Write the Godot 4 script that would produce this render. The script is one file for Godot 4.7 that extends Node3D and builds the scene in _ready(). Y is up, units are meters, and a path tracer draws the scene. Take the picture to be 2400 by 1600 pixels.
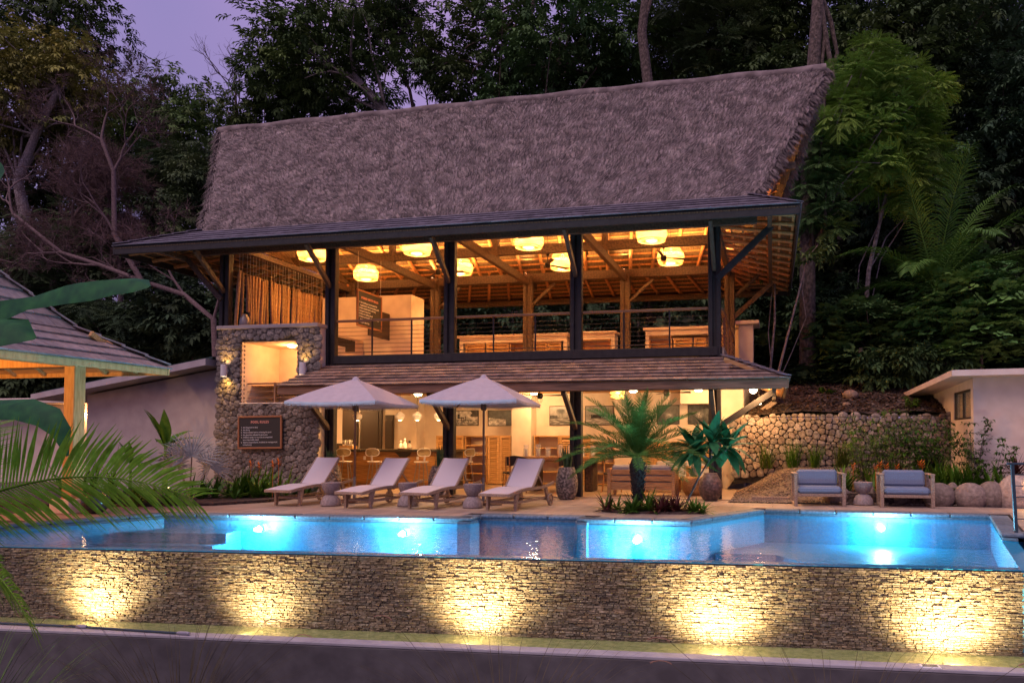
extends Node3D
# Evening poolside restaurant: camera at eye height on the lower garden, x along the facade, z towards the camera.

const WARM := Color(1.0, 0.71, 0.40)
const WARM2 := Color(1.0, 0.78, 0.52)
const LAMPS := 0.85           # strength of all lamps against the dusk
const FZ := -17.285          # plane of the front columns
const COLX := [-13.99, -10.91, -7.69, -4.50, -1.26]

var M := {}
var used := {}
var rng := RandomNumberGenerator.new()


func _ready() -> void:
	rng.seed = 4711
	# camera
	var cam := Camera3D.new()
	cam.name = "camera"
	cam.projection = Camera3D.PROJECTION_FRUSTUM
	cam.near = 0.1
	cam.far = 600.0
	cam.size = 1600.0 / 1790.0 * 0.1
	cam.frustum_offset = Vector2((1200.0 - 1430.0) / 1790.0 * 0.1, (969.1 - 800.0) / 1790.0 * 0.1)
	cam.position = Vector3(0, 1.35, 0)
	cam.rotation = Vector3(0.034, 0.2093, 0)
	add_child(cam)
	cam.current = true
	# sky
	var env := Environment.new()
	env.background_mode = Environment.BG_SKY
	var sky := Sky.new()
	var sm := ProceduralSkyMaterial.new()
	sm.sky_top_color = lin(0.29, 0.27, 0.60)
	sm.sky_horizon_color = lin(0.42, 0.29, 0.56)
	sm.sky_curve = 0.22
	sm.ground_bottom_color = lin(0.05, 0.045, 0.05)
	sm.ground_horizon_color = lin(0.30, 0.22, 0.34)
	sm.sky_energy_multiplier = 0.84
	var nt := NoiseTexture2D.new()
	nt.width = 1024
	nt.height = 512
	nt.seamless = true
	nt.generate_mipmaps = false
	var fn := FastNoiseLite.new()
	fn.seed = 5
	fn.frequency = 0.006
	fn.fractal_octaves = 4
	nt.noise = fn
	var cr := Gradient.new()
	cr.offsets = PackedFloat32Array([0.42, 0.62, 0.85])
	cr.colors = PackedColorArray([Color(0.75, 0.45, 0.62, 0.0), Color(0.85, 0.5, 0.66, 0.10), Color(0.95, 0.62, 0.72, 0.24)])
	nt.color_ramp = cr
	sm.sky_cover = nt
	sm.sky_cover_modulate = Color(1, 1, 1, 0.8)
	sm.sun_angle_max = 1.0
	sky.sky_material = sm
	env.sky = sky
	env.tonemap_mode = Environment.TONE_MAPPER_LINEAR
	env.tonemap_exposure = 1.3
	env.sdfgi_enabled = true
	env.ssao_enabled = true
	env.ssil_enabled = true
	var we := WorldEnvironment.new()
	we.name = "world_environment"
	we.environment = env
	add_child(we)
	# the last glow of the set sun, wide and soft, from behind the camera
	var sun := DirectionalLight3D.new()
	sun.name = "dusk_sun"
	sun.light_energy = 0.50
	sun.light_color = Color(1.0, 0.87, 0.84)
	sun.light_angular_distance = 40.0
	sun.shadow_enabled = true
	sun.sky_mode = DirectionalLight3D.SKY_MODE_LIGHT_ONLY
	sun.rotation = Vector3(deg_to_rad(-58.0), deg_to_rad(-20.0), 0)
	add_child(sun)
	materials()
	ground_and_terrace()
	pool()
	infinity_wall()
	main_house()
	thatch_roof()
	slate_skirt()
	lower_roof()
	roof_timber()
	stone_tower()
	upper_floor()
	ground_floor()
	lamps()
	pavilion()
	side_houses()
	gabion_and_bank()
	terrace_furniture()
	terrace_plants()
	garden_plants()
	near_plants()
	forest()


func lin(r: float, g: float, b: float, a := 1.0) -> Color:
	return Color(r, g, b, a).linear_to_srgb()


# ---------------------------------------------------------------- mesh builder
class MB:
	var v := PackedVector3Array()
	var n := PackedVector3Array()
	var u := PackedVector2Array()
	var c := PackedColorArray()
	var ix := PackedInt32Array()
	var col := Color.WHITE
	var tinted := false
	var T := Transform3D()

	func _p(p: Vector3, nn: Vector3, uv := Vector2.ZERO) -> int:
		v.append(T * p)
		n.append((T.basis * nn).normalized())
		u.append(uv)
		c.append(col)
		return v.size() - 1

	# corners counter-clockwise as seen from outside
	func quad(a: Vector3, b: Vector3, cc: Vector3, d: Vector3) -> void:
		var nn := (cc - a).cross(d - b)
		if nn.length_squared() < 1e-16:
			return
		nn = nn.normalized()
		var k := _p(a, nn, Vector2(0, 1))
		_p(b, nn, Vector2(1, 1))
		_p(cc, nn, Vector2(1, 0))
		_p(d, nn, Vector2(0, 0))
		ix.append_array(PackedInt32Array([k, k + 2, k + 1, k, k + 3, k + 2]))

	func tri(a: Vector3, b: Vector3, cc: Vector3) -> void:
		var nn := (b - a).cross(cc - a)
		if nn.length_squared() < 1e-16:
			return
		nn = nn.normalized()
		var k := _p(a, nn)
		_p(b, nn)
		_p(cc, nn)
		ix.append_array(PackedInt32Array([k, k + 2, k + 1]))

	func quad_out(a: Vector3, b: Vector3, cc: Vector3, d: Vector3, mid: Vector3) -> void:
		var nn := (cc - a).cross(d - b)
		if nn.dot((a + b + cc + d) * 0.25 - mid) < 0.0:
			quad(d, cc, b, a)
		else:
			quad(a, b, cc, d)

	func tri_out(a: Vector3, b: Vector3, cc: Vector3, mid: Vector3) -> void:
		if (b - a).cross(cc - a).dot((a + b + cc) / 3.0 - mid) < 0.0:
			tri(a, cc, b)
		else:
			tri(a, b, cc)

	func hexa(p: Array) -> void: # eight corners: 0-3 bottom ring, 4-7 top ring
		var mid := Vector3.ZERO
		for q in p:
			mid += q
		mid /= 8.0
		quad_out(p[0], p[1], p[2], p[3], mid)
		quad_out(p[4], p[5], p[6], p[7], mid)
		for i in 4:
			var j := (i + 1) % 4
			quad_out(p[i], p[j], p[4 + j], p[4 + i], mid)

	func box(ce: Vector3, s: Vector3, b := Basis()) -> void:
		var h := s * 0.5
		var p := []
		for yy in [-1.0, 1.0]:
			for xz in [[-1.0, -1.0], [1.0, -1.0], [1.0, 1.0], [-1.0, 1.0]]:
				p.append(ce + b * Vector3(xz[0] * h.x, yy * h.y, xz[1] * h.z))
		hexa(p)

	func ab(x0: float, y0: float, z0: float, x1: float, y1: float, z1: float) -> void:
		box(Vector3((x0 + x1) * 0.5, (y0 + y1) * 0.5, (z0 + z1) * 0.5), Vector3(absf(x1 - x0), absf(y1 - y0), absf(z1 - z0)))

	# box with chamfered edges
	func cbox(ce: Vector3, s: Vector3, bev: float, b := Basis()) -> void:
		var h := s * 0.5
		var e := minf(bev, minf(h.x, minf(h.y, h.z)) * 0.6)
		var P := {}
		for sx in [-1, 1]:
			for sy in [-1, 1]:
				for sz in [-1, 1]:
					var g := Vector3(sx, sy, sz)
					for ax in 3:
						var q := g * (h - Vector3(e, e, e))
						q[ax] = g[ax] * h[ax]
						P[[sx, sy, sz, ax]] = ce + b * q
		for ax in 3:
			var a1 := (ax + 1) % 3
			var a2 := (ax + 2) % 3
			for s0 in [-1, 1]:
				var f := []
				for st in [[-1, -1], [1, -1], [1, 1], [-1, 1]]:
					var k := [0, 0, 0]
					k[ax] = s0
					k[a1] = st[0]
					k[a2] = st[1]
					f.append(P[[k[0], k[1], k[2], ax]])
				quad_out(f[0], f[1], f[2], f[3], ce)
			for s1 in [-1, 1]: # edges along ax
				for s2 in [-1, 1]:
					var k0 := [0, 0, 0]
					var k1 := [0, 0, 0]
					k0[ax] = -1
					k1[ax] = 1
					for k in [k0, k1]:
						k[a1] = s1
						k[a2] = s2
					quad_out(P[[k0[0], k0[1], k0[2], a1]], P[[k1[0], k1[1], k1[2], a1]], P[[k1[0], k1[1], k1[2], a2]], P[[k0[0], k0[1], k0[2], a2]], ce)
		for sx in [-1, 1]:
			for sy in [-1, 1]:
				for sz in [-1, 1]:
					tri_out(P[[sx, sy, sz, 0]], P[[sx, sy, sz, 1]], P[[sx, sy, sz, 2]], ce)

	func frame_of(d: Vector3, up: Vector3) -> Basis:
		var z := d.normalized()
		var x := up.cross(z)
		if x.length() < 0.01:
			x = Vector3.RIGHT.cross(z)
			if x.length() < 0.01:
				x = Vector3.BACK.cross(z)
		x = x.normalized()
		return Basis(x, z.cross(x), z)

	# straight timber from a to b, w across, h upwards
	func bar(a: Vector3, b: Vector3, w: float, h: float, up := Vector3.UP, bev := 0.0) -> void:
		var fb := frame_of(b - a, up)
		if bev > 0.0:
			cbox((a + b) * 0.5, Vector3(w, h, (b - a).length()), bev, fb)
		else:
			box((a + b) * 0.5, Vector3(w, h, (b - a).length()), fb)

	# round tube through points; r is a number or an array
	func tube(pts: Array, r, sides := 6, caps := true) -> void:
		var first := v.size()
		var m := pts.size()
		var fb := Basis()
		for i in m:
			var d: Vector3 = (pts[mini(i + 1, m - 1)] - pts[maxi(i - 1, 0)])
			if d.length() < 1e-6:
				d = Vector3.UP
			var nb := frame_of(d, Vector3.UP if absf(d.normalized().y) < 0.9 else Vector3.RIGHT)
			if i > 0:
				var x := fb.x - nb.z * fb.x.dot(nb.z)
				if x.length() > 0.05:
					x = x.normalized()
					nb = Basis(x, nb.z.cross(x), nb.z)
			fb = nb
			var rr: float = r[i] if r is Array else r
			for s in sides:
				var a := TAU * s / sides
				var o := fb.x * cos(a) + fb.y * sin(a)
				_p(pts[i] + o * rr, o, Vector2(float(s) / sides, i))
		for i in m - 1:
			for s in sides:
				var a := first + i * sides + s
				var b := first + i * sides + (s + 1) % sides
				ix.append_array(PackedInt32Array([a, b + sides, b, a, a + sides, b + sides]))
		if caps and sides > 3:
			for e in [0, m - 1]:
				var q := []
				for s in sides:
					q.append(T.affine_inverse() * v[first + e * sides + s])
				var mid := Vector3.ZERO
				for p in q:
					mid += p
				mid /= sides
				var inner: Vector3 = pts[1] if e == 0 else pts[m - 2]
				for s in range(1, sides - 1):
					tri_out(q[0], q[s], q[s + 1], inner)

	# profile: Vector2(radius, y), bottom to top
	func lathe(prof: Array, sides := 20, ce := Vector3.ZERO, wob := 0.0, seed_ := 0) -> void:
		var first := v.size()
		var m := prof.size()
		for i in m:
			var t: Vector2 = prof[mini(i + 1, m - 1)] - prof[maxi(i - 1, 0)]
			var nr := Vector2(t.y, -t.x).normalized()
			for s in sides + 1:
				var a := TAU * s / sides
				var k := 1.0 + wob * sin(a * 3.0 + seed_ + i * 0.7) + wob * 0.6 * sin(a * 5.0 + seed_ * 2.3 - i * 1.3)
				var q: Vector2 = prof[i]
				_p(ce + Vector3(cos(a) * q.x * k, q.y, sin(a) * q.x * k), Vector3(cos(a) * nr.x, nr.y, sin(a) * nr.x), Vector2(float(s) / sides, 1.0 - float(i) / (m - 1)))
		for i in m - 1:
			for s in sides:
				var a := first + i * (sides + 1) + s
				var b := a + sides + 1
				ix.append_array(PackedInt32Array([a, a + 1, b, a + 1, b + 1, b]))

	# smooth surface over a grid of points g[i][j]; front side is where (dj x di) points
	func grid(g: Array) -> void:
		var first := v.size()
		var m: int = g.size()
		var k: int = g[0].size()
		for i in m:
			for j in k:
				var di: Vector3 = g[mini(i + 1, m - 1)][j] - g[maxi(i - 1, 0)][j]
				var dj: Vector3 = g[i][mini(j + 1, k - 1)] - g[i][maxi(j - 1, 0)]
				_p(g[i][j], dj.cross(di), Vector2(float(j) / (k - 1), float(i) / (m - 1)))
		for i in m - 1:
			for j in k - 1:
				var a := first + i * k + j
				ix.append_array(PackedInt32Array([a, a + k, a + 1, a + 1, a + k, a + k + 1]))

	# lumpy ball: an icosphere-like lathe pushed about by noise
	func blob(ce: Vector3, s: Vector3, noise: FastNoiseLite, amp: float, off: Vector3, sides := 8, rings := 5, b := Basis()) -> void:
		var g := []
		for i in rings + 1:
			var row := []
			var th := PI * i / rings
			for j in sides + 1:
				var ph := TAU * (j % sides) / sides
				var d := Vector3(sin(th) * cos(ph), -cos(th), sin(th) * sin(ph))
				var k := 1.0 + amp * noise.get_noise_3dv(d * 1.3 + off)
				row.append(ce + b * (d * s * k))
			g.append(row)
		var first := v.size()
		for i in rings + 1:
			for j in sides + 1:
				var a: Vector3 = g[mini(i + 1, rings)][j] - g[maxi(i - 1, 0)][j]
				var e: Vector3 = g[i][(j + 1) % sides] - g[i][(j - 1 + sides) % sides]
				var nn := a.cross(e)
				if i == 0 or i == rings or nn.length() < 1e-9:
					nn = g[i][j] - ce
				if nn.dot(g[i][j] - ce) < 0:
					nn = -nn
				_p(g[i][j], nn)
		for i in rings:
			for j in sides:
				var a := first + i * (sides + 1) + j
				var e := a + sides + 1
				ix.append_array(PackedInt32Array([a, a + 1, e, a + 1, e + 1, e]))

	# flat polygon extruded downwards by t; pts are (x, z)
	func slab(pts: PackedVector2Array, y: float, t: float) -> void:
		var p := pts.duplicate()
		if Geometry2D.is_polygon_clockwise(p):
			p.reverse()
		var ti := Geometry2D.triangulate_polygon(p)
		for i in range(0, ti.size(), 3):
			var q := []
			for k in 3:
				q.append(Vector3(p[ti[i + k]].x, y, p[ti[i + k]].y))
			tri_out(q[0], q[1], q[2], q[0] - Vector3(0, 1, 0))
			if t > 0:
				var w := Vector3(0, t, 0)
				tri_out(q[0] - w, q[1] - w, q[2] - w, q[0])
		if t > 0:
			for i in p.size():
				var a := p[i]
				var b := p[(i + 1) % p.size()]
				var e := (b - a).normalized()
				var o := Vector3(e.y, 0, -e.x)
				var A := Vector3(a.x, y, a.y)
				var B := Vector3(b.x, y, b.y)
				var w := Vector3(0, t, 0)
				quad_out(A - w, B - w, B, A, (A + B) * 0.5 - w * 0.5 - (o if not Geometry2D.is_point_in_polygon((a + b) * 0.5 + Vector2(o.x, o.z) * 0.005, p) else -o))

	# a long leaf: spine points, half-widths, side direction; folded by fold along the spine
	func leaf(pts: Array, hw: Array, side: Vector3, fold := 0.0, wav := 0.0, ph := 0.0) -> void:
		var first := v.size()
		var m := pts.size()
		for i in m:
			var d: Vector3 = (pts[mini(i + 1, m - 1)] - pts[maxi(i - 1, 0)]).normalized()
			var s := (side - d * side.dot(d)).normalized()
			if i == 0 and s.cross(d).y < 0:
				side = -side
				s = -s
			var up := s.cross(d).normalized()
			var w: float = hw[i]
			var lift := fold * w
			_p(pts[i] - s * w + up * (lift + wav * w * sin(ph + i * 1.9)), up - s * fold * -1.0, Vector2(0, float(i) / (m - 1)))
			_p(pts[i], up, Vector2(0.5, float(i) / (m - 1)))
			_p(pts[i] + s * w + up * (lift + wav * w * sin(ph + 2.0 + i * 1.7)), up - s * fold, Vector2(1, float(i) / (m - 1)))
		for i in m - 1:
			for k in 2:
				var a := first + i * 3 + k
				ix.append_array(PackedInt32Array([a, a + 3, a + 1, a + 1, a + 3, a + 4]))

	func mesh() -> ArrayMesh:
		var am := ArrayMesh.new()
		if ix.is_empty():
			return am
		var arr := []
		arr.resize(Mesh.ARRAY_MAX)
		arr[Mesh.ARRAY_VERTEX] = v
		arr[Mesh.ARRAY_NORMAL] = n
		arr[Mesh.ARRAY_TEX_UV] = u
		if tinted:
			arr[Mesh.ARRAY_COLOR] = c
		arr[Mesh.ARRAY_INDEX] = ix
		am.add_surface_from_arrays(Mesh.PRIMITIVE_TRIANGLES, arr)
		return am


# ---------------------------------------------------------------- things and parts
func named(called: String) -> String:
	if not used.has(called):
		used[called] = 0
		return called
	used[called] += 1
	return "%s_%03d" % [called, used[called]]


func thing(called: String, label: String, category: String, at := Vector3.ZERO, group := "", turn := 0.0) -> Node3D:
	var o := Node3D.new()
	o.name = named(called)
	o.position = at
	o.rotation.y = turn
	add_child(o, true)
	tag(o, label, category, group)
	return o


func tag(o: Node, label: String, category: String, group := "") -> void:
	o.set_meta("label", label)
	o.set_meta("category", category)
	if group:
		o.set_meta("group", group)


func part(called: String, mesh, mat: Material, parent: Node = self, at := Vector3.ZERO, basis := Basis()) -> MeshInstance3D:
	var o := MeshInstance3D.new()
	o.name = called if parent != self else named(called)
	o.mesh = mesh.mesh() if mesh is MB else mesh
	o.material_override = mat
	o.transform = Transform3D(basis, at)
	parent.add_child(o, true)
	return o


func struct(called: String, mesh, mat: Material) -> MeshInstance3D:
	var o := part(called, mesh, mat)
	o.set_meta("kind", "structure")
	return o


func many(called: String, mesh: Mesh, mat: Material, where: Array, tints: Array, parent: Node) -> MultiMeshInstance3D:
	var mm := MultiMesh.new()
	mm.transform_format = MultiMesh.TRANSFORM_3D
	mm.use_colors = tints.size() > 0
	mm.mesh = mesh
	mm.instance_count = where.size()
	for i in where.size():
		mm.set_instance_transform(i, where[i])
		if tints.size() > 0:
			mm.set_instance_color(i, tints[i])
	var o := MultiMeshInstance3D.new()
	o.name = called if parent != self else named(called)
	o.multimesh = mm
	o.material_override = mat
	parent.add_child(o, true)
	o.set_meta("kind", "stuff")
	return o


func omni(parent: Node, at: Vector3, energy: float, color: Color, size := 0.05, rang := 14.0) -> OmniLight3D:
	var l := OmniLight3D.new()
	l.name = "light"
	l.position = at
	l.light_energy = energy * LAMPS
	l.light_color = color
	l.light_size = size
	l.omni_range = rang
	l.omni_attenuation = 2.0
	l.shadow_enabled = true
	parent.add_child(l, true)
	return l


func spot(parent: Node, at: Vector3, towards: Vector3, energy: float, color: Color, angle: float, size := 0.04, soft := 0.8) -> SpotLight3D:
	var l := SpotLight3D.new()
	l.name = "light"
	l.light_energy = energy * LAMPS
	l.light_color = color
	l.spot_angle = angle
	l.spot_angle_attenuation = soft
	l.light_size = size
	l.spot_range = 12.0
	l.spot_attenuation = 2.0
	l.shadow_enabled = true
	parent.add_child(l, true)
	l.transform = Transform3D(Basis.looking_at(towards.normalized(), Vector3.UP if absf(towards.normalized().y) < 0.95 else Vector3.RIGHT), at)
	return l


func rr(a: float, b: float) -> float:
	return rng.randf_range(a, b)


func rv(a: float) -> Vector3:
	return Vector3(rr(-a, a), rr(-a, a), rr(-a, a))


# ---------------------------------------------------------------- materials
func noise_tex(seed_: int, freq: float, lo: Color, hi: Color, oct := 4, size := 256, kind := FastNoiseLite.TYPE_SIMPLEX_SMOOTH, mid := 0.5) -> NoiseTexture2D:
	var t := NoiseTexture2D.new()
	t.width = size
	t.height = size
	t.seamless = true
	t.generate_mipmaps = false
	var f := FastNoiseLite.new()
	f.seed = seed_
	f.noise_type = kind
	f.frequency = freq
	f.fractal_octaves = oct
	t.noise = f
	var g := Gradient.new()
	g.offsets = PackedFloat32Array([0.18, mid, 0.85])
	g.colors = PackedColorArray([lo, lo.lerp(hi, 0.5), hi])
	t.color_ramp = g
	return t


func mat(key: String, lo: Color, hi: Color, rough := 0.8, scale := Vector3(1, 1, 1), freq := 0.02, bump := 0.0, world := true, bump_tex := "bump_fine") -> StandardMaterial3D:
	var m := StandardMaterial3D.new()
	m.resource_name = key
	m.albedo_texture = noise_tex(key.hash() % 1000, freq, lo, hi)
	m.roughness = rough
	m.uv1_triplanar = true
	m.uv1_world_triplanar = world
	m.uv1_scale = scale
	if bump > 0.0:
		m.heightmap_enabled = true
		m.heightmap_texture = M[bump_tex]
		m.heightmap_scale = bump
	M[key] = m
	return m


func tone(key: String, k: float, warm := 0.0) -> StandardMaterial3D:
	var id := "%s|%.2f|%.2f" % [key, k, warm]
	if not M.has(id):
		var m: StandardMaterial3D = M[key].duplicate()
		var l := Color(k * (1.0 + warm), k, k * (1.0 - warm))
		m.albedo_color = l.linear_to_srgb()
		M[id] = m
	return M[id]


func plain(key: String, c: Color, rough := 0.6, metal := 0.0) -> StandardMaterial3D:
	var m := StandardMaterial3D.new()
	m.resource_name = key
	m.albedo_color = c
	m.roughness = rough
	m.metallic = metal
	M[key] = m
	return m


func leafy(key: String, lo: Color, hi: Color, through := 0.35, rough := 0.5, tinted := true) -> StandardMaterial3D:
	var m := mat(key, lo, hi, rough, Vector3(1.3, 1.3, 1.3), 0.02)
	m.vertex_color_use_as_albedo = tinted
	m.backlight_enabled = true
	m.backlight = Color(through, through, through)
	m.metallic_specular = 0.3
	return m


func glow(key: String, c: Color, e: float) -> StandardMaterial3D:
	var m := StandardMaterial3D.new()
	m.resource_name = key
	m.albedo_color = Color(0.9, 0.9, 0.9)
	m.emission_enabled = true
	m.emission = c
	m.emission_energy_multiplier = e * 0.8
	M[key] = m
	return m


func materials() -> void:
	M["bump_fine"] = noise_tex(11, 0.05, Color.BLACK, Color.WHITE, 4)
	M["bump_coarse"] = noise_tex(12, 0.02, Color.BLACK, Color.WHITE, 5)
	M["bump_cell"] = noise_tex(13, 0.04, Color.BLACK, Color.WHITE, 2, 256, FastNoiseLite.TYPE_CELLULAR)
	mat("thatch", lin(0.115, 0.085, 0.082), lin(0.30, 0.235, 0.225), 0.95, Vector3(0.25, 0.25, 0.25), 0.03, 1.5)
	M["thatch"].vertex_color_use_as_albedo = true
	mat("thatch_under", lin(0.08, 0.048, 0.024), lin(0.22, 0.145, 0.075), 0.95, Vector3(6.0, 0.7, 0.7), 0.03, 2.0)
	mat("slate", lin(0.10, 0.085, 0.10), lin(0.20, 0.175, 0.20), 0.55, Vector3(0.8, 0.8, 0.8), 0.02, 0.15)
	mat("brown_tile", lin(0.13, 0.085, 0.07), lin(0.29, 0.20, 0.165), 0.7, Vector3(0.7, 0.7, 0.7), 0.02, 0.15)
	mat("pav_tile", lin(0.17, 0.13, 0.13), lin(0.32, 0.26, 0.25), 0.7, Vector3(0.9, 0.9, 0.9), 0.025, 0.2)
	mat("steel", lin(0.014, 0.010, 0.010), lin(0.026, 0.02, 0.019), 0.7, Vector3(1, 1, 1), 0.02)
	mat("dark_wood", lin(0.04, 0.023, 0.014), lin(0.11, 0.064, 0.038), 0.7, Vector3(2.5, 2.5, 2.5), 0.02, 0.1)
	mat("fascia_wood", lin(0.10, 0.048, 0.026), lin(0.26, 0.13, 0.075), 0.65, Vector3(0.25, 5.0, 5.0), 0.02, 0.1)
	mat("rafter_wood", lin(0.30, 0.125, 0.04), lin(0.54, 0.26, 0.095), 0.7, Vector3(2.0, 1.0, 1.0), 0.03, 0.3)
	mat("bamboo", lin(0.17, 0.085, 0.035), lin(0.46, 0.28, 0.13), 0.5, Vector3(6.0, 1.2, 6.0), 0.03)
	mat("louvre_wood", lin(0.42, 0.22, 0.075), lin(0.66, 0.40, 0.17), 0.55, Vector3(0.6, 6.0, 3.0), 0.02)
	mat("bar_wood", lin(0.26, 0.115, 0.03), lin(0.50, 0.26, 0.085), 0.5, Vector3(0.5, 8.0, 3.0), 0.02, 0.1)
	mat("pine", lin(0.50, 0.27, 0.095), lin(0.66, 0.40, 0.17), 0.6, Vector3(3.0, 0.5, 3.0), 0.02, 0.1)
	mat("soffit_wood", lin(0.36, 0.17, 0.055), lin(0.55, 0.30, 0.115), 0.6, Vector3(0.4, 4.0, 6.0), 0.02)
	mat("teak", lin(0.22, 0.145, 0.10), lin(0.42, 0.30, 0.215), 0.7, Vector3(3.0, 3.0, 3.0), 0.03, 0.2)
	mat("sofa_wood", lin(0.34, 0.17, 0.065), lin(0.54, 0.30, 0.13), 0.6, Vector3(0.8, 5.0, 5.0), 0.02)
	mat("umbrella_pole", lin(0.10, 0.05, 0.028), lin(0.20, 0.10, 0.055), 0.4, Vector3(4, 0.5, 4), 0.02)
	mat("plaster", lin(0.66, 0.545, 0.44), lin(0.75, 0.635, 0.52), 0.9, Vector3(0.4, 0.4, 0.4), 0.02, 0.1)
	mat("plaster_grey", lin(0.34, 0.29, 0.295), lin(0.40, 0.345, 0.345), 0.9, Vector3(0.4, 0.4, 0.4), 0.02, 0.1)
	mat("plaster_pink", lin(0.62, 0.48, 0.41), lin(0.69, 0.545, 0.47), 0.9, Vector3(0.4, 0.4, 0.4), 0.02, 0.1)
	mat("river_stone", lin(0.075, 0.06, 0.052), lin(0.26, 0.215, 0.185), 0.62, Vector3(1.8, 1.8, 1.8), 0.03, 0.4)
	mat("mortar", lin(0.03, 0.025, 0.022), lin(0.06, 0.05, 0.045), 0.95, Vector3(3, 3, 3), 0.03, 1.0)
	mat("gabion_stone", lin(0.20, 0.15, 0.12), lin(0.43, 0.34, 0.28), 0.9, Vector3(1.3, 1.3, 1.3), 0.03, 0.8)
	mat("boulder", lin(0.20, 0.15, 0.12), lin(0.44, 0.34, 0.28), 0.85, Vector3(1.2, 1.2, 1.2), 0.03, 0.8)
	mat("ledger", lin(0.17, 0.125, 0.07), lin(0.46, 0.375, 0.25), 0.85, Vector3(1.6, 3.0, 1.6), 0.03, 0.5)
	M["ledger"].vertex_color_use_as_albedo = true
	mat("concrete", lin(0.075, 0.066, 0.07), lin(0.12, 0.108, 0.112), 0.85, Vector3(0.5, 0.5, 0.5), 0.02, 0.15)
	mat("concrete_top", lin(0.34, 0.31, 0.33), lin(0.42, 0.39, 0.41), 0.8, Vector3(0.6, 0.6, 0.6), 0.02, 0.15)
	mat("deck", lin(0.25, 0.175, 0.13), lin(0.47, 0.36, 0.28), 0.6, Vector3(0.7, 3.0, 7.0), 0.02, 0.12)
	mat("joint", lin(0.05, 0.04, 0.035), lin(0.08, 0.06, 0.05), 0.95, Vector3(1, 1, 1), 0.02)
	mat("floor_tile", lin(0.34, 0.245, 0.17), lin(0.48, 0.36, 0.26), 0.4, Vector3(0.6, 2.0, 5.0), 0.02)
	mat("pool_tile", lin(0.004, 0.19, 0.36), lin(0.009, 0.27, 0.45), 0.5, Vector3(1.2, 1.2, 1.2), 0.04)
	mat("coping", lin(0.07, 0.10, 0.13), lin(0.16, 0.21, 0.25), 0.6, Vector3(1.2, 1.2, 1.2), 0.04, 0.2)
	mat("basin_floor", lin(0.25, 0.31, 0.09), lin(0.40, 0.45, 0.16), 0.8, Vector3(0.8, 0.8, 0.8), 0.04)
	mat("soil", lin(0.035, 0.022, 0.016), lin(0.13, 0.085, 0.065), 1.0, Vector3(0.6, 0.6, 0.6), 0.05, 3.0)
	mat("forest_floor", lin(0.012, 0.016, 0.008), lin(0.05, 0.05, 0.025), 1.0, Vector3(0.3, 0.3, 0.3), 0.05, 6.0)
	mat("gravel", lin(0.10, 0.07, 0.05), lin(0.33, 0.25, 0.175), 0.95, Vector3(3, 3, 3), 0.08, 3.0, true, "bump_cell")
	mat("lawn", lin(0.012, 0.02, 0.008), lin(0.03, 0.045, 0.015), 1.0, Vector3(0.5, 0.5, 0.5), 0.05, 3.0)
	mat("sling", lin(0.50, 0.44, 0.46), lin(0.60, 0.535, 0.56), 0.8, Vector3(8, 8, 8), 0.08)
	mat("canvas", lin(0.43, 0.385, 0.43), lin(0.49, 0.44, 0.48), 0.9, Vector3(1, 1, 1), 0.02, 0.1)
	M["canvas"].backlight_enabled = true
	M["canvas"].backlight = Color(0.35, 0.35, 0.35)
	mat("blue_cushion", lin(0.13, 0.155, 0.225), lin(0.185, 0.22, 0.31), 0.9, Vector3(3, 3, 3), 0.05, 0.15)
	mat("grey_cushion", lin(0.34, 0.32, 0.33), lin(0.42, 0.40, 0.41), 0.9, Vector3(3, 3, 3), 0.05, 0.15)
	mat("cast_stone", lin(0.20, 0.155, 0.15), lin(0.36, 0.29, 0.28), 0.8, Vector3(2.5, 2.5, 2.5), 0.03, 0.2)
	mat("old_jar", lin(0.018, 0.012, 0.012), lin(0.47, 0.39, 0.33), 0.75, Vector3(1.5, 1.5, 1.5), 0.035, 0.4)
	mat("brown_jar", lin(0.035, 0.02, 0.017), lin(0.20, 0.12, 0.10), 0.45, Vector3(1.5, 1.5, 1.5), 0.03, 0.3)
	mat("dark_jar", lin(0.015, 0.013, 0.013), lin(0.07, 0.06, 0.06), 0.2, Vector3(1.5, 1.5, 1.5), 0.03)
	mat("stump", lin(0.30, 0.14, 0.05), lin(0.55, 0.31, 0.12), 0.45, Vector3(2.5, 2.5, 2.5), 0.03)
	mat("granite", lin(0.012, 0.011, 0.010), lin(0.10, 0.085, 0.07), 0.25, Vector3(4, 4, 4), 0.08)
	mat("rattan", lin(0.40, 0.29, 0.15), lin(0.58, 0.44, 0.25), 0.8, Vector3(4, 4, 4), 0.05)
	M["rattan"].backlight_enabled = true
	M["rattan"].backlight = Color(0.5, 0.5, 0.5)
	mat("bark", lin(0.05, 0.034, 0.028), lin(0.20, 0.14, 0.12), 0.95, Vector3(0.9, 0.5, 0.9), 0.04, 2.0)
	mat("pale_bark", lin(0.16, 0.12, 0.115), lin(0.46, 0.37, 0.35), 0.95, Vector3(0.9, 0.6, 0.9), 0.04, 1.5)
	mat("palm_bark", lin(0.022, 0.018, 0.017), lin(0.10, 0.08, 0.075), 0.95, Vector3(3, 3, 3), 0.04, 2.0)
	mat("twig", lin(0.09, 0.055, 0.055), lin(0.21, 0.14, 0.14), 0.95, Vector3(1, 1, 1), 0.04)
	M["twig"].vertex_color_use_as_albedo = true
	leafy("leaf", lin(0.62, 0.62, 0.62), lin(1.0, 1.0, 1.0), 0.55, 0.75)
	leafy("banana", lin(0.010, 0.055, 0.028), lin(0.03, 0.13, 0.04), 0.5, 0.65, false)
	leafy("frond", lin(0.12, 0.25, 0.02), lin(0.25, 0.42, 0.05), 0.8, 0.6, false)
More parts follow.
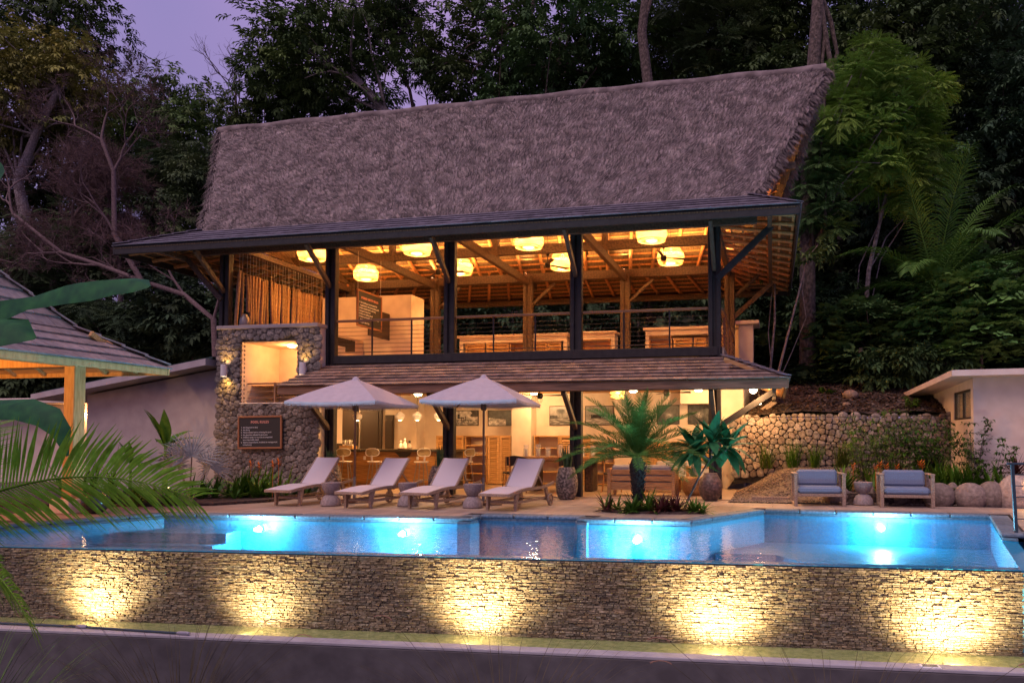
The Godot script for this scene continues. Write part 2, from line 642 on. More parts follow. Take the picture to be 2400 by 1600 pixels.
	leafy("palm_leaf", lin(0.05, 0.12, 0.02), lin(0.12, 0.24, 0.045), 0.5, 0.6, false)
	leafy("plumeria", lin(0.018, 0.095, 0.035), lin(0.045, 0.18, 0.06), 0.4, 0.5, false)
	leafy("silver_leaf", lin(0.22, 0.22, 0.20), lin(0.42, 0.42, 0.38), 0.25, 0.6, false)
	leafy("snake_leaf", lin(0.02, 0.045, 0.02), lin(0.07, 0.11, 0.05), 0.15, 0.45, false)
	leafy("garden_leaf", lin(0.06, 0.13, 0.02), lin(0.14, 0.24, 0.05), 0.45, 0.45, true)
	leafy("flower", lin(0.45, 0.10, 0.015), lin(0.62, 0.18, 0.03), 0.3, 0.6, false)
	leafy("red_leaf", lin(0.07, 0.02, 0.018), lin(0.18, 0.055, 0.045), 0.35, 0.45, false)
	leafy("dry_grass", lin(0.05, 0.04, 0.022), lin(0.13, 0.10, 0.055), 0.3, 0.7, false)
	leafy("plume", lin(0.30, 0.16, 0.11), lin(0.46, 0.27, 0.19), 0.4, 0.9, false)
	plain("black", lin(0.02, 0.018, 0.017), 0.6)
	plain("chalk", lin(0.75, 0.72, 0.70), 0.9)
	plain("chalk_pink", lin(0.72, 0.30, 0.22), 0.9)
	plain("board_frame", lin(0.30, 0.115, 0.045), 0.6)
	plain("white_paint", lin(0.78, 0.76, 0.74), 0.6)
	plain("white_metal", lin(0.62, 0.58, 0.56), 0.4)
	plain("grey_metal", lin(0.25, 0.23, 0.22), 0.4, 0.6)
	plain("dark_metal", lin(0.025, 0.022, 0.022), 0.4, 0.4)
	plain("rail_wood", lin(0.22, 0.12, 0.065), 0.6)
	plain("leather", lin(0.018, 0.013, 0.012), 0.5)
	plain("dark_panel", lin(0.05, 0.032, 0.022), 0.6)
	plain("hose", lin(0.03, 0.055, 0.075), 0.4)
	plain("hose_joint", lin(0.30, 0.28, 0.33), 0.5)
	plain("paper", lin(0.7, 0.66, 0.6), 0.9)
	plain("wire", lin(0.5, 0.45, 0.4), 0.5)
	var gl := plain("glass", Color(0.95, 0.97, 0.98, 0.12), 0.05)
	gl.transparency = BaseMaterial3D.TRANSPARENCY_ALPHA
	var gg := plain("green_glass", Color(0.12, 0.42, 0.36, 0.45), 0.1)
	gg.transparency = BaseMaterial3D.TRANSPARENCY_ALPHA
	var wa := plain("water", Color(0.02, 0.30, 0.45, 0.04), 0.03)
	wa.transparency = BaseMaterial3D.TRANSPARENCY_ALPHA
	wa.metallic_specular = 0.5
	wa.uv1_triplanar = true
	wa.uv1_world_triplanar = true
	wa.uv1_scale = Vector3(0.55, 0.55, 0.55)
	wa.heightmap_enabled = true
	wa.heightmap_texture = noise_tex(21, 0.02, Color.BLACK, Color.WHITE, 3, 512)
	wa.heightmap_scale = 0.25
	wa.heightmap_flip_texture = false
	glow("bulb_warm", Color(1.0, 0.82, 0.55), 14.0)
	glow("bulb_white", Color(1.0, 0.90, 0.74), 16.0)
	glow("pool_light_face", Color(0.85, 0.95, 1.0), 22.0)
	glow("wall_light_face", Color(1.0, 0.85, 0.6), 8.0)


# ---------------------------------------------------------------- ground, terrace, pool
func smooth(a: float, b: float, x: float) -> float:
	return smoothstep(a, b, x)


func hill_y(x: float, z: float) -> float:
	var right := smooth(-3.0, -0.5, x)
	# behind the house the slope starts at the upper floor; beside it a gravel yard, a retaining wall and a bank
	var yb := 3.0 + maxf(0.0, -26.0 - z) * lerpf(0.42, 0.80, smooth(-14.0, 6.0, x))
	var yr := 1.93 + maxf(0.0, -20.9 - z) * 0.29 + maxf(0.0, -26.0 - z) * 0.5
	var yl := -0.1 + maxf(0.0, -23.0 - z) * 0.30 + maxf(0.0, -30.0 - z) * 0.12
	var y := lerpf(yb, yr, right)
	y = lerpf(yl, y, smooth(-17.0, -13.5, x))
	var cap := lerpf(15.0, 34.0, smooth(-16.0, 8.0, x))
	y = cap * (1.0 - exp(-maxf(y, 0.0) / cap)) if y > 6.0 else minf(y, cap)
	return y


const POOL := [Vector2(-12.75, -8.33), Vector2(2.70, -9.30), Vector2(3.23, -11.98), Vector2(3.81, -14.83), Vector2(-0.16, -15.09), Vector2(-1.33, -12.78), Vector2(-3.28, -12.72), Vector2(-3.26, -13.02), Vector2(-5.15, -13.0), Vector2(-5.10, -12.41), Vector2(-10.9, -12.03), Vector2(-12.45, -8.9)]


func ground_and_terrace() -> void:
	var g := MB.new()
	g.ab(-260, -1.9, -300, 260, -1.75, 60)
	struct("lower_lawn", g, M.lawn)
	# terrain
	var t := MB.new()
	var rows := []
	var nz := FastNoiseLite.new()
	nz.seed = 3
	nz.frequency = 0.12
	var zs := []
	var zz := -20.62
	while zz > -110.0:
		zs.append(zz)
		zz -= 0.55 if zz > -30.0 else 2.5
	for z in zs:
		var row := []
		for i in 101:
			var x := -90.0 + i * 1.6 if false else lerpf(-95.0, 75.0, i / 100.0)
			var y := hill_y(x, z) + nz.get_noise_2d(x, z) * (0.25 if z < -21.2 else 0.02)
			if x > -15.2 and x < -0.7 and z > -24.6:
				y = -0.4
			row.append(Vector3(x, y, z))
		rows.append(row)
	t.grid(rows)
	struct("hillside", t, M.forest_floor)
	# bare leaf-strewn bank above the retaining wall
	var b := MB.new()
	rows = []
	for j in 15:
		var row := []
		for i in 41:
			var x := -0.62 + i * 0.28
			var z := -20.9 - j * 0.36
			row.append(Vector3(x, hill_y(x, z) + 0.13 + nz.get_noise_2d(x * 4.0, z * 4.0) * 0.12, z))
		rows.append(row)
	b.grid(rows)
	struct("soil_bank", b, M.soil)
	# gravel yard between the house and the annex
	var gy := MB.new()
	rows = []
	for j in 17:
		var row := []
		for i in 33:
			var x := -0.95 + i * 0.16
			var z := -16.62 - j * 0.245
			var y := 0.012 + 0.62 * smooth(-16.6, -20.5, z) * smooth(-1.0, 0.5, x) + nz.get_noise_2d(x * 6.0, z * 6.0) * 0.03 + 0.10 * exp(-(pow(x - 0.5, 2) + pow(z + 18.4, 2)) / 0.5)
			row.append(Vector3(x, y, z))
		rows.append(row)
	gy.grid(rows)
	struct("gravel_yard", gy, M.gravel)
	var pebble := MB.new()
	pebble.blob(Vector3.ZERO, Vector3(0.02, 0.013, 0.016), nz, 0.3, Vector3(2, 1, 0), 5, 3)
	var pw := []
	var pc := []
	for i in 5200:
		var x := rr(-0.9, 4.1)
		var z := rr(-20.4, -16.6)
		var y := 0.018 + 0.62 * smooth(-16.6, -20.5, z) * smooth(-1.0, 0.5, x) + 0.10 * exp(-(pow(x - 0.5, 2) + pow(z + 18.4, 2)) / 0.5)
		pw.append(Transform3D(Basis.from_euler(rv(3.0)).scaled(Vector3.ONE * rr(0.7, 1.7)), Vector3(x, y, z)))
		var k := rr(0.55, 1.25)
		k *= 0.75
		pc.append(Color(k, k * 0.95, k * 0.88))
	M["gravel_bit"] = M.gabion_stone.duplicate()
	M["gravel_bit"].vertex_color_use_as_albedo = true
	var pm := many("gravel", pebble.mesh(), M.gravel_bit, pw, pc, self)
	tag(pm, "loose brown gravel covering the yard below the gabion wall", "gravel")
	var lw := []
	var lc := []
	var litter := MB.new()
	litter.leaf([Vector3(-0.06, 0, 0), Vector3(0, 0.015, 0), Vector3(0.06, 0, 0)], [0.005, 0.03, 0.003], Vector3.BACK)
	for i in 6000:
		var x := rr(-0.6, 7.0)
		var z := rr(-26.0, -20.9)
		lw.append(Transform3D(Basis.from_euler(Vector3(rr(-0.6, 0.6), rr(0, 6), rr(-0.6, 0.6))).scaled(Vector3.ONE * rr(0.6, 1.4)), Vector3(x, hill_y(x, z) + 0.15 + nz.get_noise_2d(x * 4.0, z * 4.0) * 0.12, z)))
		lc.append([Color(0.10, 0.055, 0.035), Color(0.17, 0.10, 0.07), Color(0.05, 0.03, 0.02), Color(0.26, 0.19, 0.15)][rng.randi() % 4])
	var lm := many("fallen_leaves", litter.mesh(), M.leaf, lw, lc, self)
	tag(lm, "dry brown fallen leaves littering the bank above the gabion wall", "leaves")
	# terrace slab with a bite for the pool, its surface of long wood-look tiles
	var outline := PackedVector2Array([Vector2(-24, -8.0), Vector2(-13.0, -8.2), Vector2(-12.75, -8.9), Vector2(-11.2, -12.33), Vector2(-10.9, -12.33), Vector2(-5.38, -12.70), Vector2(-5.43, -13.3), Vector2(-2.98, -13.32), Vector2(-3.0, -13.02), Vector2(-1.50, -13.06), Vector2(-0.34, -15.4), Vector2(4.2, -15.12), Vector2(3.52, -11.98), Vector2(7.5, -12.1), Vector2(7.5, -18.0), Vector2(4.3, -18.0), Vector2(4.3, -16.55), Vector2(-0.9, -16.6), Vector2(-0.9, -24.0), Vector2(-24, -24.0)])
	var s := MB.new()
	s.slab(outline, -0.012, 0.35)
	var terrace := struct("terrace", s, M.joint)
	var small := PackedVector2Array([Vector2(-11.9, -10.5), Vector2(-11.2, -12.35), Vector2(-10.9, -12.35), Vector2(-5.40, -12.72), Vector2(-5.45, -13.32), Vector2(-2.96, -13.34), Vector2(-2.98, -13.04), Vector2(-1.48, -13.08), Vector2(-0.32, -15.42), Vector2(4.22, -15.14), Vector2(3.56, -12.0), Vector2(7.4, -12.1), Vector2(7.4, -16.5), Vector2(-0.9, -16.58), Vector2(-0.9, -17.2), Vector2(-10.6, -17.2), Vector2(-10.6, -14.6), Vector2(-11.2, -13.6), Vector2(-13.6, -12.8), Vector2(-13.6, -10.5)])
	var n_tiles := 0
	var rest := MB.new()
	var zrow := -12.02
	var k := 0
	var low := -17.2
	var row_z := -10.5
	while row_z > low:
		var xx := -13.6 - (k % 3) * 0.4
		while xx < 7.4:
			var piece := PackedVector2Array([Vector2(xx + 0.004, row_z - 0.004), Vector2(xx + 1.196, row_z - 0.004), Vector2(xx + 1.196, row_z - 0.256), Vector2(xx + 0.004, row_z - 0.256)])
			for q in Geometry2D.intersect_polygons(piece, small):
				var c0 := Vector2.ZERO
				for p in q:
					c0 += p
				c0 /= q.size()
				if q.size() < 3 or Geometry2D.triangulate_polygon(q).is_empty():
					continue
				if n_tiles < 300 and row_z > -17.0:
					var m := MB.new()
					m.T = Transform3D(Basis(), Vector3(-c0.x, 0, -c0.y))
					m.slab(q, 0.0, 0.011)
					part("tile", m, tone("deck", [0.86, 0.95, 1.0, 1.08][rng.randi() % 4], [0.0, 0.03, -0.02][rng.randi() % 3]), terrace, Vector3(c0.x, 0, c0.y))
					n_tiles += 1
				else:
					rest.slab(q, 0.0, 0.011)
			xx += 1.2
		row_z -= 0.26
		k += 1
	if rest.ix.size() > 0:
		part("tile", rest, M.deck, terrace).set_meta("kind", "stuff")
	# floor of the open ground storey, one step of tiles continuing indoors
	var fl := MB.new()
	fl.ab(-13.9, -0.005, -22.0, -0.9, 0.02, -17.2)
	struct("floor", fl, M.floor_tile)
	# planting beds
	var bed := MB.new()
	bed.slab(PackedVector2Array([Vector2(-19.5, -12.6), Vector2(-13.6, -12.75), Vector2(-11.2, -13.65), Vector2(-10.75, -14.7), Vector2(-10.75, -17.0), Vector2(-19.5, -17.2)]), 0.05, 0.08)
	struct("planting_bed", bed, M.soil)
	var bed2 := MB.new()
	bed2.slab(PackedVector2Array([Vector2(1.2, -16.75), Vector2(7.5, -16.9), Vector2(7.5, -18.2), Vector2(3.9, -20.3), Vector2(2.2, -20.3), Vector2(1.3, -18.5)]), 0.22, 0.3)
	struct("planting_bed", bed2, M.soil)


func pool() -> void:
	var t := thing("swimming_pool", "large turquoise lit swimming pool with dark blue coping and steps", "pool")
	var p := PackedVector2Array(POOL)
	var f := MB.new()
	f.slab(p, -1.45, 0.1)
	part("pool_floor", f, M.pool_tile, t)
	for i in range(1, p.size() - 1): # walls rise to just under the coping; the front is the infinity wall
		var a := p[i]
		var b := p[i + 1]
		var e := (b - a).normalized()
		var o := Vector2(e.y, -e.x)
		if Geometry2D.is_point_in_polygon((a + b) * 0.5 + o * 0.02, p):
			o = -o
		var w := MB.new()
		var q := PackedVector2Array([a, b, b + o * 0.2 + e * 0.1, a + o * 0.2 - e * 0.1])
		w.slab(q, -0.115 if i == 1 else -0.10, 1.4)
		part("pool_wall", w, M.pool_tile, t)
		if i == 1: # low separating wall to the second basin, washed by the water
			continue
		# dark tile band above the water and rounded coping stones on top of it
		var band := MB.new()
		band.slab(PackedVector2Array([a + o * 0.012, b + o * 0.012, b + o * 0.2 + e * 0.08, a + o * 0.2 - e * 0.08]), -0.06, 0.036)
		part("tile_band", band, M.coping, t)
		var ln := (b - a).length()
		var cnt := maxi(1, roundi(ln / 0.62))
		for k in cnt:
			var c0 := a.lerp(b, (k + 0.004) / cnt)
			var c1 := a.lerp(b, (k + 0.996) / cnt)
			var m := MB.new()
			var mid := (c0 + c1) * 0.5 + o * 0.135
			m.cbox(Vector3.ZERO, Vector3((c1 - c0).length() - 0.006, 0.062, 0.31), 0.024)
			part("coping_stone", m, tone("coping", [0.85, 1.0, 1.15][rng.randi() % 3]), t, Vector3(mid.x, -0.026, mid.y), Basis(Vector3.UP, -e.angle()))
	# steps in the far corner and the shallow shelf with its lip
	for k in 5:
		var st := MB.new()
		st.slab(PackedVector2Array([Vector2(-11.6, -10.15 - k * 0.30), Vector2(-9.3 - 0.06 * k, -10.35 - k * 0.30), Vector2(-9.35, -12.08), Vector2(-10.86, -12.0), Vector2(-11.7, -10.15)]) if k == 0 else PackedVector2Array([Vector2(-11.75 + 0.13 * k, -10.15 - k * 0.30), Vector2(-9.3 + 0.02 * k, -10.35 - k * 0.30), Vector2(-9.33, -12.08), Vector2(-10.86, -12.0)]), -0.95 + k * 0.17, 0.16)
		part("step", st, M.pool_tile, t)
	var sh := MB.new()
	sh.slab(PackedVector2Array([Vector2(-0.98, -13.40), Vector2(0.05, -13.45), Vector2(0.45, -12.75), Vector2(3.38, -12.62), Vector2(3.78, -14.80), Vector2(-0.15, -15.06)]), -0.62, 0.8)
	part("shelf", sh, M.pool_tile, t)
	# water, flush with the top of the infinity wall
	var w2 := MB.new()
	var wp := p.duplicate()
	for i in range(2, 11):
		wp[i] = p[i]
	w2.slab(wp, -0.097, 0.0)
	struct("pool_water", w2, M.water)
	# second basin beyond the separating wall
	var t2 := thing("second_pool", "narrow blue pool beyond the thin dividing wall beside the railing", "pool")
	var b2 := MB.new()
	var p2 := PackedVector2Array([Vector2(2.92, -9.33), Vector2(7.5, -9.6), Vector2(7.5, -12.08), Vector2(3.48, -11.96)])
	b2.slab(p2, -1.2, 0.1)
	part("pool_floor", b2, M.pool_tile, t2)
	var b3 := MB.new()
	b3.ab(3.5, -1.2, -12.3, 7.5, -0.13, -12.1)
	part("pool_wall", b3, M.pool_tile, t2)
	for k in 6:
		var m := MB.new()
		m.cbox(Vector3.ZERO, Vector3(0.62, 0.10, 0.3), 0.03)
		part("coping_stone", m, M.coping, t2, Vector3(3.84 + k * 0.64, -0.055, -12.2 - k * 0.004))
	var w3 := MB.new()
	w3.slab(p2, -0.13, 0.0)
	struct("pool_water", w3, M.water)
	# underwater lamps
	var spots := [
		[Vector3(-8.93, -0.235, -12.04), "round underwater lamp in the far wall beside the pool steps", 0],
		[Vector3(-6.25, -0.27, -12.21), "round underwater lamp in the far wall below the second lounger", 0],
		[Vector3(-2.23, -0.33, -12.63), "round underwater lamp in the wall below the planted palm bed", 0],
		[Vector3(1.95, -0.27, -14.80), "round underwater lamp in the wall in front of the armchairs", 0],
		[Vector3(1.42, -0.66, -12.56), "round underwater lamp on the front of the shallow shelf", 1]]
	for s in spots:
		var lt := thing("pool_light", s[1], "lamp", s[0], "underwater pool lights")
		var ring := MB.new()
		ring.T = Transform3D(Basis(Vector3.RIGHT, PI / 2), Vector3.ZERO)
		ring.lathe([Vector2(0.06, -0.05), Vector2(0.065, 0.0), Vector2(0.055, 0.02), Vector2(0.04, 0.02)], 16)
		part("lamp_ring", ring, M.white_metal, lt)
		var face := MB.new()
		face.T = Transform3D(Basis(Vector3.RIGHT, PI / 2), Vector3(0, 0, 0.0))
		face.lathe([Vector2(0.001, -0.02), Vector2(0.034, -0.02), Vector2(0.036, 0.09), Vector2(0.026, 0.13), Vector2(0.001, 0.14)], 14)
		part("lamp_face", face, M.pool_light_face, lt)
		omni(lt, Vector3(0, 0, 0.10), 7.0, Color(0.55, 0.88, 1.0), 0.05)


func infinity_wall() -> void:
	# the wet ledger-stone wall under the pool edge
	var t := thing("infinity_wall", "long wet ledger stone wall below the pool edge lit by floor lamps", "wall")
	var A := Vector2(-13.2, -8.31)
	var B := Vector2(2.80, -9.315)
	var e := (B - A).normalized()
	var o := Vector2(-e.y, e.x)
	if o.y < 0:
		o = -o
	var L := (B - A).length()
	var bs := Basis(Vector3(e.x, 0, e.y), Vector3.UP, Vector3(o.x, 0, o.y))
	var core := MB.new()
	core.T = Transform3D(bs, Vector3(A.x, 0, A.y))
	core.ab(0, -1.35, -0.22, L + 6.0, -0.112, 0.0)
	part("wall_core", core, M.mortar, t)
	var et := MB.new()
	et.T = core.T
	et.ab(0, -0.111, -0.21, L + 0.0, -0.104, 0.004)
	part("edge_tile", et, M.pool_tile, t)
	var rest := MB.new()
	rest.tinted = true
	rest.T = core.T
	var y := -1.12
	var cand := []
	while y < -0.125:
		var h := minf(rr(0.011, 0.026), -0.112 - y)
		var x := rr(-0.1, 0.0)
		while x < L + 5.0:
			var w := rr(0.035, 0.12) * (0.6 + h * 18.0)
			cand.append([x, y, w, h, rr(0.008, 0.034), rr(0.5, 1.25), rr(-0.1, 0.12), rr(-0.03, 0.03)])
			x += w + 0.003
		y += h + 0.0025
	var order := []
	for i in cand.size():
		order.append([-cand[i][2] * cand[i][3] if cand[i][0] > 2.5 and cand[i][0] < L - 0.3 and cand[i][1] > -1.0 else 0.0, i])
	order.sort()
	var own := {}
	for i in 300:
		own[order[i][1]] = true
	var unit := MB.new()
	unit.cbox(Vector3(0, 0, 0), Vector3(1, 1, 1), 0.08)
	var um := unit.mesh()
	var nn := 0
	for i in cand.size():
		var q: Array = cand[i]
		if own.has(i):
			part("stone", um, tone("ledger", snappedf(q[5], 0.15), snappedf(q[6], 0.1)), t, core.T * Vector3(q[0] + q[2] * 0.5, q[1] + q[3] * 0.5, q[4] * 0.5 - 0.006), bs * Basis.from_scale(Vector3(q[2], q[3], q[4] + 0.012)))
		else:
			var k: float = q[5]
			rest.col = Color(k * (1.0 + q[6]), k, k * (1.0 - q[6] * 1.2))
			var x0: float = q[0]
			var x1: float = q[0] + q[2]
			var y0: float = q[1]
			var y1: float = q[1] + q[3]
			var d: float = q[4]
			var tl: float = q[7]
			var f := [Vector3(x0 + 0.003, y0 + 0.002, d), Vector3(x1 - 0.003, y0 + 0.002, d + tl * 0.3), Vector3(x1 - 0.003, y1 - 0.002, d + tl * 0.3), Vector3(x0 + 0.003, y1 - 0.002, d)]
			var r := [Vector3(x0, y0, -0.004), Vector3(x1, y0, -0.004), Vector3(x1, y1, -0.004), Vector3(x0, y1, -0.004)]
			rest.quad(f[0], f[1], f[2], f[3])
			for j in 4:
				var j2 := (j + 1) % 4
				rest.quad(r[j], r[j2], f[j2], f[j])
	part("stone", rest, M.ledger, t).set_meta("kind", "stuff")
	# catch basin in front of the wall
	var bt := thing("catch_basin", "shallow green catch basin with grey concrete kerb below the stone wall", "basin")
	var fl := MB.new()
	fl.T = core.T
	fl.ab(-6, -1.35, 0.0, L + 6.0, -1.047, 0.50)
	fl.ab(-6, -1.35, 0.50, L + 6.0, -1.085, 0.64)
	part("basin_floor", fl, M.basin_floor, bt)
	# kerb line: slightly skewed to the wall
	var K0 := Vector2(-14.0, -7.72)
	var K1 := Vector2(6.0, -8.83)
	var ke := (K1 - K0).normalized()
	var kb := Basis(Vector3(ke.x, 0, ke.y), Vector3.UP, Vector3(-ke.y, 0, ke.x) if ke.x > 0 else Vector3.BACK)
	if kb.z.z < 0:
		kb.z = -kb.z
	var KT := Transform3D(kb, Vector3(K0.x, 0, K0.y))
	var kerb := MB.new()
	kerb.T = KT
	kerb.cbox(Vector3(10, -1.40, 0.09), Vector3(20.2, 0.74, 0.18), 0.012)
	part("kerb", kerb, M.concrete, bt)
	var cap := MB.new()
	cap.T = KT
	cap.cbox(Vector3(10, -1.012, 0.085), Vector3(20.2, 0.036, 0.19), 0.006)
	part("kerb_top", cap, M.concrete_top, bt)
	var w := MB.new()
	w.T = core.T
	w.quad(Vector3(-6, -1.03, 0.62), Vector3(L + 6, -1.03, 0.75), Vector3(L + 6, -1.03, 0.002), Vector3(-6, -1.03, 0.002))
	struct("basin_water", w, M.water)
	# pool-cleaning pole lying on the kerb
	var ph := thing("pool_pole", "dark blue telescopic pool cleaning pole lying on the basin kerb", "pole")
	var pp := MB.new()
	pp.T = KT
	pp.tube([Vector3(1.8, -0.972, 0.0), Vector3(5.55, -0.972, 0.03)], 0.0165, 10)
	part("tube", pp, M.hose, ph)
	for q in [[5.5, 0.03, 0.075], [5.60, 0.03, 0.05], [5.70, 0.03, 0.04]]:
		pass
	var j1 := MB.new()
	j1.T = KT
	j1.tube([Vector3(5.52, -0.972, 0.03), Vector3(5.56, -0.97, 0.03), Vector3(5.62, -0.97, 0.03), Vector3(5.66, -0.972, 0.03)], [0.02, 0.025, 0.025, 0.02], 10)
	part("joint", j1, M.hose_joint, ph)
	var p2 := MB.new()
	p2.T = KT
	p2.tube([Vector3(5.66, -0.975, 0.03), Vector3(7.0, -0.975, 0.12)], 0.0145, 10)
	part("tube", p2, M.hose, ph)
	var j2 := MB.new()
	j2.T = KT
	j2.tube([Vector3(6.98, -0.975, 0.118), Vector3(7.02, -0.972, 0.122), Vector3(7.12, -0.972, 0.128), Vector3(7.15, -0.975, 0.13)], [0.017, 0.023, 0.023, 0.018], 10)
	part("end_cap", j2, M.hose_joint, ph)
	# skimmer lid set into the kerb
	var lid := thing("drain_cover", "square white drain cover set into the kerb top", "drain cover", KT * Vector3(15.6, -0.992, 0.085))
	var lm := MB.new()
	lm.cbox(Vector3.ZERO, Vector3(0.20, 0.012, 0.13), 0.004, kb)
	part("plate", lm, M.white_paint, lid)
	for i in 4:
		var sl := MB.new()
		sl.box(Vector3(0, 0.0075, 0), Vector3(0.15, 0.003, 0.008), kb)
		part("slot", sl, M.dark_metal, lid, kb * Vector3(0, 0, -0.036 + i * 0.024))
	# lamps standing in the basin, washing the wall
	var labs := ["small basin lamp washing the wall below the pool steps", "small basin lamp washing the wall behind the tall grass with plumes", "small basin lamp washing the middle of the stone wall", "small basin lamp washing the wall below the curved palm reflection", "small basin lamp washing the wall end by the drain cover"]
	var xs := [-8.72, -6.36, -3.50, -0.62, 1.90]
	for i in 5:
		var x: float = xs[i]
		var wx := (x - A.x) / e.x
		var kx := (x - K0.x) / ke.x
		var pos := KT * Vector3(kx, -1.052, -0.075)
		var lt := thing("basin_lamp", labs[i], "lamp", pos, "wall washing lamps in the basin")
		var aim := (core.T * Vector3(wx, -0.58 if i != 1 else -0.68, 0.02)) - pos
		var bd := MB.new()
		bd.tube([Vector3.ZERO - aim.normalized() * 0.05, Vector3.ZERO], 0.032, 10)
		part("body", bd, M.dark_metal, lt)
		var fc := MB.new()
		fc.tube([aim.normalized() * 0.002, aim.normalized() * 0.006], 0.027, 10)
		part("lamp_face", fc, M.wall_light_face, lt)
		spot(lt, aim.normalized() * 0.012, aim, [13.0, 8.0, 11.0, 12.0, 14.0][i], Color(1.0, 0.89, 0.68), 64.0, 0.03, 1.0)


# ---------------------------------------------------------------- the house
var house: Node3D


func main_house() -> void:
	house = thing("restaurant_house", "two storey open restaurant under a tall thatched roof behind the pool", "building")
	# steel front columns, each a pair of posts with a recessed web, and wooden back columns
	for x in COLX:
		var c := MB.new()
		for s in [-1.0, 1.0]:
			c.cbox(Vector3(s * 0.088, 3.2, -0.09), Vector3(0.105, 6.4, 0.18), 0.012)
		c.ab(-0.04, 0.0, -0.15, 0.04, 6.38, -0.06)
		part("column", c, M.steel, house, Vector3(x, 0, FZ))
	for i in COLX.size():
		var c := MB.new()
		for s in [-1.0, 1.0]:
			c.cbox(Vector3(s * 0.085, 0, 0), Vector3(0.13, 3.2, 0.22), 0.012)
		c.ab(-0.03, -1.58, -0.08, 0.03, 1.58, 0.08)
		part("back_column", c, M.dark_wood, house, Vector3(COLX[i] + 0.02, 5.02, -23.42))
	# upper floor slab with its dark edge beam
	var s := MB.new()
	s.ab(-10.98, 3.0, -24.4, -1.05, 3.44, -17.36)
	s.ab(-13.95, 3.0, -24.4, -10.98, 3.44, -18.66)
	part("floor_slab", s, M.floor_tile, house)
	var eb := MB.new()
	eb.cbox(Vector3(-5.98, 3.345, FZ - 0.02), Vector3(9.6, 0.21, 0.11), 0.012)
	part("edge_beam", eb, M.steel, house)
	var sb := MB.new()
	sb.cbox(Vector3(-1.14, 3.345, -20.8), Vector3(0.1, 0.21, 6.9), 0.012)
	part("edge_beam", sb, M.steel, house)
	# balustrades between the columns: wooden top rail, posts, rods
	for i in range(1, 4):
		var x0: float = COLX[i] + 0.15
		var x1: float = COLX[i + 1] - 0.15
		var z := FZ - 0.10
		var r := MB.new()
		r.cbox(Vector3((x0 + x1) * 0.5, 4.335, z), Vector3(x1 - x0, 0.055, 0.09), 0.01)
		part("handrail", r, M.rail_wood, house)
		for k in [0.335, 0.70]:
			var p := MB.new()
			p.cbox(Vector3(lerpf(x0, x1, k), 3.88, z), Vector3(0.035, 0.86, 0.035), 0.004)
			part("rail_post", p, M.dark_metal, house)
		for k in 7:
			var w := MB.new()
			var y := 3.54 + k * 0.105
			w.tube([Vector3(x0, y, z), Vector3(x1, y, z)], 0.012 if k == 0 else 0.006, 5, false)
			part("rail_rod", w, M.dark_metal, house)
	for k in 7:
		var w := MB.new()
		w.tube([Vector3(-1.12, 3.54 + k * 0.105, FZ - 0.3), Vector3(-1.12, 3.54 + k * 0.105, -23.3)], 0.01, 5, false)
		part("rail_rod", w, M.rail_wood, house)
	for z in [-18.6, -20.2, -21.8]:
		var p := MB.new()
		p.cbox(Vector3(-1.12, 3.88, z), Vector3(0.05, 0.9, 0.05), 0.004)
		part("rail_post", p, M.rail_wood, house)
	var hr := MB.new()
	hr.cbox(Vector3(-1.12, 4.335, -20.4), Vector3(0.09, 0.055, 5.8), 0.01)
	part("handrail", hr, M.rail_wood, house)


func thatch_pt(s: float, u: float, back := false, sink := 0.0) -> Vector3:
	var y := 6.80 + 4.30 * s - 0.30 * sin(PI * s) * (1.0 - s) + 0.11 * u * s
	var z := -17.25 - 3.35 * s if not back else -23.95 + 3.35 * s
	var xl := lerpf(-14.65, -16.90, pow(s, 0.92)) + 0.10 * sin(PI * s)
	var xr := lerpf(-0.50, 1.46, s)
	var n := Vector3(0, 0.62, 0.785 if not back else -0.785)
	return Vector3(lerpf(xl, xr, u), y, z) - n * sink


